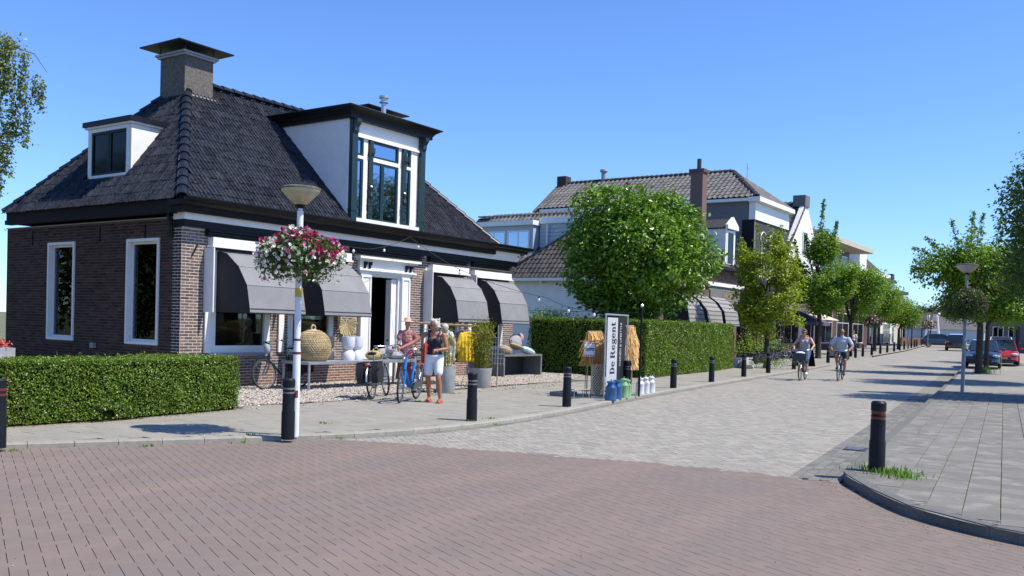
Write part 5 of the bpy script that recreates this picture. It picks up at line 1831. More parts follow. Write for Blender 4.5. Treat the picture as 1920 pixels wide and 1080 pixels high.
lp2 = lamp_post((28.94, 3.96, PZ), 'grey lamp post at the right kerb leaning slightly, with a dark flower basket', h=3.72, post='lamp_grey', bowl='lamp_bowl_grey', lean=R(1.2), bowlr=.30)
flower_basket((29.0, 3.95, PZ + 2.62), .60, .42, 'dark purple flower basket on the grey lamp post at the right', 4, nl=4200, nf=90, leaf=.065, fl=.06, cols=('petal_mauve', 'petal_mauve', 'petal_mauve'), mats='leaf_dark')
for (x, y, lab, bl2) in [(64.7, 4.6, 'farther grey lamp post at the right edge beyond the parked cars', 'dusky flower basket on the farther right lamp post'),
                     (91.6, 17.3, 'far grey lamp post on the left kerb beyond the flag', 'pale flower basket on the far left-kerb lamp post'),
                     (104.0, 17.7, 'farthest lamp post on the left before the end of the street', 'pale flower basket on the farthest lamp post'),
                     (71.8, 16.1, 'grey lamp post between the left street trees', 'pinkish flower basket under the left street trees')]:
    lamp_post((x, y, PZ + gz(x)), lab, h=3.72, post='lamp_grey', bowl='lamp_bowl_grey', bowlr=.30)
    flower_basket((x, y, PZ + gz(x) + 2.5), .62, .38, bl2, int(x), nl=500, nf=110, leaf=.15, fl=.16, cols=('petal_mauve', 'petal_pink', 'petal_white') if x < 80 else ('cloth_beige', 'petal_white', 'petal_pink'), mats='leaf_far')

# ------------------------------------------------------------------ the banner and what stands round it
def dg(px0, py0):  # local frame of the sign group: along the kerb and square to it
    pass
SA = Vector((18.19, 9.80, 0)); SB = Vector((19.62, 9.98, 0))
ban = thing('banner_stand', 'tall banner stand lettered De Regent on a pipe frame beside the milk cans', 'banner', (18.9, 9.9, PZ))
t = (SB - SA).normalized(); nb = Vector((t.y, -t.x, 0))   # nb points to the road
ang = math.atan2(t.y, t.x)
mb = MB()
for p in (SA, SB):
    mb.tube([p + Vector((0, 0, PZ)), p + Vector((0, 0, 1.97))], .019, 8)
    mb.tube([p + nb * .30 + Vector((0, 0, PZ + .02)), p - nb * .30 + Vector((0, 0, PZ + .02))], .019, 8)
mb.tube([SA - t * .03 + Vector((0, 0, 1.965)), SB + t * .03 + Vector((0, 0, 1.965))], .021, 8)
mb.build('pipe_frame', 'galvanised', ban)
bw0, bwm, bw1 = .10, .76, 1.30
def bpt(u, z, off=0): return SA + t * u + nb * off + Vector((0, 0, z))
for a0, a1, m_, nm in ((bw0, bwm, 'banner_white', 'white_panel'), (bwm, bw1, 'banner_black', 'black_panel')):
    mb = MB()
    mb.prism([bpt(a0, .33, .01), bpt(a1, .33, .01), bpt(a1, 1.90, .01), bpt(a0, 1.90, .01)], -nb * .006)
    mb.build(nm, m_, ban)
mb = MB()
for z in np.linspace(.4, 1.85, 6):
    mb.tube([bpt(.01, z), bpt(bw0 + .02, z)], .008, 4)
    mb.tube([bpt(1.43, z), bpt(bw1 - .02, z)], .008, 4)
for u in (.25, .6, .95, 1.2):
    mb.tube([bpt(u, 1.96), bpt(u, 1.88)], .008, 4)
mb.build('cord_tie', 'bag_black', ban)

class Glyphs:
    """fat-and-thin serif letters drawn as small solids in the x-y plane"""
    def __init__(s): s.mb = MB()
    def bar(s, x0, x1, y0, y1): s.mb.box(x0, x1, y0, y1, 0, .004)
    def ring(s, cx, cy, ow, oh, iw, ih, a0=0, a1=360, icx=0):
        n = 22
        V, F = [], []
        for i in range(n + 1):
            a = R(a0 + (a1 - a0) * i / n)
            c, q = math.cos(a), math.sin(a)
            for z in (0, .004):
                V.append((cx + ow * c, cy + oh * q, z)); V.append((cx + icx + iw * c, cy + ih * q, z))
        for i in range(n):
            b = i * 4
            F += [(b, b + 1, b + 5, b + 4), (b + 2, b + 6, b + 7, b + 3), (b, b + 4, b + 6, b + 2), (b + 1, b + 3, b + 7, b + 5)]
        s.mb.add(V, F)
    def write(s):
        x = 0
        # D
        s.bar(x + .06, x + .22, 0, .72); s.bar(x, x + .28, 0, .035); s.bar(x, x + .28, .685, .72)
        s.ring(x + .24, .36, .36, .36, .19, .325, -90, 90); x += .68
        def e(x):
            s.ring(x + .24, .25, .24, .26, .10, .225, 12, 330); s.bar(x + .12, x + .46, .265, .30)
        e(x); x += .54 + .22
        # R
        s.bar(x + .06, x + .22, 0, .72); s.bar(x, x + .28, 0, .035); s.bar(x, x + .36, .685, .72); s.bar(x + .2, x + .36, .36, .39)
        s.ring(x + .34, .54, .24, .18, .09, .15, -90, 90)
        s.mb.prism([(x + .32, .38, 0), (x + .48, .38, 0), (x + .66, .035, 0), (x + .48, .0, 0)], (0, 0, .004)); s.bar(x + .5, x + .74, 0, .035); x += .76
        e(x); x += .53
        # g
        s.ring(x + .22, .33, .20, .18, .08, .15); s.ring(x + .24, -.08, .25, .15, .13, .11); s.bar(x + .10, x + .40, .06, .13); s.bar(x + .38, x + .50, .44, .50); x += .53
        e(x); x += .53
        # n
        s.bar(x + .05, x + .19, 0, .49); s.bar(x, x + .24, 0, .03); s.bar(x, x + .12, .46, .49)
        s.ring(x + .30, .33, .16, .17, .04, .13, 0, 165); s.bar(x + .34, x + .47, 0, .35); s.bar(x + .29, x + .52, 0, .03); x += .55
        # t
        s.bar(x + .08, x + .22, .05, .66); s.bar(x, x + .36, .455, .49); s.ring(x + .24, .12, .15, .12, .04, .09, 190, 350); x += .38
        return x
gl = Glyphs()
LW = gl.write()
sc = 1.20 / LW
# text runs upwards: its x axis is world z, its y axis points left along the banner
Mx = Matrix((( -t.x, -t.y, 0), )).to_3x3() if False else None
xa, ya = Vector((0, 0, 1)), -t
za = xa.cross(ya)
Bm = Matrix((xa * sc, ya * .40, nb)).transposed().to_4x4()
Bm.translation = bpt(bw0 + .50, .60, .0125)
if xa.cross(ya).dot(nb) < 0: pass
me = gl.mb.mesh('lettering', 'banner_black'); me.transform(Bm)
link('lettering', me, ban)
me = text_mesh('WONEN & LIFESTYLE', .165, 'ceramic_white', .001, bold=-.002)
xs_ = [v.co.x for v in me.vertices]
sx = 1.02 / (max(xs_) - min(xs_))
B2 = Matrix((xa * sx, ya * 1.0, nb)).transposed().to_4x4()
B2.translation = bpt(bwm + .20, 1.28, .014)
me.transform(B2)
link('lettering', me, ban)

def straw_screen(name, label, c, wdt, z0, z1, seed, ang_, netz=None):
    rng = np.random.default_rng(seed)
    t_ = thing(name, label, 'straw screen', (c[0], c[1], PZ))
    u = np.array([math.cos(ang_), math.sin(ang_), 0])
    v = np.array([-math.sin(ang_), math.cos(ang_), 0])
    mb = MB()
    for s in (-1, 1):
        p = Vector(c) + Vector(u) * s * wdt / 2
        mb.tube([(p.x, p.y, PZ), (p.x, p.y, z1 + .02)], .016, 6)
    a, b = Vector(c) - Vector(u) * wdt * .55, Vector(c) + Vector(u) * wdt * .55
    mb.tube([(a.x, a.y, z1), (b.x, b.y, z1 + .01)], .018, 6)
    mb.build('pole_frame', 'driftwood', t_)
    n = 1500
    s0 = rng.uniform(-.5, .5, n) * wdt
    o0 = rng.normal(0, .035, n)
    L = rng.uniform(.25, .75, n) * (z1 - z0)
    top = z1 - rng.random(n) ** 1.6 * (z1 - z0) * .55
    V, F = [], []
    C0 = np.array([c[0], c[1], 0])
    for i in range(n):
        p = C0 + u * s0[i] + v * o0[i]
        q = p + u * rng.normal(0, .11) + v * rng.normal(0, .09)
        w2 = rng.uniform(.004, .009)
        m_ = (p + q) / 2 + v * rng.normal(0, .03) - v * .02
        k = len(V)
        for pt, z in ((p, top[i]), (m_, top[i] - L[i] * .5), (q, max(z0, top[i] - L[i]))):
            V.append(tuple(pt - u * w2 + np.array([0, 0, z]))); V.append(tuple(pt + u * w2 + np.array([0, 0, z])))
        F += [(k, k + 1, k + 3, k + 2), (k + 2, k + 3, k + 5, k + 4)]
    link('straw', mesh_from('straw', V, F, 'raffia'), t_)
    return t_
straw_screen('straw_screen', 'screen of hanging golden straw left of the banner, netting below it', (18.86, 10.45, 0), .46, .75, 1.56, 4, ang - .3)
straw_screen('straw_screen', 'narrow screen of golden straw between the banner and the black bulb pole', (20.55, 10.4, 0), .36, .62, 1.72, 5, ang - .2)
# knotted rope netting column
net = thing('rope_netting', 'pale knotted rope netting hanging under the straw left of the banner', 'netting', (18.86, 10.34, PZ))
mb = MB()
for k in range(15):
    for s in (-1, 1):
        pts = []
        for j in range(15):
            z = PZ + .02 + j * .052
            a = k / 15 * 6.283 + s * j * .28
            pts.append((18.86 + .20 * math.cos(a) * (1 + .06 * math.sin(j)), 10.34 + .13 * math.sin(a), z))
        mb.tube(pts, .0085, 4)
mb.build('rope', 'rope_net', net)
MB().ball((18.86, 10.34, .42), (.17, .10, .36), 12).build('sacking', 'bark', net)
# low grey cushion base on the pavement
mb = MB()
mb.box(17.85, 18.42, 10.62, 11.02, PZ, PZ + .10)
o = mb.build('grey_crate', 'facade_grey'); tag(o, 'low flat grey crate on the pavement behind the rope netting', 'crate')
fr = thing('small_stool', 'small bent pipe stool at the foot of the rope netting', 'stool', (17.75, 10.1, PZ))
MB().tube([(17.55, 10.2, PZ), (17.56, 10.2, PZ + .2), (17.95, 10.05, PZ + .2), (17.97, 10.05, PZ)], .012, 6).tube([(17.62, 10.4, PZ), (17.63, 10.4, PZ + .2), (18.02, 10.25, PZ + .2), (18.04, 10.25, PZ)], .012, 6).build('leg_frame', 'galvanised', fr)
MB().cbox((17.8, 10.22, PZ + .205), (.40, .2, .02), -.35).build('seat', 'driftwood', fr)
# little notice
nt_ = thing('notice_sign', 'small white notice with red stripes hung on a stick left of the straw screen', 'sign', (18.25, 10.28, PZ))
MB().tube([(18.25, 10.32, PZ), (18.25, 10.32, 1.34)], .010, 6).tube([(18.08, 10.40, 1.335), (18.58, 10.20, 1.35)], .014, 6).build('stick', 'wood_brown', nt_)
c0 = Vector((18.30, 10.26, 1.16)); tt = Vector((.86, -.51, 0)); nn = Vector((-.51, -.86, 0))
def npt(u, z, off=0): return c0 + tt * u + nn * off + Vector((0, 0, z))
MB().prism([npt(-.135, -.17), npt(.135, -.17), npt(.135, .17), npt(-.135, .17)], nn * .008).build('board', 'ceramic_white', nt_)
mb = MB()
for k in range(6):
    u = -.13 + k * .045
    for z in (-.168, .12):
        mb.prism([npt(u, z, .0085), npt(u + .024, z, .0085), npt(u + .024, z + .045, .0085), npt(u, z + .045, .0085)], nn * .002)
mb.build('red_stripes', 'sign_red', nt_)
MB().prism([npt(-.12, -.035, .0085), npt(.12, -.035, .0085), npt(.12, .03, .0085), npt(-.12, .03, .0085)], nn * .002).build('dark_bar', 'sign_blue', nt_)
me = text_mesh('De Regent', .055, 'ceramic_white', .001)
Bn = Matrix((tt, Vector((0, 0, 1)), nn)).transposed().to_4x4(); Bn.translation = npt(0, -.003, .0115)
me.transform(Bn); link('lettering', me, nt_)

# milk cans
def milk_can(loc, label, m_, h=.42, r=.115, rz=0):
    t_ = thing('milk_can', label, 'milk can', loc, 'milk cans at the foot of the banner', rz)
    mb = MB().lathe([(r, 0), (r * 1.03, .015), (r, .03), (r, h * .62), (r * 1.02, h * .63), (r * .95, h * .68), (r * .62, h * .80), (r * .58, h * .84), (r * .58, h * .88)], n=18)
    smooth_by_angle(link('can_body', mb.mesh('can_body', m_), t_, world=False))
    mb = MB().lathe([(r * .70, h * .88), (r * .78, h * .92), (r * .70, h * .97), (r * .3, h)], n=18)
    smooth_by_angle(link('lid', mb.mesh('lid', m_), t_, world=False))
    mb = MB()
    for s in (-1, 1):
        mb.tube([(s * r * .62, 0, h * .84), (s * r * 1.05, 0, h * .82), (s * r * 1.08, 0, h * .66), (s * r * .98, 0, h * .60)], .008, 6)
    mb.tube([(-r * .35, 0, h * .99), (-r * .3, 0, h * 1.07), (r * .3, 0, h * 1.07), (r * .35, 0, h * .99)], .007, 6)
    link('handle', mb.mesh('handle', m_), t_, world=False)
    return t_
milk_can((17.85, 9.44, PZ), 'dark blue milk can nearest the rope netting, left of the two blue ones', 'can_blue', .44, .125, .4)
milk_can((18.35, 9.56, PZ), 'dark blue milk can beside the pale green one', 'can_blue', .44, .12, .7)
milk_can((18.82, 9.62, PZ), 'pale green milk can beside the blue ones', 'can_green', .45, .11, .2)
milk_can((19.15, 9.70, PZ), 'smaller pale green milk can next to the bollard', 'can_green', .41, .095, 1.1)
milk_can((20.15, 9.86, PZ), 'white milk can nearest the black bulb pole', 'can_white', .41, .105, .3)
milk_can((20.58, 9.92, PZ), 'middle one of the three white milk cans', 'can_white', .41, .10, .9)
milk_can((21.02, 9.98, PZ), 'white milk can farthest from the banner', 'can_white', .41, .105, 1.5)
bp = thing('bulb_pole', 'tall thin black pole with a glass bulb on top right of the banner', 'pole', (19.52, 9.58, PZ))
MB().tube([(19.52, 9.58, PZ), (19.60, 9.60, 2.16)], .028, 8).build('pole', 'black_paint', bp)
MB().ball((19.60, 9.60, 2.21), .038, 10).build('glass_bulb', 'bulb', bp)

# string of bulbs from the eaves to the banner
def cable(name, label, pts, bulbs, group=None):
    t_ = thing(name, label, 'string lights', pts[0], group)
    mb = MB()
    full = []
    for a, b in zip(pts, pts[1:]):
        a, b = Vector(a), Vector(b)
        for i in range(12):
            q = i / 12
            p = a.lerp(b, q)
            p.z -= 4 * q * (1 - q) * (b - a).length * .03
            full.append(p)
    full.append(Vector(pts[-1]))
    mb.tube(full, .006, 4)
    mb.build('cable', 'bag_black', t_)
    for f_ in bulbs:
        p = full[min(len(full) - 1, int(f_ * (len(full) - 1)))]
        h_ = MB().tube([p, p - Vector((0, 0, .06))], .018, 6).build('bulb_socket', 'bag_black', t_)
        MB().ball(p - Vector((0, 0, .095)), (.036, .036, .045), 10).build('glass_bulb', 'bulb', h_)
cable('string_lights', 'string of clear bulbs running from the eaves over the last awning to the banner', [(18.95, 16.30, 3.98), (19.9, 15.3, 3.15), (20.6, 12.9, 2.42), (18.25, 9.85, 2.05)], (.06, .34, .66, .83, .97))
cable('string_lights', 'sagging string of clear bulbs between the lamp basket and the eaves', [(14.9, 16.25, 3.70), (17.2, 16.1, 3.5), (18.95, 16.30, 3.98)], (.1, .4, .7))
wr = thing('wire_rail', 'thin dark wire on posts along the top of the tall hedge', 'wire', (27.5, 15.5, PZ))
MB().tube([(27.4, 18.5, 2.22), (27.2, 13.3, 2.18)], .007, 4).build('wire', 'bag_black', wr)
for y in (17.2, 15.2):
    MB().tube([(27.3, y, PZ), (27.3, y, 2.2)], .012, 5).build('rail_post', 'bag_black', wr)

# ------------------------------------------------------------------ display in front of the shop
tb = thing('display_table', 'long low galvanised table under the awnings with baskets and stools on it', 'table', (16.0, 15.4, PZ))
MB().box(14.14, 17.9, 15.0, 15.85, .695, .72).build('table_top', 'lead', tb)
MB().box(14.12, 17.92, 14.975, 15.0, .66, .722).box(14.115, 14.14, 15.0, 15.85, .66, .722).box(17.9, 17.93, 15.0, 15.85, .66, .722).build('table_rail', 'galvanised', tb)
for x in (14.16, 17.88):
    for y in (15.0, 15.83):
        MB().box(x - .02, x + .02, y - .02, y + .02, PZ, .66).build('leg', 'galvanised', tb)
# wicker cloche: woven hoops and stakes
bk = thing('wicker_dome', 'large round woven wicker basket with a loop handle at the left end of the table', 'basket', (14.62, 15.38, .72))
prof = [(.30, 0), (.37, .08), (.415, .22), (.42, .36), (.38, .50), (.30, .60), (.18, .675), (.06, .70)]
prof = [(r * .97, z * 1.02) for r, z in prof]
def pr(z):
    return interp([(b, a) for a, b in prof], z)
mb = MB()
for k in range(44):
    for s in (-1, 1):
        pts = []
        for j in range(11):
            z = .70 * j / 10
            a = k / 44 * 6.283 + s * j * .13
            r = pr(z)
            pts.append((14.62 + r * math.cos(a), 15.38 + r * math.sin(a), .72 + z))
        mb.tube(pts, .0085, 4, cap=False)
mb.build('woven_stakes', 'wicker', bk)
mb = MB()
for j in range(15):
    z = .01 + j * .048
    mb.torus((14.62, 15.38, .72 + z), pr(z), .009, 'Z', 30, 5)
mb.torus((14.62, 15.38, .72 + .76), .06, .016, 'Y', 14, 6)
mb.build('hoops', 'wicker', bk)
o = MB().lathe([(r * .9, z) for r, z in prof], (14.62, 15.38, .722), 24).build('basket_inside', 'rope_net', bk)
def hourglass(loc, label, m_, h=.56, r=.15, gap=True):
    mb = MB().lathe([(r * .93, 0), (r, .03), (r * 1.0, h * .30), (r * .72, h * .40), (r * .60, h * .44), (r * .80, h * .50), (r, h * .62), (r * 1.02, h)], loc, 20)
    o = mb.build('hourglass_stool' if m_ == 'ceramic_white' else 'floor_vase', m_)
    smooth_by_angle(o, 50)
    return tag(o, label, 'stool' if m_ == 'ceramic_white' else 'vase')
hourglass((15.72, 15.35, .722), 'white hourglass stool on the table, the left one', 'ceramic_white', .56, .16)
hourglass((16.12, 15.45, .722), 'white hourglass stool on the table, the right one beside the straw bag', 'ceramic_white', .56, .145)
hourglass((15.42, 15.72, .722), 'dark grey goblet vase beside the wicker dome', 'ceramic_grey', .56, .15)
# straw hats and bundles on the table
st = thing('straw_bag', 'flat yellow straw bag lying on the table next to the white stools', 'bag', (16.6, 15.4, .72))
MB().ball((16.62, 15.36, .83), (.26, .16, .12), 14).build('bag_body', 'straw', st)
MB().torus((16.66, 15.33, .88), .13, .012, 'Y', 16, 5, a0=0, a1=math.pi).build('handle', 'straw', st)
cu = thing('cloth_bundle', 'heap of white cushions on the table beside the door', 'cushions', (17.2, 15.4, .72))
for x, y, z, r in ((17.05, 15.45, .86, (.22, .15, .14)), (17.35, 15.35, .82, (.24, .16, .10)), (17.62, 15.45, .82, (.18, .15, .10)), (17.15, 15.3, .97, (.17, .12, .09))):
    MB().ball((x, y, z), r, 12, M=Matrix.Rotation(x * 7, 3, 'Z')).build('cushion', 'cloth_lightgrey', cu)
# straw fan on the pier between the windows
fan = thing('straw_fan', 'pleated straw fan hanging on the brick pier above the white stools', 'fan', (17.16, 16.84, 1.5))
n = 34
for k in range(n):
    a = R(150 + 240 * k / (n - 1))
    L = .33 + .02 * (k % 3)
    c_, s__ = math.cos(a), math.sin(a)
    p = Vector((17.16, 16.84, 1.60))
    q = p + Vector((c_ * L, -.02 - .03 * (k % 2), s__ * L))
    side = Vector((-s__, 0, c_)) * .020
    MB().add([p, q - side, q + side, q - side + Vector((0, .012, 0)), q + side + Vector((0, .012, 0))], [(0, 1, 2), (1, 3, 4, 2), (0, 4, 3)]).build('palm_blade', 'straw', fan)
MB().tube([(17.16, 16.84, 1.6), (17.16, 16.87, 1.72)], .01, 5).build('fan_loop', 'straw', fan)
# small white bracket stand under the table end
MB().box(17.15, 17.55, 16.2, 16.6, PZ, .5).build
o = MB().prism([(17.2, 15.95, PZ), (17.5, 15.95, PZ), (17.42, 15.95, .52), (17.28, 15.95, .52)], (0, .4, 0)).build('plant_stand', 'lead')
tag(o, 'small tapered grey stand on the gravel beneath the right end of the table', 'stand')

# bamboo planters
def planter(loc, label, r=.30, h=.50, m_='concrete'):
    t_ = thing('planter', label, 'planter', loc)
    mb = MB().lathe([(r * .86, 0), (r * .88, .01), (r, h), (r * .93, h), (r * .90, h - .05), (.01, h - .06)], loc, 24, cap=False)
    smooth_by_angle(mb.build('pot', m_, t_), 40)
    return t_
def bamboo(loc, label, h, r, seed, n=16, nl=1500, mats='leaf_bamboo'):
    rng = np.random.default_rng(seed)
    t_ = thing('bamboo', label, 'bamboo', loc)
    mb = MB()
    C = []
    for k in range(n):
        a = rng.uniform(0, 6.28); q = r * rng.uniform(.1, .75)
        b = (loc[0] + q * .7 * math.cos(a), loc[1] + q * .7 * math.sin(a), loc[2])
        tp = (loc[0] + q * 1.3 * math.cos(a), loc[1] + q * 1.3 * math.sin(a), loc[2] + h * rng.uniform(.7, 1))
        mb.tube([b, tp], [.009, .004], 5)
        m_ = nl // n
        t1 = rng.uniform(.08, 1, m_)
        C.append(np.array(b) + (np.array(tp) - np.array(b)) * t1[:, None] + rng.normal(0, .07, (m_, 3)))
    mb.build('canes', 'leaf_bamboo', t_)
    V, F = leaf_quads(np.vstack(C), .085, rng, None, droop=1.0, aspect=.22)
    link('leaves', mesh_from('leaves', V, F, mats), t_)
    return t_
planter((18.68, 13.62, PZ), 'tall grey round planter holding the dense bamboo')
bamboo((18.68, 13.62, PZ + .46), 'dense yellow-green bamboo growing in the tall grey planter', 1.32, .34, 5, 26, 3400)
mb = MB()
for k in range(5):
    mb.tube([(18.95, 13.45 - k * .09, .62), (18.97, 13.45 - k * .09, 1.35)], .006, 4)
for k in range(6):
    mb.tube([(18.95, 13.47, .68 + k * .13), (18.97, 13.08, .68 + k * .13)], .006, 4)
mb.tube([(19.05, 13.35, PZ), (19.05, 13.35, 1.66)], .018, 6)
tag(mb.build('wire_trellis', 'galvanised'), 'small square wire trellis leaning beside the bamboo', 'trellis')
planter((16.55, 13.05, PZ), 'grey planter standing behind the walking woman', .24, .62)
bamboo((16.55, 13.05, PZ + .58), 'thin loose bamboo in the planter behind the walking woman', .95, .22, 6, 12, 500)

# grey box table with cushions at the end of the shop
bx = thing('box_table', 'dark grey open-fronted box table at the far end of the shop front', 'table', (24.0, 15.9, PZ))
MB().box(22.85, 24.98, 15.75, 16.45, .70, .755).build('table_top', 'facade_grey', bx)
MB().box(24.90, 24.98, 15.75, 16.45, PZ, .698).build('side_panel', 'facade_grey', bx)
MB().box(23.6, 24.88, 16.40, 16.45, PZ, .698).build('back_panel', 'steel_dark', bx)
MB().box(22.86, 22.92, 15.78, 16.43, PZ, .698).build('side_panel', 'facade_grey', bx)
for nm, lab, cat_, m_, c, r in (('cushion', 'upright pale cushion on the box table, pointed corner up', 'cushion', 'cloth_lightgrey', (24.0, 16.15, 1.13), (.34, .12, .25)),
                          ('cushion', 'small peach cushion on top of the pile on the box table', 'cushion', 'skin_fair', (24.35, 16.2, 1.28), (.16, .10, .14)),
                          ('throw', 'pale blue folded throw at the front edge of the box table', 'blanket', 'cloth_aqua', (24.35, 15.9, .86), (.40, .16, .11)),
                          ('straw_tray', 'shallow tilted straw tray on the box table', 'tray', 'straw', (23.85, 15.95, .99), (.42, .15, .05)),
                          ('storage_basket', 'grey woven basket at the left of the box table', 'basket', 'driftwood', (23.3, 16.05, .89), (.30, .17, .14))):
    mb = MB().ball(c, r, 12, M=Matrix.Rotation(.25, 3, 'Y'))
    o = mb.build(nm, m_)
    tag(o, lab, cat_)

# far left garden: white box with flowers on a low wall
o = thing('flower_box', 'pale square flower box with pink flowers above the low hedge at the left edge', 'planter', (10.3, 20.4, PZ))
MB().box(9.95, 10.42, 20.2, 20.75, PZ, .86).build('box', 'lead', o)
V, F = petals(np.random.default_rng(2).normal(0, 1, (160, 3)) * np.array([.10, .12, .05]) + np.array([10.15, 20.5, .93]), .07, np.random.default_rng(3))
link('blossoms', mesh_from('blossoms', V, F, mat('petal_salmon', (.55, .12, .08), .7)), o)
tag(MB().box(8.2, 10.3, 20.0, 20.15, PZ, .62).build('garden_bench', 'white_paint'), 'white low bench behind the hedge at the left edge', 'bench')
# ------------------------------------------------------------------ neighbouring buildings along the left side
def gable_tiles(parent, O, u, s, ulen, slen, mats, test=lambda a, b: True, tw=.30, tl=.36, roll=.055, seed=1):
    """pan tiles on a roof too far away to pick each tile: all joined"""
    tile_roof(parent, O, u, s, test, ulen, slen, tw, tl, mats, 0, seed, roll)

def pane_windows(parent, axis, face, rects, frame='white_paint', glass='window_glass', w=.08, sgn=-1, mull=True):
    for a0, a1, z0, z1 in rects:
        mb = MB()
        if axis == 'X':
            frame_ring(mb, 'X', face - .04, .08, a0, a1, z0, z1, w)
            if mull and a1 - a0 > .9: mb.box((a0 + a1) / 2 - .03, (a0 + a1) / 2 + .03, face - .03, face + .03, z0 + w, z1 - w)
            if mull and z1 - z0 > 1.2: mb.box(a0 + w, a1 - w, face - .034, face + .03, z0 + (z1 - z0) * .66, z0 + (z1 - z0) * .66 + .05)
            f = mb.build('window', frame, parent)
            MB().box(a0 + w - .01, a1 - w + .01, face - .02, face - .008, z0 + w - .01, z1 - w + .01).build('pane', glass, f)
        else:
            frame_ring(mb, 'Y', face - .04, .08, a0, a1, z0, z1, w)
            if mull and a1 - a0 > .9: mb.box(face - .03, face + .03, (a0 + a1) / 2 - .03, (a0 + a1) / 2 + .03, z0 + w, z1 - w)
            f = mb.build('window', frame, parent)
            MB().box(face - .02, face - .008, a0 + w - .01, a1 - w + .01, z0 + w - .01, z1 - w + .01).build('pane', glass, f)

# B: white sided shop with black hipped roof, dormer and checked awnings -------------------------
bs = thing('shop_house', 'white-sided shop with dark tiled roof, brick chimney and checked awnings behind the tall hedge', 'shop', (42, 20, PZ))
BX0, BX1, BY0, BY1 = 36.4, 47.2, 17.4, 25.2
mb = MB()
mb.box(BX0, BX0 + .3, BY0, BY1, 0, 3.92)
mb.box(BX0 + .3, BX1, BY1 - .3, BY1, 0, 3.92)
mb.box(BX1 - .3, BX1, BY0 + .3, BY1 - .3, 0, 4.8)
wl = mb.build('side_wall', 'white_stucco', bs)
MB().cbox((BX0 - .02, 20.3, 3.45), (.03, .04, .42)).build('wall_anchor', 'black_paint', wl)
mb = MB()
fo = [(38.0, 39.6, .9, 2.9), (40.2, 41.8, .9, 2.9), (42.4, 44.0, .9, 2.9), (45.2, 46.6, PZ, 3.0)]
wall_boxes(mb, 'X', BY0, .3, BX0 + .3, BX1 - .3, 0, 4.8, fo)
wb = mb.build('front_wall', 'brick_dark', bs)
rows = brick_rows('X', BY0, BX0 + .3, BX1 - .3, .1, 4.75, fo, L=.22, H=.08)
lay_bricks(wb, 'X', BY0, rows, 'brick_dark', 0, H=.08)
pane_windows(bs, 'X', BY0 + .1, fo[:3])
MB().box(45.22, 46.58, BY0 + .12, BY0 + .16, PZ, 3.0).build('dark_door', 'dark_room', wb)
MB().box(BX0 + .8, BX1 - .3, BY0 + .6, BY0 + .65, 0, 4.7).build('interior', 'dark_room', bs)
# white fascia over the shop windows, name panel beneath
MB().box(42.4, BX1 + 1.2, BY0 - .14, BY0 - .002, 3.92, 4.10).build('fascia', 'white_paint', bs)
MB().box(43.0, BX1 + 1.0, BY0 - .06, BY0 - .003, 3.12, 3.90).build('name_panel', 'facade_grey', bs)
pn = MB()
frame_ring(pn, 'X', BY0 - .075, .014, 44.6, 46.4, 3.25, 3.75, .03)
for k in range(7):
    pn.box(44.85 + k * .2, 44.97 + k * .2, BY0 - .075, BY0 - .061, 3.42, 3.60)
pn.build('gold_lettering', 'gold_letter', bs)
for a in (BX1 - .02,):
    MB().box(a, a + .22, BY0 - .10, BY0 + .3, 0, 3.915).build('pilaster', 'black_paint', bs)
mat('check_cloth', (.30, .30, .30), .85, noise=.1)
M = MATS['check_cloth']; nt = M.node_tree
ck = nt.nodes.new('ShaderNodeTexBrick'); ck.inputs['Scale'].default_value = 1
ck.inputs['Brick Width'].default_value = .13; ck.inputs['Row Height'].default_value = .20; ck.inputs['Mortar Size'].default_value = .028; ck.offset = 0
ck.inputs['Color1'].default_value = (.40, .39, .37, 1); ck.inputs['Color2'].default_value = (.36, .35, .34, 1); ck.inputs['Mortar'].default_value = (.10, .10, .105, 1)
tcn = nt.nodes.new('ShaderNodeNewGeometry'); sw = nt.nodes.new('ShaderNodeSeparateXYZ'); cw = nt.nodes.new('ShaderNodeCombineXYZ')
nt.links.new(tcn.outputs['Position'], sw.inputs[0]); nt.links.new(sw.outputs['X'], cw.inputs['X']); nt.links.new(sw.outputs['Z'], cw.inputs['Y'])
nt.links.new(cw.outputs[0], ck.inputs['Vector'])
nt.links.new(ck.outputs[0], [n for n in nt.nodes if n.type == 'BSDF_PRINCIPLED'][0].inputs['Base Color'])
PC = [(0, 3.35), (.35, 3.32), (.75, 3.05), (1.08, 2.62), (1.20, 2.0), (1.21, 1.93)]
for a0, a1 in ((37.9, 39.7), (40.1, 41.9), (42.3, 44.1)):
    awning(a0, a1, PC, bs, 'check_cloth', 'awning_side', face=BY0)
# roof: low eave at the side, higher eave at the front
RBY, RBZ = 20.6, 8.3
e_s, e_f = 3.95, 4.92
ex = BX0 - .25
hipx = 40.6
V = [(ex, BY0 - .1, e_s + .0), (ex, BY1 + .2, e_s), (hipx, RBY, RBZ), (BX1 + .1, RBY, RBZ), (BX1 + .1, BY1 + .2, e_s), (BX1 + .1, BY0 - .25, e_f), (ex + 1.0, BY0 - .25, e_f)]
mb = MB().add(V, [(0, 2, 1), (1, 2, 3, 4), (6, 5, 3, 2), (0, 6, 2), (5, 4, 3), (0, 1, 4, 5, 6)])
rb = mb.build('roof', 'tile_bed', bs)
sl = Vector((hipx - ex, 0, RBZ - e_s)); 
def tl_(a, b):
    t = b / sl.length; y = BY1 + .2 - a
    return BY0 - .1 + (RBY - BY0 + .1) * t < y < BY1 + .2 + (RBY - BY1 - .2) * t
gable_tiles(rb, (ex - .05, BY1 + .2, e_s - .02), (0, -1, 0), sl, BY1 - BY0 + .3, sl.length, 'tile_brown', tl_, tw=.24, tl=.34, roll=.045)
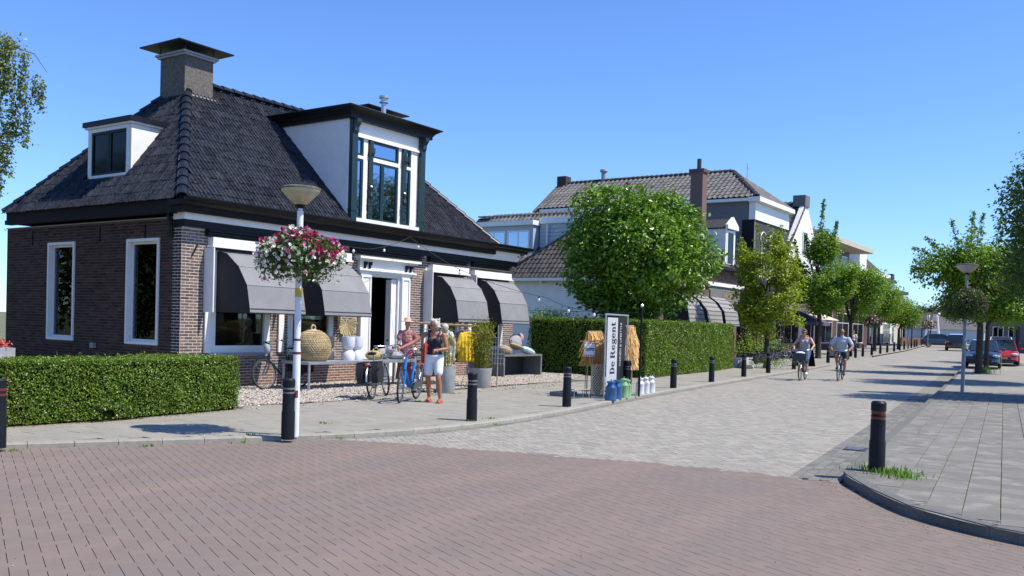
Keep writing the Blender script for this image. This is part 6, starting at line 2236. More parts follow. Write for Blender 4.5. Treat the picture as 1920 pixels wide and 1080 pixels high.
sf = Vector((0, RBY - BY0 + .25, RBZ - e_f))
def tf_(a, b):
    t = b / sf.length; x = ex + 1.0 + a
    if 44.9 < x < 46.3 and t < .75: return False
    return ex + 1.0 + (hipx - ex - 1.0) * t < x < BX1 + .1
gable_tiles(rb, (ex + 1.0, BY0 - .30, e_f - .02), (1, 0, 0), sf, BX1 - ex, sf.length, 'tile_brown', tf_, tw=.24, tl=.34, roll=.045, seed=2)
ridge_caps(rb, (ex, BY1 + .2, e_s + .02), (hipx, RBY, RBZ), 'tile_cap', objects=False)
ridge_caps(rb, (hipx, RBY, RBZ), (BX1, RBY, RBZ), 'tile_cap', objects=False)
MB().box(ex - .14, ex + .02, BY0, BY1 + .3, e_s - .16, e_s - .02).build('gutter', 'white_paint', bs)
for y in (19.0, 21.0, 23.0, 24.8):
    MB().box(ex - .02, BX0 - .002, y - .04, y + .04, e_s - .26, e_s - .165).build('gutter_bracket', 'white_paint', bs)
MB().box(ex + 1.0, BX1 + .2, BY0 - .40, BY0 - .02, e_f - .14, e_f - .03).build('gutter', 'black_paint', bs)
# brick chimney at the far gable
cb = MB().box(46.5, 47.15, 19.4, 20.1, 7.0, 10.25).build('chimney', 'brick_dark', bs)
MB().box(46.42, 47.23, 19.32, 20.18, 10.25, 10.42).build('chimney_rim', 'brick_dark', cb)
MB().tube([(46.8, 19.75, 10.4), (46.8, 19.75, 11.0)], .12, 10).build('chimney_pot', 'steel_dark', cb)
# white dormer
dm = MB()
yb = lambda z: BY0 - .25 + (z - e_f) / (RBZ - e_f) * (RBY - BY0 + .25)
for x0, x1 in ((44.95, 45.10), (46.15, 46.30)):
    ck_ = MB().prism([(x0, 17.40, 5.1), (x0, 17.40, 6.95), (x0, yb(6.95) + .1, 6.95), (x0, yb(5.1) + .1, 5.1)], (x1 - x0, 0, 0))
    if x0 < 45: do = ck_.build('dormer', 'white_paint', bs)
    else: ck_.build('cheek', 'white_paint', do)
MB().prism([(44.85, 17.25, 6.95), (46.40, 17.25, 6.95), (46.40, 17.25, 7.15), (45.62, 17.25, 7.60), (44.85, 17.25, 7.15)], (0, .14, 0)).build('pediment', 'white_paint', do)
MB().prism([(44.82, 17.40, 7.0), (46.42, 17.40, 7.0), (45.62, 17.40, 7.52)], (0, 2.1, 0)).build('dormer_roof', 'tile_brown', do)
pane_windows(bs, 'X', 17.42, [(45.10, 46.15, 5.05, 6.90)], w=.12, mull=False)
# potted window shelf, blue rolled parasol by the door
# D: low rear house with grey pan tiles and pale blue dormer
dh = thing('rear_house', 'low rear house with grey pan tile roof and pale blue dormer between the shop roofs', 'house', (42, 28, PZ))
MB().box(39.2, 45.0, 24.6, 31.2, 0, 5.0).build('wall', 'white_stucco', dh)
e0, rz = 4.9, 7.75
mb = MB().add([(38.9, 22.0, e0), (38.9, 31.6, e0), (42.3, 31.2, rz), (42.3, 22.0, rz), (45.7, 31.6, e0), (45.7, 22.0, e0)], [(0, 3, 2, 1), (3, 5, 4, 2), (1, 2, 4), (0, 5, 3), (0, 1, 4, 5)])
rd = mb.build('roof', 'tile_bed', dh)
sl = Vector((42.3 - 38.9, 0, rz - e0))
gable_tiles(rd, (38.85, 31.6, e0), (0, -1, 0), sl, 9.6, sl.length, 'tile_grey', lambda a, b: a > .3 * b and not (.6 < b < 3.3 and 31.6 - a < 29.2), tw=.27, tl=.36, roll=.05)
ridge_caps(rd, (42.3, 31.2, rz + .03), (42.3, 22.0, rz + .03), 'tile_grey', objects=False)
ddx = MB().box(39.4, 42.0, 25.6, 29.2, 5.0, 6.86).build('dormer', 'pale_blue_board', dh)
MB().box(39.2, 42.2, 25.5, 29.35, 6.86, 7.10).build('dormer_roof', 'white_paint', ddx)
pane_windows(dh, 'Y', 39.38, [(25.8, 27.2, 4.6, 6.6), (27.3, 28.8, 4.6, 6.6)], glass='sky_glass')
d3 = MB().box(39.9, 42.2, 22.3, 25.5, 5.0, 6.95).build('board_bay', 'pale_blue_board', dh)
MB().box(39.8, 42.3, 22.2, 25.495, 6.95, 7.25).build('bay_roof', 'white_paint', d3)
mb = MB()
for k in range(9):
    mb.box(39.88, 39.897, 22.32, 25.4, 5.1 + k * .2, 5.115 + k * .2)
mb.build('board_joint', 'lead', d3)
MB().tube([(39.8, 25.0, 6.9), (39.8, 25.0, 4.6)], .05, 8).build('downpipe', 'white_paint', dh)

# dark open front filling the gap up to the large house
gp = thing('dark_shop_front', 'dark wooden shop front with open doors between the two tiled houses', 'shop front', (49.0, 17.9, PZ))
MB().box(47.45, 50.7, 17.7, 18.0, 0, 4.6).build('wall', 'dark_room', gp)
MB().box(47.45, 50.7, 17.2, 17.69, 3.4, 3.75).build('canopy', 'black_paint', gp)
for x in (47.6, 49.2, 50.5):
    MB().box(x, x + .16, 17.5, 17.69, 0, 3.39).build('pillar', 'wood_brown', gp)
# C: large house with grey pan tiles
ch = thing('large_house', 'large grey house with broad grey tiled hipped roof and white cornice behind the linden', 'house', (55, 24, PZ))
CX0, CX1, CY0, CY1 = 50.8, 56.9, 18.0, 32.4
mb = MB()
mb.box(CX0, CX0 + .3, CY0, CY1, 0, 9.3)
mb.box(CX0 + .3, CX1, CY1 - .3, CY1, 0, 9.3)
cw_ = mb.build('side_wall', 'facade_grey', ch)
mb = MB()
cf = [(51.9, 52.9, 4.9, 7.0), (53.5, 54.5, 4.9, 7.0), (55.1, 56.1, 4.9, 7.0), (51.5, 53.5, .5, 3.2), (54.2, 56.4, .5, 3.2)]
wall_boxes(mb, 'X', CY0, .3, CX0 + .3, CX1, 0, 8.1, cf)
cwf = mb.build('front_wall', 'facade_dark' if False else 'steel_dark', ch)
cwf.data.materials[0] = mat('brick_black', (.045, .045, .05), .8, noise=.15, nscale=4)
pane_windows(ch, 'X', CY0 + .08, cf)
for a0, a1, z0, z1 in cf[:3]:
    mb = MB().torus(((a0 + a1) / 2, CY0 - .03, z1), .52, .035, 'Y', 16, 5, a0=0, a1=math.pi)
    mb.build('window_arch', 'white_paint', cwf)
mb = MB()
mb.box(CX0 - .06, CX1, CY0 - .08, CY0 + .3, 8.1, 9.1)
mb.box(CX0 - .30, CX1 + .1, CY0 - .40, CY0 + .3, 9.1, 9.36)
mb.box(CX0 - .26, CX0 - .002, CY0 + .3, CY1, 9.15, 9.32)
mb.build('cornice', 'white_paint', ch)
MB().box(CX0 - .04, CX0 - .002, CY0 - .02, CY0 + .7, 0, 8.09).build('corner_pilaster', 'black_paint', ch)
MB().box(CX0 - .3, CX1, CY0 - 1.3, CY0 - .05, 3.5, 3.75).build('shop_canopy', 'black_paint', ch)
MB().box(CX0 + .6, CX1, CY0 + .8, CY0 + .85, 0, 9).build('interior', 'dark_room', ch)
rx, rzc = 53.85, 11.45
mb = MB().add([(CX0 - .2, CY0 - .2, 9.36), (CX0 - .2, CY1 + .2, 9.36), (rx, CY1 + .2, rzc), (rx, CY0 + 2.5, rzc), (CX1 + .2, CY1 + .2, 9.36), (CX1 + .2, CY0 - .2, 9.36)], [(0, 3, 2, 1), (3, 5, 4, 2), (0, 5, 3), (1, 2, 4), (0, 1, 4, 5)])
rc = mb.build('roof', 'tile_bed', ch)
sl = Vector((rx - CX0 + .2, 0, rzc - 9.36))
def tc_(a, b):
    t = b / sl.length; y = CY1 + .2 - a
    return y > CY0 - .2 + 2.7 * t
gable_tiles(rc, (CX0 - .25, CY1 + .2, 9.36), (0, -1, 0), sl, CY1 - CY0 + .4, sl.length, 'tile_grey', tc_, tw=.33, tl=.42, roll=.07)
s2 = Vector((0, 2.7, rzc - 9.36))
gable_tiles(rc, (CX0 - .2, CY0 - .25, 9.36), (1, 0, 0), s2, CX1 - CX0 + .3, s2.length, 'tile_grey', lambda a, b: a > (rx - CX0 + .2) * b / s2.length and a < (CX1 - CX0 + .4) - (CX1 - rx) * b / s2.length, tw=.33, tl=.42, roll=.07)
ridge_caps(rc, (rx, CY1 + .2, rzc + .03), (rx, CY0 + 2.5, rzc + .03), 'tile_brown', r=.16, objects=False)
ridge_caps(rc, (CX0 - .2, CY0 - .2, 9.4), (rx, CY0 + 2.5, rzc + .03), 'tile_brown', r=.16, objects=False)
MB().prism([(CX0 - .3, CY1 + .1, 9.2), (rx, CY1 + .1, rzc + .1), (rx, CY1 + .1, rzc - .3), (CX0 + .4, CY1 + .1, 9.0)], (0, .45, 0)).build('verge', 'chimney_render', ch)
MB().box(rx - .4, rx + .3, CY1 - .2, CY1 + .5, rzc - .2, rzc + .5).build('chimney', 'bark', ch)
MB().tube([(rx, 29.5, rzc - .2), (rx, 29.5, rzc + .75)], .16, 10).lathe([(.22, .6), (.26, .66), (.24, .78), (.1, .84)], (rx, 29.5, rzc), 12).build('flue_pipe', 'lead', ch)
MB().tube([(56.0, 20.4, 9.6), (56.0, 20.4, 12.3)], .02, 4).tube([(55.7, 20.4, 12.0), (56.3, 20.4, 12.0)], .015, 4).build('antenna', 'lead', ch)

# the row beyond: gable house, flat-topped house, tiled house, white house, small far house
def street_wall(parent, x0, x1, y0, slope, z1, mats, wins=(), th=.3):
    """front wall following the street line; wins as (a0, a1, z0, z1) fractions in metres along it"""
    pass
eh = thing('gable_house', 'house with dark pan tiles and a white gable front, stubby chimney on its tip', 'house', (66, 22, PZ + gz(66)))
EX0, EX1, EY = 61.3, 71.2, 19.7
mb = MB()
mb.prism([(EX0, EY, 0), (EX1, EY, 0), (EX1, EY, 6.2), (66.6, EY, 11.0), (66.0, EY, 11.0), (EX0, EY, 6.2)], (0, .3, 0))
mb.build('front_wall', 'white_stucco', eh)
mb = MB().box(EX0, EX0 + .3, EY + .3, 32, 0, 6.1).build('side_wall', 'facade_cream', eh)
mb = MB().add([(EX0 - .2, EY + .25, 6.1), (EX0 - .2, 32, 6.1), (66.3, 32, 10.95), (66.3, EY + .25, 10.95), (EX1 + .1, 32, 6.1), (EX1 + .1, EY + .25, 6.1)], [(0, 3, 2, 1), (3, 5, 4, 2), (1, 2, 4)])
re_ = mb.build('roof', 'tile_bed', eh)
sl = Vector((66.3 - EX0 + .2, 0, 4.85))
gable_tiles(re_, (EX0 - .25, 32, 6.1), (0, -1, 0), sl, 32 - EY - .2, sl.length, 'tile_brown', tw=.4, tl=.5, roll=.08)
MB().box(65.8, 66.9, EY - .1, EY + .8, 10.8, 11.6).build('chimney', 'facade_grey', eh)
pane_windows(eh, 'X', EY - .03, [(62.5, 63.7, 4.2, 6.2), (65.6, 66.9, 4.2, 6.2), (68.6, 69.8, 4.2, 6.2), (65.7, 66.8, 7.4, 9.0), (62.0, 65.3, .5, 3.2), (66.2, 70.5, .5, 3.2)])
MB().box(EX0 - .1, EX1, EY - 2.2, EY - .05, 3.5, 3.62).build('awning', 'cream_cloth', eh)
rh = MB().add([(60, 27, 9.6), (66, 27, 9.6), (66, 31, 12.0), (60, 31, 12.0), (60, 35, 9.6), (66, 35, 9.6)], [(0, 1, 2, 3), (3, 2, 5, 4), (0, 3, 4), (1, 5, 2)]).build('roof', 'roof_red', None)
rear = thing('red_roof_house', 'house behind with an orange-red roof just showing over the grey cornice', 'house', (63, 31, PZ))
rh.parent = rear; rh.data.transform(Matrix.Translation(-wloc(rear)))
MB().box(60.2, 65.8, 27.4, 34.6, 0, 9.5).build('wall', 'facade_cream', rear)
MB().tube([(62.6, 27.8, 9.5), (62.6, 27.8, 12.2)], .15, 8).build('chimney', 'lead', rear)

fh = thing('tiled_house', 'dark tiled house with a pale flat overhanging roof behind the slender street tree', 'house', (82, 24, PZ + gz(82)))
mb = MB().box(71.4, 93.5, 21.4, 21.7, 0, 4.9)
wf2 = mb.build('front_wall', 'brick_dark', fh)
pane_windows(wf2, 'X', 21.37, [(76.5, 80.5, .9, 3.6), (82, 86, .9, 3.6), (87.5, 91.5, .9, 3.6)])
MB().prism([(75.0, 21.2, 4.9), (75.0, 25.2, 10.2), (75.0, 29.0, 4.9)], (18.5, 0, 0)).build('roof', 'tile_bed', fh)
s3 = Vector((0, 4.0, 5.3))
gable_tiles(fh, (75.0, 21.1, 4.9), (1, 0, 0), s3, 18.5, s3.length, 'tile_grey', tw=.5, tl=.55, roll=.1)
MB().prism([(93.5, 20.9, 4.6), (93.5, 25.2, 10.35), (93.5, 25.2, 9.9), (93.5, 21.3, 4.5)], (.35, 0, 0)).build('verge', 'wood_brown', fh)
up = MB().box(76.0, 86.5, 21.6, 25.5, 5.2, 9.2).build('upper_storey', 'facade_grey', fh)
pane_windows(fh, 'X', 21.57, [(77, 79, 6.3, 8.7), (80.5, 82.5, 6.3, 8.7), (83.8, 85.8, 6.3, 8.7)])
MB().box(75.2, 88.5, 19.9, 26.3, 9.2, 9.6).build('flat_roof', 'facade_cream', fh)

gh = thing('dark_gabled_house', 'dark tiled house with white gutter end rising beyond the flat-roofed one', 'house', (100, 26, PZ + gz(100)))
MB().box(94.2, 112, 24.2, 24.5, 0, 8.4).build('front_wall', 'brick_dark', gh)
MB().prism([(94.2, 23.8, 8.4), (94.2, 28.4, 12.7), (94.2, 33, 8.4)], (17.6, 0, 0)).build('roof', 'tile_bed', gh)
s4 = Vector((0, 4.6, 4.3))
gable_tiles(gh, (94.2, 23.75, 8.4), (1, 0, 0), s4, 17.6, s4.length, 'tile_brown', tw=.55, tl=.6, roll=.1)
MB().box(93.9, 112.3, 23.3, 23.9, 8.3, 8.7).build('gutter', 'white_paint', gh)
MB().box(94.1, 94.195, 24.3, 33, 0, 8.4).build('side_wall', 'facade_cream', gh)
MB().box(100, 103, 23.9, 26.5, 8.8, 10.6).build('dormer', 'white_paint', gh)
pane_windows(gh, 'X', 24.17, [(96, 98, 4.8, 7.0), (100, 102, 4.8, 7.0), (104, 106, 4.8, 7.0), (95.5, 99.5, .8, 3.4), (101, 105, .8, 3.4), (106.5, 110.5, .8, 3.4)])
hh = thing('white_house', 'narrow white house with stepped parapet farther down the street', 'house', (118, 26.5, PZ + gz(118)))
MB().box(113, 124, 25.4, 34, 0, 8.4).build('wall', 'white_stucco', hh)
MB().box(112.8, 124.2, 25.1, 26.2, 8.4, 8.8).box(114, 115.2, 25.1, 26.2, 8.8, 9.5).box(121.8, 123, 25.1, 26.2, 8.8, 9.5).build('parapet', 'black_paint', hh)
pane_windows(hh, 'X', 25.36, [(114.5, 116, 4.6, 6.8), (118, 119.5, 4.6, 6.8), (121, 122.5, 4.6, 6.8), (114, 117, .8, 3.2), (119, 122.5, .8, 3.2)])
pane_windows(hh, 'Y', 112.96, [(26.6, 27.8, 4.6, 6.6)])
ih = thing('balcony_house', 'last narrow house of the left row with dark balconies', 'house', (132, 28, PZ + gz(130)))
MB().box(126, 140, 27.2, 36, 0, 7.6).build('wall', 'facade_cream', ih)
MB().box(125.8, 140.2, 26.6, 36.2, 7.6, 8.0).build('roof', 'black_paint', ih)
MB().box(126.3, 129, 26.0, 27.19, 5.2, 6.2).build('balcony', 'black_paint', ih)
pane_windows(ih, 'X', 27.16, [(130, 132, 4.4, 6.6), (134, 136, 4.4, 6.6), (129, 134, .6, 3.0)])
# end of the street: grey roofed sheds and the white bridge frame
for i, (x, y0, y1, zr, lab, c_) in enumerate([(176, 29.2, 33.8, 5.3, 'dark brown-roofed shed at the end of the street', 'tile_brown'), (172, 20.5, 29.0, 5.1, 'grey-roofed white shed at the end of the street, the right one', 'tile_grey')]):
    t_ = thing('shed', lab, 'house', (x, (y0 + y1) / 2, gz(200)), 'sheds closing the street')
    MB().box(x, x + 9, y0, y1, gz(200), gz(200) + 2.5).build('wall', 'pale_blue_board', t_)
    MB().prism([(x - .4, y0 - .3, gz(200) + 2.4), (x + 4.5, y0 - .3, gz(200) + zr), (x + 9.4, y0 - .3, gz(200) + 2.4)], (0, y1 - y0 + .5, 0)).build('roof', c_, t_)
    MB().prism([(x - .6, y0 - .45, gz(200) + 2.3), (x + 4.4, y0 - .45, gz(200) + zr + .15), (x + 4.4, y0 - .45, gz(200) + zr - .15), (x - .2, y0 - .45, gz(200) + 2.2)], (0, .3, 0)).build('verge', 'white_paint', t_)
br = thing('drawbridge', 'small white drawbridge frame with two posts at the end of the street', 'bridge', (158, 26.3, gz(200)))
z0 = gz(200)
for y in (25.6, 26.9):
    MB().tube([(158, y + (.45 if y > 26 else -.45), z0), (158, y, z0 + 4.2)], .16, 8).lathe([(.2, 0), (.26, .2), (.1, .5)], (158, y, z0 + 4.1), 8).build('post', 'white_paint', br)
MB().box(157.8, 158.2, 25.5, 27.0, z0 + 2.0, z0 + 2.3).build('cross_beam', 'white_paint', br)
MB().box(157.85, 158.15, 25.7, 26.8, z0 + 2.5, z0 + 3.5).build('brown_panel', 'roof_red', br)
MB().box(157, 159, 24.9, 27.7, z0, z0 + .9).build('base', 'white_paint', br)
# right side buildings glimpsed under the trees
rs = thing('right_row_house', 'pale house front glimpsed under the trees beyond the parked cars on the right', 'house', (100, -2, gz(100)))
MB().box(96, 118, 1.2, 9.0, 0, 7).build('wall', 'facade_grey', rs)
pane_windows(rs, 'Y', 95.96, [(2, 3.2, 1.2, 3.2), (4.4, 5.6, 1.2, 3.2), (6.8, 8, 1.2, 3.2)])
MB().box(95.7, 118.3, .9, 9.3, 7, 7.4).build('roof', 'tile_brown', rs)
rs = thing('right_row_house', 'brick house at the right edge behind the nearer trees', 'house', (60, -6, gz(60)))
MB().box(66, 90, -9.0, -2.4, 0, 6.5).build('wall', 'brick_red', rs)
MB().box(65.7, 90.3, -9.3, -2.1, 6.5, 6.9).build('roof', 'tile_brown', rs)
pane_windows(rs, 'Y', 65.96, [(-8, -6.5, 1, 3), (-5.2, -3.7, 1, 3)])
rs = thing('end_house', 'white house front with a small window closing the view right of the road end', 'house', (128, 10, gz(130)))
MB().box(126, 138, 5.5, 14.6, 0, 6.2).build('wall', 'facade_grey', rs)
MB().box(125.9, 125.995, 7.2, 10.6, 0, 4.6).build('gable_panel', 'white_stucco', rs)
pane_windows(rs, 'Y', 125.86, [(8.2, 9.6, 2.0, 3.4), (11.2, 12.4, 1.4, 3.2), (12.9, 14.1, 1.4, 3.2)])
MB().prism([(125.6, 5.2, 6.2), (131, 5.2, 9.0), (138.4, 5.2, 6.2)], (0, 9.7, 0)).build('roof', 'tile_brown', rs)
# ------------------------------------------------------------------ cafe stretch of the pavement
pz = lambda x: PZ + gz(x)
ps = thing('parasol', 'large purple square parasol over the cafe terrace', 'parasol', (56.9, 17.1, pz(56)))
c = (56.9, 17.1)
V = [(c[0] - 1.5, c[1] - 1.5, 2.25), (c[0] + 1.5, c[1] - 1.5, 2.25), (c[0] + 1.5, c[1] + 1.5, 2.25), (c[0] - 1.5, c[1] + 1.5, 2.25), (c[0], c[1], 2.95)]
V += [(x, y, 2.05) for x, y, z in V[:4]]
V = [(x, y, z + gz(56)) for x, y, z in V]
MB().add(V, [(0, 1, 4), (1, 2, 4), (2, 3, 4), (3, 0, 4), (5, 6, 1, 0), (6, 7, 2, 1), (7, 8, 3, 2), (8, 5, 0, 3)]).build('canopy', 'purple_cloth', ps)
MB().tube([(c[0], c[1], 0.1), (c[0], c[1], 2.9)], .04, 8).build('pole', 'white_paint', ps)
MB().box(c[0] - .35, c[0] + .35, c[1] - .35, c[1] + .35, pz(54), pz(54) + .12).build('base', 'concrete', ps)
ps = thing('parasol', 'cream parasol beyond the purple one', 'parasol', (62.5, 17.8, pz(62)))
c = (62.0, 17.6)
V = [(c[0] - 1.3, c[1] - 1.3, 2.6), (c[0] + 1.3, c[1] - 1.3, 2.6), (c[0] + 1.3, c[1] + 1.3, 2.6), (c[0] - 1.3, c[1] + 1.3, 2.6), (c[0], c[1], 3.2)]
MB().add(V, [(0, 1, 4), (1, 2, 4), (2, 3, 4), (3, 0, 4)]).build('canopy', 'cream_cloth', ps)
MB().tube([(c[0], c[1], .1), (c[0], c[1], 3.15)], .04, 8).build('pole', 'white_paint', ps)
def aboard(x, y, lab, face, w_=.62, h_=1.0, rz=-.5):
    t_ = thing('pavement_sign', lab, 'a-board', (x, y, pz(x)), 'boards standing on the left pavement', rz)
    for s in (-1, 1):
        mb = MB()
        mb.prism([(s * .28, -w_ / 2, 0), (s * .28, w_ / 2, 0), (s * .04, w_ / 2, h_), (s * .04, -w_ / 2, h_)], (s * .03, 0, 0))
        f = link('board_frame', mb.mesh('board_frame', 'black_paint'), t_, world=False)
        mb = MB()
        mb.prism([(s * .30, -w_ / 2 + .05, .12), (s * .30, w_ / 2 - .05, .12), (s * .085, w_ / 2 - .05, h_ - .06), (s * .085, -w_ / 2 + .05, h_ - .06)], (s * .012, 0, 0))
        link('board_face', mb.mesh('board_face', face), f, world=False)
    return t_
aboard(44.2, 12.95, 'black framed pavement sign with grey face just right of the cycling woman', 'facade_grey', .8, 1.15)
aboard(58.2, 15.2, 'pavement sign with white face and rounded dark head, right of the cycling man', 'banner_white', .8, 1.25)
aboard(62.0, 15.6, 'second pavement sign with white face, farther right of the cycling man', 'ceramic_white', .8, 1.3)
# plants of the next shop
def potted(x, y, lab, r, h, kind, seed, pot='terracotta', flower=None, base=0):
    rng = np.random.default_rng(seed)
    t_ = thing('potted_plant', lab, 'potted plant', (x, y, pz(x) + base), 'potted plants of the next shop')
    MB().lathe([(r * .6, 0), (r * .85, h), (r * .9, h), (r * .8, h - .02), (.01, h - .03)], (x, y, pz(x) + base), 14, cap=False).build('pot', pot, t_)
    n = 420
    if kind == 'grassy':
        V, F = [], []
        for i in range(260):
            a = rng.uniform(0, 6.28); L = rng.uniform(.35, .8); k = len(V)
            b = np.array([x, y, pz(x) + base + h])
            d = np.array([math.cos(a), math.sin(a), 0])
            q = np.array([-math.sin(a), math.cos(a), 0]) * .012
            p1 = b + d * L * .25 + np.array([0, 0, L * .7]); p2 = b + d * L * .7 + np.array([0, 0, L * .75])
            V += [b - q, b + q, p1 + q, p1 - q, p2]
            F += [(k, k + 1, k + 2, k + 3), (k + 3, k + 2, k + 4)]
        link('leaves', mesh_from('leaves', V, F, 'grass_blade'), t_)
    else:
        C = rng.normal(0, 1, (n, 3)) * np.array([r * .9, r * .9, r * .6]) + np.array([x, y, pz(x) + base + h + r * .5])
        V, F = leaf_quads(C, .08, rng)
        link('leaves', mesh_from('leaves', V, F, 'leaf_linden' if kind == 'leafy' else 'leaf_maple'), t_)
    if flower:
        C = rng.normal(0, 1, (26, 3)) * np.array([r, r, r * .5]) + np.array([x, y, pz(x) + base + h + r * 1.3])
        V, F = petals(C, .09, rng)
        link('blossoms', mesh_from('blossoms', V, F, flower), t_)
ped = MB().box(39.2, 42.6, 15.2, 16.6, PZ, PZ + .22).build('stone_plinth', 'concrete')
tag(ped, 'low stone plinth carrying the potted plants of the next shop', 'plinth')
potted(39.6, 15.6, 'spiky grassy plant in a terracotta pot right beside the tall hedge', .34, .42, 'grassy', 1, base=.22)
potted(40.5, 15.7, 'second spiky plant with white flower heads in a brown pot', .36, .40, 'grassy', 2, flower='petal_white', base=.22)
potted(41.4, 15.6, 'bushy plant in a red terracotta pot on the plinth', .34, .40, 'leafy', 3, base=.22)
potted(43.6, 15.4, 'reddish flowering shrub in a dark pot left of the nearest street tree', .55, .55, 'maple', 4, 'bag_black', mat('petal_orange', (.30, .12, .06), .7))
potted(46.0, 15.8, 'orange flowering plant behind the street tree trunk', .5, .6, 'leafy', 5, 'bag_black', mat('petal_orange', (.30, .12, .06), .7))
potted(49.5, 16.2, 'lilac flowering plant left of the purple parasol', .5, .6, 'leafy', 6, 'bag_black', 'petal_pink')
lav = thing('lavender', 'purple lavender growing round the foot of the nearest street tree', 'lavender', (40.2, 13.1, pz(40)))
rg = np.random.default_rng(12)
V, F = leaf_quads(rg.normal(0, 1, (900, 3)) * np.array([.35, .45, .14]) + np.array([40.1, 13.2, .38]), .08, rg, None, aspect=.3)
link('leaves', mesh_from('leaves', V, F, 'leaf_hedge'), lav)
V, F = leaf_quads(rg.normal(0, 1, (420, 3)) * np.array([.36, .46, .10]) + np.array([40.1, 13.2, .62]), .07, rg, None, aspect=.35)
link('blossoms', mesh_from('blossoms', V, F, 'lavender'), lav)
for i, (x, y, r, lab) in enumerate([(38.9, 13.9, .34, 'pale boulder with a flat top left of the nearest street tree'), (39.4, 14.2, .26, 'smaller boulder stacked beside the pale one'), (38.3, 14.6, .22, 'low dark boulder next to the white bench')]):
    rng = np.random.default_rng(i)
    bm = bmesh.new(); bmesh.ops.create_icosphere(bm, subdivisions=2, radius=r)
    for v in bm.verts: v.co *= 1 + .22 * math.sin(v.co.x * 17 + i) * math.cos(v.co.y * 13); v.co.z *= .72
    me = bpy.data.meshes.new('boulder'); bm.to_mesh(me); bm.free(); me.materials.append(MATS['boulder'])
    o = link('boulder', me, loc=(x, y, pz(x) + r * .5)); tag(o, lab, 'boulder', 'boulders at the street tree')
be = thing('bench', 'low white bench on the pavement beside the potted plants', 'bench', (39.9, 14.6, pz(40)))
MB().box(39.3, 41.3, 14.5, 14.9, .42, .48).build('seat', 'white_paint', be)
for x in (39.4, 41.1): MB().box(x, x + .1, 14.52, 14.88, PZ, .42).build('leg', 'white_paint', be)
ivy = thing('climbing_plant', 'green climber hanging on the dark pillars behind the cyclists', 'climber', (47.9, 16.8, pz(48)))
rg = np.random.default_rng(19)
C = np.vstack([rg.normal(0, 1, (300, 3)) * np.array([.18, .18, .8]) + np.array([x, 16.9, 1.9]) for x in (47.6, 49.3, 51.2)])
V, F = leaf_quads(C, .13, rg)
link('leaves', mesh_from('leaves', V, F, 'leaf_linden'), ivy)
MB().tube([(47.6, 16.9, PZ), (47.6, 16.9, 3.1)], .05, 6).tube([(49.3, 16.9, PZ), (49.3, 16.9, 3.1)], .05, 6).tube([(51.2, 16.9, PZ), (51.2, 16.9, 3.1)], .05, 6).build('stems', 'bark', ivy)
# cafe furniture as table and chairs under the parasols
def cafe_table(x, y, lab):
    t_ = thing('cafe_table', lab, 'table', (x, y, pz(x)), 'tables and chairs of the cafe terrace')
    z = pz(x)
    MB().lathe([(.38, .72), (.38, .75)], (x, y, z), 14).build('table_top', 'wood_brown', t_)
    MB().tube([(x, y, z), (x, y, z + .72)], .03, 6).lathe([(.22, 0), (.22, .03)], (x, y, z), 10).build('pedestal', 'black_paint', t_)
def cafe_chair(x, y, rz, lab):
    t_ = thing('cafe_chair', lab, 'chair', (x, y, pz(x)), 'tables and chairs of the cafe terrace', rz)
    link('seat', MB().box(-.21, .21, -.21, .21, .43, .47).mesh('seat', 'driftwood'), t_, world=False)
    link('backrest', MB().box(-.21, -.17, -.21, .21, .55, .88).mesh('backrest', 'driftwood'), t_, world=False)
    for sx in (-.19, .19):
        for sy in (-.19, .19):
            link('leg', MB().box(sx - .015, sx + .015, sy - .015, sy + .015, 0, .88 if sx < 0 else .43).mesh('leg', 'black_paint'), t_, world=False)
cafe_table(53.5, 16.6, 'small round cafe table nearest under the purple parasol')
cafe_table(56.0, 17.4, 'small round cafe table farther under the purple parasol')
cafe_chair(52.9, 16.6, 0, 'cafe chair nearest the street tree under the purple parasol')
cafe_chair(54.1, 16.9, 3.1, 'cafe chair behind the nearest round cafe table')
cafe_chair(55.4, 17.2, .3, 'cafe chair before the farther round cafe table')
# flag on a slanting pole
fl_ = thing('flag', 'red flag with union cross hanging from a slanting pole down the street', 'flag', (91.0, 21.2, 4.2))
MB().tube([(91.2, 22.6, 4.0), (90.6, 19.2, 5.6)], .045, 6).build('flag_pole', 'white_paint', fl_)
nu, nv = 24, 16
V, F, mi = [], [], []
for i in range(nu + 1):
    for j in range(nv + 1):
        u, v = i / nu, j / nv        # u along the fly, v along the hoist
        bx = 90.6 + .55 * (1 - v) * .35
        V.append((90.62 + .12 * math.sin(u * 9) - .25 * u, 19.3 + (1 - v) * 1.3 * .9 - u * .35, 5.5 - (1 - v) * .62 - u * 1.9 + .05 * math.sin(v * 7 + u * 5)))
for i in range(nu):
    for j in range(nv):
        F.append((i * (nv + 1) + j, (i + 1) * (nv + 1) + j, (i + 1) * (nv + 1) + j + 1, i * (nv + 1) + j + 1))
        u, v = (i + .5) / nu, (j + .5) / nv
        c = 0
        if u < .45:
            x, y = u / .45 * 2 - 1, v * 2 - 1
            c = 2
            if abs(abs(x) - abs(y)) < .34: c = 1
            if abs(abs(x) - abs(y)) < .12: c = 0
            if abs(x) < .34 or abs(y) < .34: c = 1
            if abs(x) < .18 or abs(y) < .18: c = 0
        mi.append(c)
mat('flag_red', (.60, .03, .05), .7, trans=.0); mat('flag_white', (.75, .73, .76), .7); mat('flag_blue', (.05, .07, .28), .7)
link('flag_cloth', mesh_from('flag_cloth', V, F, ['flag_red', 'flag_white', 'flag_blue'], mi, smooth=True), fl_)
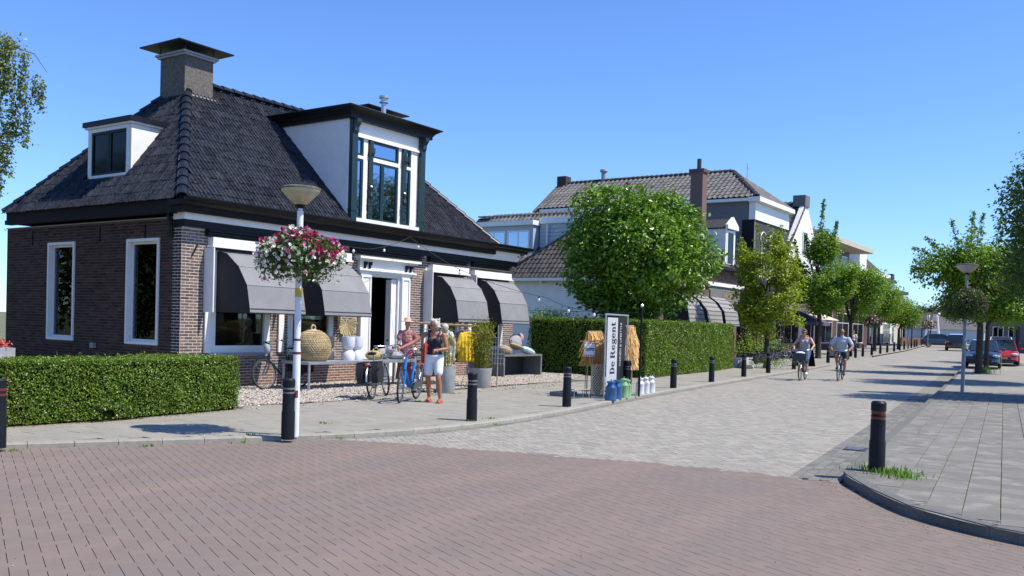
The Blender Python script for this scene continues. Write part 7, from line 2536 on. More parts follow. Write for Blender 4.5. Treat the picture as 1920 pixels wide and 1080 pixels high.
# dark cafe terrace at the far end on the left
tr = thing('terrace_shelter', 'dark terrace shelter with a flat awning at the far left end of the street', 'shelter', (112, 22.2, PZ + gz(112)))
z = gz(112)
MB().box(106, 124, 20.6, 24.4, z + 2.7, z + 2.95).build('awning', 'steel_dark', tr)
for x in (106.2, 112, 118, 123.7):
    MB().box(x, x + .12, 20.7, 20.82, PZ + z, z + 2.7).build('post', 'steel_dark', tr)
MB().box(106, 124, 20.9, 21.0, z + PZ, z + 1.0).build('screen', 'wood_brown', tr)
# ------------------------------------------------------------------ cars
def car(loc, rz, label, paint, L=4.2, W=1.76, H=1.48, group='cars parked along the street', wagon=False):
    """nose towards +x of the car's own frame; body lofted from cross sections, glass house on top"""
    t = thing('car', label, 'car', loc, group, rz)
    K = lambda n, mb, m_, par=t, sm=True: smooth_by_angle(link(n, mb.mesh(n, m_), par, world=False), 38) if sm else link(n, mb.mesh(n, m_), par, world=False)
    hw = W / 2
    #  x, half width, bottom z, top z (bonnet / waist / boot)
    st = [(-L / 2, .78 * hw, .42, .80), (-L / 2 + .08, .93 * hw, .30, .92), (-L / 2 + .5, hw, .24, .98), (-L * .18, hw, .22, .96), (L * .12, hw, .22, .94), (L * .30, hw, .24, .88), (L / 2 - .35, .97 * hw, .26, .78), (L / 2 - .1, .88 * hw, .30, .66), (L / 2, .72 * hw, .36, .56)]
    V, F = [], []
    prof = [(-1, .0), (-1, .45), (-.97, .75), (-.86, .96), (-.4, 1.02), (.4, 1.02), (.86, .96), (.97, .75), (1, .45), (1, .0)]
    n = len(prof)
    for x, w_, zb, zt in st:
        for a, b in prof:
            V.append((x, a * w_, zb + b * (zt - zb)))
    for i in range(len(st) - 1):
        for k in range(n):
            k2 = (k + 1) % n
            F.append((i * n + k, i * n + k2, (i + 1) * n + k2, (i + 1) * n + k))
    F.append(tuple(range(n))[::-1]); F.append(tuple((len(st) - 1) * n + k for k in range(n)))
    mb = MB(); mb.add(V, F); K('body', mb, paint)
    # glass house
    back = -L / 2 + (.12 if wagon else .25)
    gs = [(back, .80 * hw, .90, .93), (back + (.25 if wagon else .45), .80 * hw, .92, H - .10), (-L * .12, .80 * hw, .93, H - .01), (L * .04, .79 * hw, .92, H - .04), (L * .27, .84 * hw, .86, .92)]
    def loft(scw, top, z_in, k0, k1):
        V, F = [], []
        for x, w_, zb, zt in gs:
            tw = w_ * .80
            V += [(x, -w_ * scw, zb), (x, -tw * scw, zt - z_in), (x, tw * scw, zt - z_in), (x, w_ * scw, zb)]
        for i in range(len(gs) - 1):
            for k in (0, 1, 2):
                F.append((i * 4 + k, i * 4 + k + 1, i * 4 + 5 + k, i * 4 + 4 + k))
        return V, F
    V, F = loft(1.0, 0, .0, 0, 1)
    mb = MB(); mb.add(V, F)
    K('windows', mb, 'car_glass', sm=False)
    # roof skin and pillars
    mb = MB()
    V = []
    F = []
    rg_ = gs[1:4]
    for x, w_, zb, zt in rg_:
        tw = w_ * .82
        V += [(x, -tw, zt - .03), (x, -tw * .9, zt + .015), (x, tw * .9, zt + .015), (x, tw, zt - .03)]
    for i in range(len(rg_) - 1):
        for k in (0, 1, 2):
            F.append((i * 4 + k, i * 4 + k + 1, i * 4 + 5 + k, i * 4 + 4 + k))
    mb.add(V, F)
    for s in (-1, 1):
        for (i, j) in ((0, 1), (3, 4)):
            a, b = gs[i], gs[j]
            pa = Vector((a[0], s * a[1] * (1.0 if i == 0 or True else 1) * (1.0 if i == 0 else .8), a[2] if i == 0 else a[3]))
            pb = Vector((b[0], s * b[1] * (.8 if i == 0 else 1.0), b[3] if i == 0 else b[2]))
            mb.tube([pa, pb], .035, 5)
        mb.tube([(-L * .10, s * .80 * hw, .93), (-L * .10, s * .66 * hw, H - .03)], .03, 5)
    K('roof', mb, paint)
    for s in (-1, 1):
        mb = MB().ball((L / 2 - .18, s * .70 * hw, .66), (.20, .17 * hw + .05, .085), 10, M=Matrix.Rotation(s * -.45, 3, 'Z'))
        K('headlight', mb, 'light_lens')
        mb = MB().ball((-L / 2 + .06, s * .74 * hw, .80), (.08, .14, .12), 8)
        K('tail_light', mb, 'sign_red')
        mb = MB().ball((L * .20, s * (hw + .08), .98), (.08, .10, .07), 8)
        K('mirror', mb, paint)
    K('grille', MB().box(L / 2 - .06, L / 2 + .012, -.42, .42, .38, .50).box(L / 2 - .12, L / 2 - .005, -.55, .55, .26, .36), 'plastic_dark', sm=False)
    K('number_plate', MB().box(L / 2 + .013, L / 2 + .024, -.26, .26, .405, .50), mat('plate_yellow', (.60, .42, .03), .5), sm=False)
    for x in (-L * .31, L * .31):
        for s in (-1, 1):
            mb = MB(); mb.torus((x, s * (hw - .09), .31), .235, .075, 'Y', 20, 8)
            w_ = K('tyre', mb, 'rubber')
            mb = MB()
            mb.M = Matrix.Translation((x, s * (hw - .045), .31)) @ Matrix.Rotation(R(90), 4, 'X')
            mb.lathe([(.20, -.05), (.20, .02), (.05, .035), (.04, .05)], n=14)
            K('rim', mb, 'chrome', w_)
    return t
mat('paint_dark_blue', (.035, .05, .075), .22, coat=1, metal=.3); mat('paint_red', (.36, .015, .02), .22, coat=1); mat('paint_white', (.62, .62, .63), .25, coat=1)
mat('paint_blue', (.015, .04, .26), .2, coat=1); mat('paint_black', (.012, .012, .014), .2, coat=1); mat('paint_teal', (.03, .06, .07), .25, coat=1)
AZ = math.pi + R(6)
car((54.0, 6.45, gz(53) + .01), AZ, 'dark blue-grey hatchback facing the camera behind the two tree trunks', 'paint_dark_blue', 4.0, 1.74, 1.48)
car((59.8, 6.15, gz(58) + .01), AZ, 'red car half hidden behind the dark hatchback', 'paint_red', 4.1, 1.74, 1.50)
car((66.0, 6.9, gz(63) + .01), AZ, 'white car parked behind the red one', 'paint_white', 4.2, 1.76, 1.62)
car((90.0, 8.9, gz(88) + .01), AZ, 'bright blue car farther along the parking lane', 'paint_blue', 3.9, 1.72, 1.5)
car((96.0, 13.8, gz(96) + .01), AZ + R(180), 'black car driving away in the distance', 'paint_black', 4.3, 1.8, 1.6, wagon=True)
car((112.0, 17.6, gz(112) + .01), AZ + R(95), 'dark teal car crossing at the end of the street', 'paint_teal', 4.4, 1.8, 1.5)
car((76.0, 1.2, gz(76) + .01), AZ, 'dark car at the right edge beyond the farther lamp post', 'paint_black', 4.1, 1.74, 1.45)
# ------------------------------------------------------------------ bicycles
def bicycle(loc, az, label, paint, tilt=0.0, steer=0.0, mirror=False, bags=False, basket=False, crate=False, kick=False, wheel=.345, frame='step', group='bicycles', chunky=1.0, lampb=True):
    """rear wheel at the origin, front wheel at +x (the way it rides); tilt leans it to its left"""
    t = thing('bicycle', label, 'bicycle', loc, group)
    t.rotation_euler = Matrix(((1, 0, 0), (0, 1, 0), (0, 0, 1))).to_euler()
    t.rotation_euler = (Matrix.Rotation(az, 3, 'Z') @ Matrix.Rotation(-tilt, 3, 'X')).to_euler()
    K = lambda n, mb, m_, par=t, sm=True: smooth_by_angle(link(n, mb.mesh(n, m_), par, world=False), 45)
    WB = 1.10
    r = wheel
    SM = Matrix.Translation((WB, 0, 0)) @ Matrix.Rotation(steer, 4, 'Z') @ Matrix.Translation((-WB, 0, 0))
    for nm, cx_, M in (('rear_wheel', 0, None), ('front_wheel', WB, SM)):
        mb = MB(); mb.M = M
        mb.torus((cx_, 0, r), r - .02, .020, 'Y', 36, 8)
        wo_ = K('tyre', mb, 'rubber')
        mb = MB(); mb.M = M
        mb.torus((cx_, 0, r), r - .046, .010, 'Y', 36, 5)
        K('rim', mb, 'chrome', wo_)
        mb = MB(); mb.M = M
        for k in range(16):
            a = k / 16 * 6.283
            mb.tube([(cx_ + .03 * math.cos(a + .5), .02 * (-1) ** k, r + .03 * math.sin(a + .5)), (cx_ + (r - .05) * math.cos(a), 0, r + (r - .05) * math.sin(a))], .0022, 3)
        mb.tube([(cx_, -.05, r), (cx_, .05, r)], .024, 10)
        K('spokes', mb, 'chrome', wo_)
    tr = .019 * chunky
    mb = MB()
    bb = (.46, 0, .29); seat_t = (.30, 0, .78); hd_t = (.88, 0, .90); hd_b = (.93, 0, .66)
    if frame == 'step':
        mb.tube([bb, (.60, 0, .31), (.76, 0, .50), hd_b], tr * 1.35, 8)
        mb.tube([(.385, 0, .52), (.60, 0, .52), (.80, 0, .72), (.90, 0, .80)], tr * .85, 8) if chunky < 1.2 else None
    elif frame == 'ebike':
        mb.tube([(.50, 0, .30), (.55, 0, .34), hd_b, (.90, 0, .76)], tr * 1.9, 8)
    else:
        mb.tube([bb, hd_b], tr * 1.1, 8); mb.tube([(.32, 0, .70), (.89, 0, .84)], tr, 8)
    mb.tube([bb, seat_t], tr, 8)
    mb.tube([hd_t, hd_b], tr * 1.25, 8)
    for s in (-1, 1):
        mb.tube([(.46, s * .03, .29), (.25, s * .06, .31), (0, s * .065, r)], tr * .62, 6)
        mb.tube([(.36, s * .02, .62), (.18, s * .05, .50), (0, s * .065, r)], tr * .55, 6)
    K('frame', mb, paint)
    mb = MB(); mb.M = SM
    mb.tube([hd_b, (.96, 0, .60)], tr, 6)
    for s in (-1, 1):
        mb.tube([(.955, s * .045, .63), (1.0, s * .055, .50), (WB, s * .055, r)], tr * .75, 6)
    K('fork', mb, paint)
    mb = MB(); mb.M = SM
    mb.tube([hd_t, (.855, 0, 1.00), (.90, 0, 1.07)], .014, 6)
    mb.tube([(.72, -.29, 1.06), (.82, -.27, 1.09), (.92, -.15, 1.08), (.90, 0, 1.07), (.92, .15, 1.08), (.82, .27, 1.09), (.72, .29, 1.06)], .0125, 6)
    K('handlebar', mb, 'chrome')
    mb = MB(); mb.M = SM
    for s in (-1, 1):
        mb.tube([(.80, s * .275, 1.085), (.66, s * .292, 1.045)], .018, 7)
        mb.tube([(.90, s * .2, 1.07), (.84, s * .26, 1.04)], .006, 4)
    K('grip', mb, 'rubber')
    mb = MB()
    mb.tube([seat_t, (.285, 0, .90)], .014, 6)
    K('seat_post', mb, 'chrome')
    mb = MB()
    mb.tube([(.12, 0, .945), (.18, 0, .95), (.30, 0, .93), (.40, 0, .935)], [.06, .105, .06, .025], 8)
    mb2 = MB()
    for v in mb.v: mb2.v.append((v[0], v[1], .93 + (v[2] - .93) * .38))
    mb2.f, mb2.m = mb.f, mb.m
    K('saddle', mb2, 'rubber')
    mb = MB()
    mb.torus((.46, .045, .29), .09, .008, 'Y', 20, 4)
    mb.tube([(.46, -.06, .29), (.46, .06, .29)], .018, 6)
    mb.tube([(.46, .07, .29), (.46 + .15, .075, .21)], .009, 5); mb.tube([(.46, -.07, .29), (.46 - .15, -.075, .37)], .009, 5)
    K('crank', mb, 'chrome')
    for s, px, pz_ in ((1, .61, .21), (-1, .31, .37)):
        K('pedal', MB().cbox((px, s * .125, pz_), (.09, .09, .022)), 'rubber')
    mb = MB().prism([(-.06, .085, r - .06), (.56, .085, .23), (.58, .085, .30), (.46, .085, .39), (-.05, .085, r + .06)], (0, .015, 0))
    K('chain_guard', mb, 'frame_black')
    mb = MB(); mb.torus((0, 0, r), r + .025, .018, 'Y', 22, 5, a0=R(10), a1=R(175))
    K('mudguard', mb, 'frame_black' if paint != 'frame_grey' else 'frame_grey')
    mb = MB(); mb.M = SM; mb.torus((WB, 0, r), r + .025, .016, 'Y', 18, 5, a0=R(30), a1=R(165))
    K('mudguard', mb, 'frame_black' if paint != 'frame_grey' else 'frame_grey')
    mb = MB()
    for y in (-.06, 0, .06): mb.tube([(-.22, y, .74), (.24, y, .74)], .006, 5)
    for s in (-1, 1):
        mb.tube([(-.16, s * .06, .74), (-.02, s * .07, r)], .005, 4); mb.tube([(.18, s * .06, .74), (.02, s * .07, r)], .005, 4)
    K('luggage_rack', mb, 'chrome')
    K('rear_lamp', MB().ball((-.25, 0, .72), (.02, .045, .03), 8), 'sign_red')
    mb = MB(); mb.M = SM
    K('front_lamp', mb.ball((.97, 0, .88), (.05, .04, .04), 8), 'chrome')
    if kick:
        K('kickstand', MB().tube([(.35, .05, .28), (.28, .20, .01)], .010, 5), 'steel_dark')
    if bags:
        for s in (-1, 1):
            mb = MB().prism([(-.26, s * .09, .34), (.14, s * .09, .34), (.20, s * .09, .52), (.16, s * .09, .75), (-.22, s * .09, .75), (-.30, s * .09, .55)], (0, s * .13, 0))
            mb.box(-.22, .15, min(s * .05, s * .22), max(s * .05, s * .22), .752, .775)
            K('pannier', mb, 'bag_black')
    if basket:
        mb = MB(); mb.M = SM
        mb.box(1.0, 1.30, -.22, .22, .70, .72).box(1.0, 1.02, -.22, .22, .72, .96).box(1.28, 1.30, -.22, .22, .72, .96).box(1.02, 1.28, -.22, -.20, .72, .96).box(1.02, 1.28, .20, .22, .72, .96)
        K('front_crate', mb, 'green_black_paint')
        mb = MB(); mb.M = SM
        K('crate_load', mb.ball((1.15, 0, .97), (.13, .17, .06), 10), 'cloth_white')
    return t

# ------------------------------------------------------------------ people
def fused(name, build, mats, parent, voxel=.011, smooth_it=6):
    """one continuous surface grown from overlapping tapered volumes"""
    mb = MB()
    build(mb)
    me = mesh_from(name, mb.v, mb.f, mats)
    o = bpy.data.objects.new(name, me)
    COL.objects.link(o)
    rm = o.modifiers.new('remesh', 'REMESH'); rm.mode = 'VOXEL'; rm.voxel_size = voxel; rm.use_smooth_shade = True
    sm = o.modifiers.new('smooth', 'SMOOTH'); sm.factor = .5; sm.iterations = smooth_it
    dg = bpy.context.evaluated_depsgraph_get()
    m2 = bpy.data.meshes.new_from_object(o.evaluated_get(dg))
    m2.name = name
    bpy.data.objects.remove(o)
    m2.materials.clear(); m2.materials.append(MATS[mats] if isinstance(mats, str) else mats)
    m2.polygons.foreach_set('use_smooth', np.ones(len(m2.polygons), dtype=bool))
    return link(name, m2, parent, world=False)

def limb(mb, pts, rads, n=12):
    """overlapping capsules along the limb with its taper"""
    P = [Vector(p) for p in pts]
    full, rr = [], []
    for (a, b), (r0, r1) in zip(zip(P, P[1:]), zip(rads, rads[1:])):
        for i in range(4):
            full.append(a.lerp(b, i / 4)); rr.append(r0 + (r1 - r0) * i / 4)
    full.append(P[-1]); rr.append(rads[-1])
    mb.tube(full, rr, n)
    for p, r_ in zip(P, rads):
        mb.ball(p, r_ * .99, 12)

def hand(mb, wrist, d, up, curl=.6, L=.17, side=1):
    """palm, four fingers of different length and a thumb, curled by 'curl'"""
    w_ = Vector(wrist); d = Vector(d).normalized(); up = Vector(up)
    lat = d.cross(up).normalized(); up = lat.cross(d).normalized()
    palm = w_ + d * L * .30
    mb.ball(palm, (.030, .030, .030), 10)
    limb(mb, [w_, palm, w_ + d * L * .5], [.024, .032, .030], 8)
    for k, (o_, ln) in enumerate(((-.026, .40), (-.009, .46), (.009, .43), (.026, .34))):
        a = w_ + d * L * .45 + lat * o_
        p1 = a + (d * math.cos(curl * .6) - up * math.sin(curl * .6)) * L * ln * .42
        p2 = p1 + (d * math.cos(curl * 1.6) - up * math.sin(curl * 1.6)) * L * ln * .34
        p3 = p2 + (d * math.cos(curl * 2.5) - up * math.sin(curl * 2.5)) * L * ln * .28
        limb(mb, [a, p1, p2, p3], [.0105, .0095, .009, .008], 6)
    a = w_ + d * L * .16 + lat * side * .026
    p1 = a + (d * .6 + lat * side * .7 - up * .3).normalized() * L * .22
    p2 = p1 + (d * .9 + lat * side * .1 - up * .5).normalized() * L * .17
    limb(mb, [a, p1, p2], [.013, .011, .009], 6)

def head(mb, c, yaw=0, pitch=0, s=1.0):
    M = Matrix.Rotation(yaw, 3, 'Z') @ Matrix.Rotation(pitch, 3, 'Y')
    c = Vector(c)
    T = lambda v: c + M @ (Vector(v) * s)
    mb.ball(T((-.005, 0, .02)), (.093 * s, .074 * s, .105 * s), 18, M=M)     # skull
    mb.ball(T((.030, 0, -.045)), (.058 * s, .055 * s, .062 * s), 14, M=M)    # jaw
    mb.ball(T((.070, 0, -.078)), (.022 * s, .024 * s, .018 * s), 10, M=M)    # chin
    mb.tube([T((.082, 0, .018)), T((.104, 0, -.016)), T((.088, 0, -.026))], [.009 * s, .014 * s, .010 * s], 8)  # nose
    mb.ball(T((.082, 0, -.048)), (.012 * s, .024 * s, .008 * s), 8, M=M)     # lips
    for q in (-1, 1):
        mb.ball(T((-.005, q * .075, -.005)), (.018 * s, .009 * s, .030 * s), 8, M=M)
        mb.ball(T((.055, q * .040, -.014)), (.025 * s, .022 * s, .02 * s), 8, M=M)
        mb.ball(T((.076, q * .030, .026)), (.012 * s, .022 * s, .007 * s), 8, M=M)
    return M, T

def face_bits(root, T, M, s=1.0, glasses=True, lipcol=None):
    mb = MB()
    if glasses:
        for q in (-1, 1):
            mb.ball(T((.088, q * .031, .008)), (.007 * s, .026 * s, .018 * s), 10, M=M)
            mb.tube([T((.084, q * .056, .012)), T((0, q * .078, .010))], .004, 4)
        mb.tube([T((.092, -.012, .012)), T((.092, .012, .012))], .004, 4)
        link('sunglasses', mb.mesh('sunglasses', 'plastic_dark', True), root, world=False)
    else:
        for q in (-1, 1): mb.ball(T((.083, q * .030, .008)), (.006, .011, .006), 8)
        link('eyes', mb.mesh('eyes', 'plastic_dark', True), root, world=False)
    link('lips', MB().ball(T((.0925, 0, -.050)), (.004 * s, .020 * s, .006 * s), 8, M=M).mesh('lips', mat('lips', (.28, .07, .05), .5), True), root, world=False)

def person_root(label, loc, az, group=None):
    return thing('person', label, 'person', loc, group, az)

# --- woman walking beside her blue bicycle (she faces +x of her own frame, her left is +y)
W_AZ = R(203)
wroot = person_root('white-haired woman in navy tank top and white shorts wheeling a blue bicycle', (14.36, 11.62, PZ), W_AZ)
hipL, hipR = (0, .095, .90), (0, -.095, .90)
kneeL, kneeR = (.13, .125, .50), (.02, -.12, .49)
ankL, ankR = (.08, .16, .085), (-.12, -.13, .095)
shL, shR = (.03, .19, 1.36), (.05, -.18, 1.37)
elL, elR = (.04, .27, 1.09), (.22, -.38, 1.20)
wrL, wrR = (.27, .12, 1.06), (.42, -.56, 1.09)
hc = (.085, .0, 1.555)
def wb_(mb):
    for h_, k_, a_ in ((hipL, kneeL, ankL), (hipR, kneeR, ankR)):
        limb(mb, [h_, ((h_[0] + k_[0]) / 2 + .01, (h_[1] + k_[1]) / 2, (h_[2] + k_[2]) / 2), k_, ((k_[0] * .6 + a_[0] * .4) - .02, k_[1] * .6 + a_[1] * .4, k_[2] * .6 + a_[2] * .4), a_], [.092, .078, .054, .056, .034])
        limb(mb, [a_, (a_[0] - .02, a_[1], .045), (a_[0] + .08, a_[1] + .01, .035), (a_[0] + .165, a_[1] + .015, .028)], [.034, .034, .036, .026])
    mb.ball((0, 0, .93), (.115, .165, .13), 16)
    mb.ball((.01, 0, 1.07), (.098, .135, .14), 16)
    mb.ball((.025, 0, 1.24), (.105, .150, .15), 16)
    mb.ball((.03, 0, 1.36), (.075, .17, .065), 14)
    for q in (-1, 1): mb.ball((.105, q * .065, 1.25), (.055, .06, .06), 12)
    limb(mb, [(.03, 0, 1.38), (.06, 0, 1.48)], [.056, .050])
    limb(mb, [shL, elL, wrL], [.052, .040, .026]); limb(mb, [shR, elR, wrR], [.052, .040, .026])
    hand(mb, wrL, (.9, -.35, -.05), (0, 0, 1), .8, side=-1)
    hand(mb, wrR, (.85, -.4, -.1), (0, 0, 1), .8, side=1)
    head(mb, hc, yaw=R(-38), pitch=R(6))
fused('body', wb_, 'skin_tan', wroot, .0095, 4)
M_, T_ = head(MB(), hc, yaw=R(-38), pitch=R(6))
face_bits(wroot, T_, M_)
def hair_(mb):
    mb.ball(T_((-.030, 0, .045)), (.094, .084, .084), 16, M=M_)
    mb.ball(T_((-.060, 0, .0)), (.060, .082, .095), 14, M=M_)
    mb.ball(T_((.035, 0, .095)), (.058, .072, .038), 12, M=M_)
    for q in (-1, 1):
        mb.ball(T_((-.015, q * .072, .03)), (.055, .026, .060), 10, M=M_)
    for k in range(34):
        a = k * 2.4
        mb.ball(T_((-.05 + .07 * math.cos(a), .080 * math.sin(a), .035 + .085 * math.sin(k * 1.7))), .016 + .005 * (k % 3), 8)
fused('hair', hair_, 'hair_grey', wroot, .010, 2)
def top_(mb):
    mb.ball((.0, 0, .97), (.125, .168, .07), 16)
    mb.ball((.01, 0, 1.07), (.112, .148, .14), 16)
    mb.ball((.028, 0, 1.22), (.118, .160, .115), 16)
    for q in (-1, 1):
        mb.ball((.110, q * .066, 1.245), (.062, .068, .066), 12)
        limb(mb, [(.10, q * .085, 1.28), (.085, q * .10, 1.37), (.02, q * .105, 1.425), (-.05, q * .10, 1.36), (-.07, q * .08, 1.27)], [.028, .021, .020, .021, .03], 8)
fused('tank_top', top_, 'cloth_navy', wroot, .010, 3)
def shorts_(mb):
    mb.ball((0, 0, .93), (.128, .176, .10), 16)
    mb.ball((-.02, 0, .88), (.125, .172, .10), 16)
    for h_, k_ in ((hipL, kneeL), (hipR, kneeR)):
        q = Vector(h_).lerp(Vector(k_), .72)
        limb(mb, [h_, Vector(h_).lerp(Vector(k_), .4), q], [.105, .098, .092])
fused('shorts', shorts_, 'cloth_white', wroot, .010, 3)
for a_, nm in ((ankL, 'sandal'), (ankR, 'sandal')):
    def sd_(mb, a_=a_):
        zb = .012
        mb.box(a_[0] - .07, a_[0] + .20, a_[1] - .040, a_[1] + .055, .0, .024)
        limb(mb, [(a_[0] + .11, a_[1] - .042, .03), (a_[0] + .10, a_[1] + .01, .075), (a_[0] + .11, a_[1] + .056, .03)], [.012, .014, .012], 6)
        limb(mb, [(a_[0] + .03, a_[1] - .042, .03), (a_[0] + .02, a_[1] + .0, .095), (a_[0] + .03, a_[1] + .046, .03)], [.010, .012, .010], 6)
        limb(mb, [(a_[0] - .05, a_[1] - .03, .03), (a_[0] - .065, a_[1], .075), (a_[0] - .05, a_[1] + .04, .03)], [.010, .012, .010], 6)
    fused(nm, sd_, 'cloth_coral', wroot, .008, 1)
MB_w = MB().torus((0, 0, 0), .030, .007, 'X', 14, 5)
o = link('wristwatch', MB_w.mesh('wristwatch', 'chrome'), wroot, world=False, loc=(.24, .135, 1.063)); o.rotation_euler = (0, 0, R(-30))
# her bicycle, on her right-hand side
bz = bicycle((14.66, 12.33, PZ), R(203), 'blue step-through bicycle being wheeled by the white-haired woman', 'frame_blue', tilt=R(3), steer=R(8), frame='step', chunky=1.5)
# --- grey bicycle parked in front of the door, seen from behind
bicycle((13.86, 12.82, PZ), R(27), 'silver-grey bicycle with black panniers standing at the kerb of the gravel', 'frame_grey', tilt=R(5), steer=R(28), bags=True, kick=True)
# --- black e-bike leaning on the wall by the first window
bicycle((14.78, 15.95, PZ + .01), R(184), 'black bicycle with a pale stripe and panniers leaning by the first shop window', 'frame_black', tilt=R(-7), bags=True, frame='ebike', steer=R(-6))
eb = [o for o in bpy.data.objects if o.get('label', '').startswith('black bicycle with a pale stripe')][0]
link('frame_stripe', MB().tube([(.60, -.038, .375), (.91, -.030, .665)], .011, 5).tube([(.60, .038, .375), (.91, .030, .665)], .011, 5).mesh('frame_stripe', 'frame_petrol'), eb, world=False)
link('helmet_bag', MB().ball((.98, .02, .90), (.06, .09, .12), 10).mesh('helmet_bag', 'cloth_lightgrey', True), eb, world=False)

# --- cyclists: local +x is the riding direction, origin at the rear wheel
def cyclist(loc, az, label, skin, top, bottom, hairm, female, shoes, group='cyclists riding towards the camera', hh=0.0, bottom_len=.62, wide=1.0, glasses=True):
    root = person_root(label, loc, az, group)
    hip = Vector((.24, 0, 1.02)); sh = Vector((.34, 0, 1.50 + hh))
    w2 = wide
    kn = [(.58, .13 * w2, .74), (.50, -.15 * w2, .92)]
    an = [(.56, .13, .30), (.34, -.14, .50)]
    el = [(.50, .34 * w2, 1.24), (.50, -.34 * w2, 1.24)]
    wr = [(.68, .30, 1.12), (.68, -.30, 1.12)]
    hc_ = (.42, 0, 1.70 + hh)
    def body(mb):
        for s, k_, a_ in ((1, kn[0], an[0]), (-1, kn[1], an[1])):
            h_ = hip + Vector((0, s * .10 * w2, -.02))
            limb(mb, [h_, h_.lerp(Vector(k_), .5), k_, Vector(k_).lerp(Vector(a_), .4), a_], [.098 * w2, .083 * w2, .060, .058, .036])
            limb(mb, [a_, (a_[0] + .02, a_[1], a_[2] - .06), (a_[0] + .15, a_[1] + s * .01, a_[2] - .075)], [.036, .038, .028])
        mb.ball(hip, (.125 * w2, .175 * w2, .13), 16)
        mid = hip.lerp(sh, .4)
        mb.ball(mid, (.12 * w2, .155 * w2, .17), 16)
        mb.ball(hip.lerp(sh, .72), (.12 * w2, .17 * w2, .16), 16)
        mb.ball(sh + Vector((0, 0, -.03)), (.085, .19 * w2, .07), 14)
        if female:
            for q in (-1, 1): mb.ball(hip.lerp(sh, .72) + Vector((.10, q * .07, .0)), (.07, .07, .07), 12)
        limb(mb, [sh, (.385, 0, 1.61 + hh)], [.060, .052])
        for s in (0, 1):
            q = 1 if s == 0 else -1
            limb(mb, [sh + Vector((0, q * .19 * w2, -.03)), el[s], wr[s]], [.056 * w2, .044, .030])
            hand(mb, wr[s], (.9, -q * .1, -.2), (0, 0, 1), .9, side=-q)
        head(mb, hc_, yaw=0, pitch=R(8))
    fused('body', body, skin, root, .012, 4)
    M, T = head(MB(), hc_, yaw=0, pitch=R(8))
    face_bits(root, T, M, glasses=glasses)
    def hair(mb):
        if female:
            mb.ball(T((-.025, 0, .05)), (.098, .086, .085), 14, M=M)
            mb.ball(T((-.065, 0, -.02)), (.055, .080, .10), 12, M=M)
            mb.ball(T((.03, 0, .09)), (.055, .07, .035), 12, M=M)
            for q in (-1, 1): mb.ball(T((-.02, q * .075, .0)), (.05, .022, .075), 10, M=M)
        else:
            mb.ball(T((-.035, 0, .035)), (.085, .080, .080), 14, M=M)
            mb.ball(T((-.02, 0, .06)), (.08, .076, .06), 12, M=M)
    fused('hair', hair, hairm, root, .012, 2)
    def shirt(mb):
        mid = hip.lerp(sh, .4)
        mb.ball(hip + Vector((0, 0, .05)), (.145 * w2, .185 * w2, .11), 16)
        mb.ball(mid, (.135 * w2, .172 * w2, .17), 16)
        mb.ball(hip.lerp(sh, .72), (.132 * w2, .185 * w2, .155), 16)
        if female:
            for q in (-1, 1):
                mb.ball(hip.lerp(sh, .72) + Vector((.10, q * .07, 0)), (.078, .078, .078), 12)
                limb(mb, [hip.lerp(sh, .85) + Vector((.08, q * .10, 0)), sh + Vector((.0, q * .12, .03)), hip.lerp(sh, .8) + Vector((-.09, q * .1, 0))], [.03, .026, .03], 8)
        else:
            mb.ball(sh + Vector((0, 0, -.03)), (.098, .20 * w2, .08), 14)
            for s in (0, 1):
                q = 1 if s == 0 else -1
                a = sh + Vector((0, q * .19 * w2, -.03))
                limb(mb, [a, a.lerp(Vector(el[s]), .75)], [.072, .068])
            limb(mb, [sh + Vector((.03, 0, .03)), sh + Vector((.04, 0, .06))], [.068, .064])
    fused('shirt' if not female else 'sleeveless_top', shirt, top, root, .012, 3)
    def trousers(mb):
        mb.ball(hip, (.14 * w2, .19 * w2, .13), 16)
        for s, k_, a_ in ((1, kn[0], an[0]), (-1, kn[1], an[1])):
            h_ = hip + Vector((0, s * .10 * w2, -.02))
            if bottom_len <= 1:
                limb(mb, [h_, h_.lerp(Vector(k_), bottom_len * .6), h_.lerp(Vector(k_), bottom_len)], [.113 * w2, .102 * w2, .092 * w2])
            else:
                limb(mb, [h_, h_.lerp(Vector(k_), .5), k_, Vector(k_).lerp(Vector(a_), bottom_len - 1)], [.112 * w2, .098, .076, .070])
    fused('trousers' if bottom_len > 1 else 'shorts', trousers, bottom, root, .012, 3)
    for s, a_ in ((1, an[0]), (-1, an[1])):
        def shoe(mb):
            limb(mb, [(a_[0] - .045, a_[1], a_[2] - .06), (a_[0] + .03, a_[1], a_[2] - .055), (a_[0] + .16, a_[1] + s * .01, a_[2] - .075)], [.042, .046, .036], 10)
        fused('shoe', shoe, shoes, root, .009, 2)
    return root
def ride(rear, az, **kw):
    return rear
CAZ = R(187)
cl = Vector((33.3, 9.72, 0)); cr = Vector((34.5, 8.72, 0))
cyclist(tuple(cl), CAZ, 'woman in a light grey sleeveless top and jeans cycling with a dark crate in front', 'skin_fair', 'cloth_lightgrey', 'cloth_denim', 'hair_brown', True, 'cloth_white', bottom_len=1.25, wide=1.05)
bicycle(tuple(cl), CAZ, 'black bicycle with a dark front crate ridden by the woman', 'frame_black', basket=True)
cyclist(tuple(cr), CAZ, 'man in a pale blue shirt and dark shorts cycling on the right', 'skin_tan', 'cloth_shirt', 'cloth_dark', 'hair_brown', False, 'cloth_dark', hh=.04, bottom_len=.78, wide=1.15)
bicycle(tuple(cr), CAZ, 'dark city bicycle ridden by the man in the pale blue shirt', 'frame_black', frame='diamond')

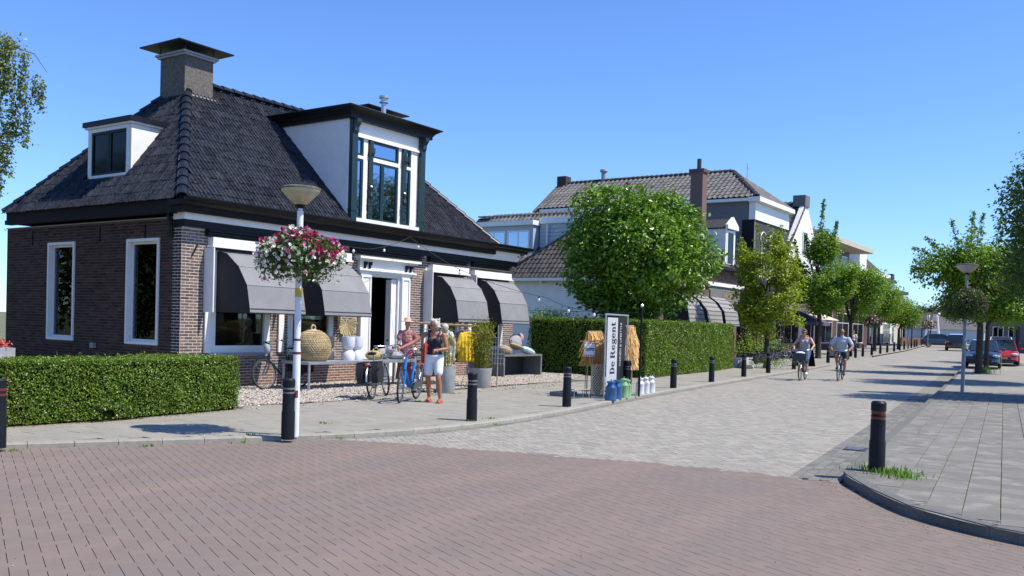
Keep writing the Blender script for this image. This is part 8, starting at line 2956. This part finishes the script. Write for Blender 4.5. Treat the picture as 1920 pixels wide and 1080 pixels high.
# --- display figures and clothes in front of the shop
def mannequin(loc, az, label, cloth, h=1.62, hat=False, legs=False, hairm=None, skirt=True):
    root = thing('mannequin', label, 'mannequin', loc, 'mannequins in front of the shop', az)
    s = h / 1.66
    def fig(mb):
        mb.ball((0, 0, .93 * s), (.11, .155, .12), 14); mb.ball((0, 0, 1.10 * s), (.09, .125, .14), 14); mb.ball((.01, 0, 1.25 * s), (.10, .15, .13), 14)
        mb.ball((0, 0, 1.35 * s), (.07, .17, .06), 12)
        limb(mb, [(0, 0, 1.37 * s), (.01, 0, 1.48 * s)], [.05, .045])
        mb.ball((.015, 0, 1.565 * s), (.085, .070, .105), 14)
        for q in (-1, 1):
            limb(mb, [(0, q * .18, 1.34 * s), (.02, q * .24, 1.08 * s), (.10, q * .22, .86 * s)], [.047, .036, .026])
            hand(mb, (.10, q * .22, .86 * s), (.3, 0, -1), (1, 0, 0), .35, side=-q)
            limb(mb, [(0, q * .09, .88 * s), (.01, q * .09, .48 * s), (0, q * .09, .08)], [.085, .055, .034])
            limb(mb, [(0, q * .09, .06), (.15, q * .10, .03)], [.034, .026])
    fused('body', fig, 'skin_fair' if not legs else 'cloth_beige', root, .014, 3)
    def dress(mb):
        zt = .92 * s
        for q in (-1, 1):
            limb(mb, [(0, q * .17, 1.34 * s), (.01, q * .21, 1.20 * s)], [.065, .07])
        mb.ball((0, 0, 1.30 * s), (.11, .175, .11), 14); mb.ball((0, 0, 1.13 * s), (.115, .15, .16), 14)
        if skirt:
            mb.lathe([(.14, zt + .1), (.19, zt - .1), (.235, .5), (.28, .14 if not legs else .62)], n=20, sx=.85)
        else:
            mb.lathe([(.15, zt + .1), (.19, zt - .1), (.22, .68)], n=20, sx=.85)
    fused('dress' if skirt and not legs else 'tunic', dress, cloth, root, .014, 2)
    if legs:
        def tr(mb):
            for q in (-1, 1): limb(mb, [(0, q * .09, .9 * s), (.01, q * .10, .5 * s), (0, q * .10, .16)], [.10, .085, .085])
        fused('trousers', tr, 'cloth_white', root, .014, 2)
    if hat:
        mb = MB().lathe([(.17, 1.615 * s), (.165, 1.63 * s), (.09, 1.635 * s), (.085, 1.70 * s), (.05, 1.73 * s), (0.0, 1.735 * s)], (.015, 0, 0), 18, cap=False)
        link('sun_hat', mb.mesh('sun_hat', 'skin_fair', True), root, world=False).data.materials[0] = mat('hat_pink', (.58, .36, .26), .85)
    if hairm:
        def hr(mb): mb.ball((-.01, 0, 1.60 * s), (.105, .095, .10), 12); mb.ball((-.03, 0, 1.53 * s), (.07, .09, .09), 12)
        fused('wig', hr, hairm, root, .012, 1)
    return root
mannequin((17.95, 15.45, PZ), R(235), 'mannequin in a long reddish patterned dress and pink sun hat beside the door', 'cloth_print', 1.66, hat=True)
mannequin((16.98, 13.45, PZ), R(225), 'mannequin in a beige patterned tunic and white trousers behind the walking woman', 'cloth_beige', 1.56, legs=True, hairm='hair_grey')
rk = thing('clothes_rack', 'driftwood-topped clothes rack between the planters in front of the third window', 'clothes rack', (18.6, 14.7, PZ))
mb = MB()
for x in (17.65, 19.75):
    mb.tube([(x, 14.7, PZ), (x, 14.7, 1.62)], .018, 6)
    mb.tube([(x, 14.4, PZ + .02), (x, 15.0, PZ + .02)], .018, 6)
mb.build('rail_post', 'steel_dark', rk)
mb = MB()
rg = np.random.default_rng(9)
for k in range(9):
    y = 14.55 + .05 * k; z = 1.63 + rg.uniform(-.015, .02)
    mb.tube([(17.45 + rg.uniform(0, .2), y, z + .03), (18.2, y + .01, z), (19.0, y, z - .01), (19.95 - rg.uniform(0, .2), y, z - .02)], .014, 5)
mb.build('branch_roof', 'driftwood', rk)
MB().tube([(17.65, 14.7, 1.50), (19.75, 14.7, 1.48)], .012, 6).build('hanging_rail', 'galvanised', rk)
def garment(x, y, zt, w_, L, label, m_, sleeves=True, group='clothes hanging on the rack', turn=.25):
    t_ = thing('hanging_garment', label, 'clothing', (x, y, PZ), group, turn)
    def g(mb):
        mb.add([(-w_ * .22, -.05, zt), (w_ * .22, -.05, zt), (w_ * .5, -.05, zt - .09), (w_ * .56, -.09, zt - L), (-w_ * .56, -.09, zt - L), (-w_ * .5, -.05, zt - .09),
                (-w_ * .22, .05, zt), (w_ * .22, .05, zt), (w_ * .5, .05, zt - .09), (w_ * .56, .09, zt - L), (-w_ * .56, .09, zt - L), (-w_ * .5, .05, zt - .09)],
               [(5, 4, 3, 2, 1, 0), (6, 7, 8, 9, 10, 11), (0, 1, 7, 6), (1, 2, 8, 7), (2, 3, 9, 8), (3, 4, 10, 9), (4, 5, 11, 10), (5, 0, 6, 11)])
        if sleeves:
            for q in (-1, 1):
                limb(mb, [(q * w_ * .42, 0, zt - .08), (q * w_ * .62, -.02, zt - .32), (q * w_ * .64, -.03, zt - .50)], [.06, .052, .048], 8)
        for k in range(5):
            limb(mb, [(-w_ * .45 + k * w_ * .22, -.06, zt - .12), (-w_ * .48 + k * w_ * .24, -.105, zt - L + .04)], [.018, .030], 6)
    fused('cloth', g, m_, t_, .014, 2)
    link('hanger', MB().tube([(-w_ * .3, 0, zt - .01), (0, 0, zt + .07), (w_ * .3, 0, zt - .01)], .008, 5).tube([(0, 0, zt + .07), (0, 0, zt + .16)], .006, 4).mesh('hanger', 'driftwood'), t_, world=False)
    return t_
garment(18.95, 14.25, 1.40, .46, .78, 'bright yellow tunic with long sleeves hanging at the front of the rack', 'cloth_yellow', turn=-.35)
garment(18.45, 14.62, 1.42, .44, .75, 'white blouse hanging left of the yellow tunic', 'cloth_white', turn=-.5)
garment(18.05, 14.75, 1.15, .36, .80, 'red skirt hanging left of the white blouse', 'cloth_red', False, turn=-.6)
garment(18.75, 14.95, .98, .50, .72, 'dark grey garment hanging low behind the yellow tunic', 'cloth_dark', False, turn=-.2)
garment(19.5, 14.8, 1.42, .44, .85, 'dark purple blouse hanging right of the yellow tunic', 'purple_cloth', turn=-.2)
sd2 = thing('garment_stand', 'thin metal stand holding up the yellow tunic', 'stand', (19.0, 14.25, PZ))
MB().tube([(19.0, 14.27, PZ + .5), (18.88, 14.05, PZ)], .010, 5).tube([(19.0, 14.27, PZ + .5), (19.2, 14.1, PZ)], .010, 5).tube([(19.0, 14.27, PZ + .5), (19.05, 14.5, PZ)], .010, 5).tube([(19.0, 14.27, PZ + .5), (19.0, 14.27, 1.42)], .010, 5).build('stand_frame', 'chrome', sd2)
# two strollers far down the terrace
def stroller(loc, az, label, top, bottom, hairm, h=1.7):
    root = person_root(label, loc, az, 'people on the cafe terrace')
    s = h / 1.72
    def fig(mb):
        mb.ball((0, 0, .95 * s), (.12, .16, .12), 12); mb.ball((0, 0, 1.15 * s), (.11, .15, .18), 12); mb.ball((0, 0, 1.37 * s), (.08, .19, .07), 12)
        limb(mb, [(0, 0, 1.38 * s), (.01, 0, 1.5 * s)], [.055, .05])
        for q in (-1, 1):
            limb(mb, [(0, q * .19, 1.37 * s), (-.02, q * .24, 1.10 * s), (.10, q * .22, .88 * s)], [.05, .04, .028])
            hand(mb, (.10, q * .22, .88 * s), (.3, 0, -1), (1, 0, 0), .5, side=-q)
            limb(mb, [(0, q * .09, .9 * s), (.05 * q + .02, q * .10, .5 * s), (.10 * q, q * .10, .08)], [.09, .06, .04])
            limb(mb, [(.10 * q, q * .10, .06), (.10 * q + .16, q * .11, .03)], [.038, .028])
        head(mb, (.015, 0, 1.60 * s))
    fused('body', fig, 'skin_fair', root, .016, 2)
    def tp(mb):
        mb.ball((0, 0, 1.0 * s), (.14, .18, .12), 12); mb.ball((0, 0, 1.2 * s), (.13, .175, .2), 12)
        for q in (-1, 1): limb(mb, [(0, q * .18, 1.37 * s), (-.01, q * .225, 1.18 * s)], [.07, .065])
    fused('shirt', tp, top, root, .016, 2)
    def bt_(mb):
        mb.ball((0, 0, .93 * s), (.14, .18, .12), 12)
        for q in (-1, 1): limb(mb, [(0, q * .09, .9 * s), (.05 * q + .02, q * .10, .5 * s), (.10 * q, q * .10, .14)], [.11, .085, .07])
    fused('trousers', bt_, bottom, root, .016, 2)
    def hr(mb): mb.ball((-.01, 0, 1.65 * s), (.105, .09, .085), 12)
    fused('hair', hr, hairm, root, .016, 1)
stroller((52.3, 15.4, PZ + gz(52)), R(200), 'person in a reddish shirt standing between the two cyclists on the terrace', 'cloth_print', 'cloth_dark', 'hair_brown')
stroller((72.5, 17.6, PZ + gz(72)), R(190), 'person in white walking far off beside the pavement signs', 'cloth_white', 'cloth_denim', 'hair_brown')
print('objects', len(bpy.data.objects))
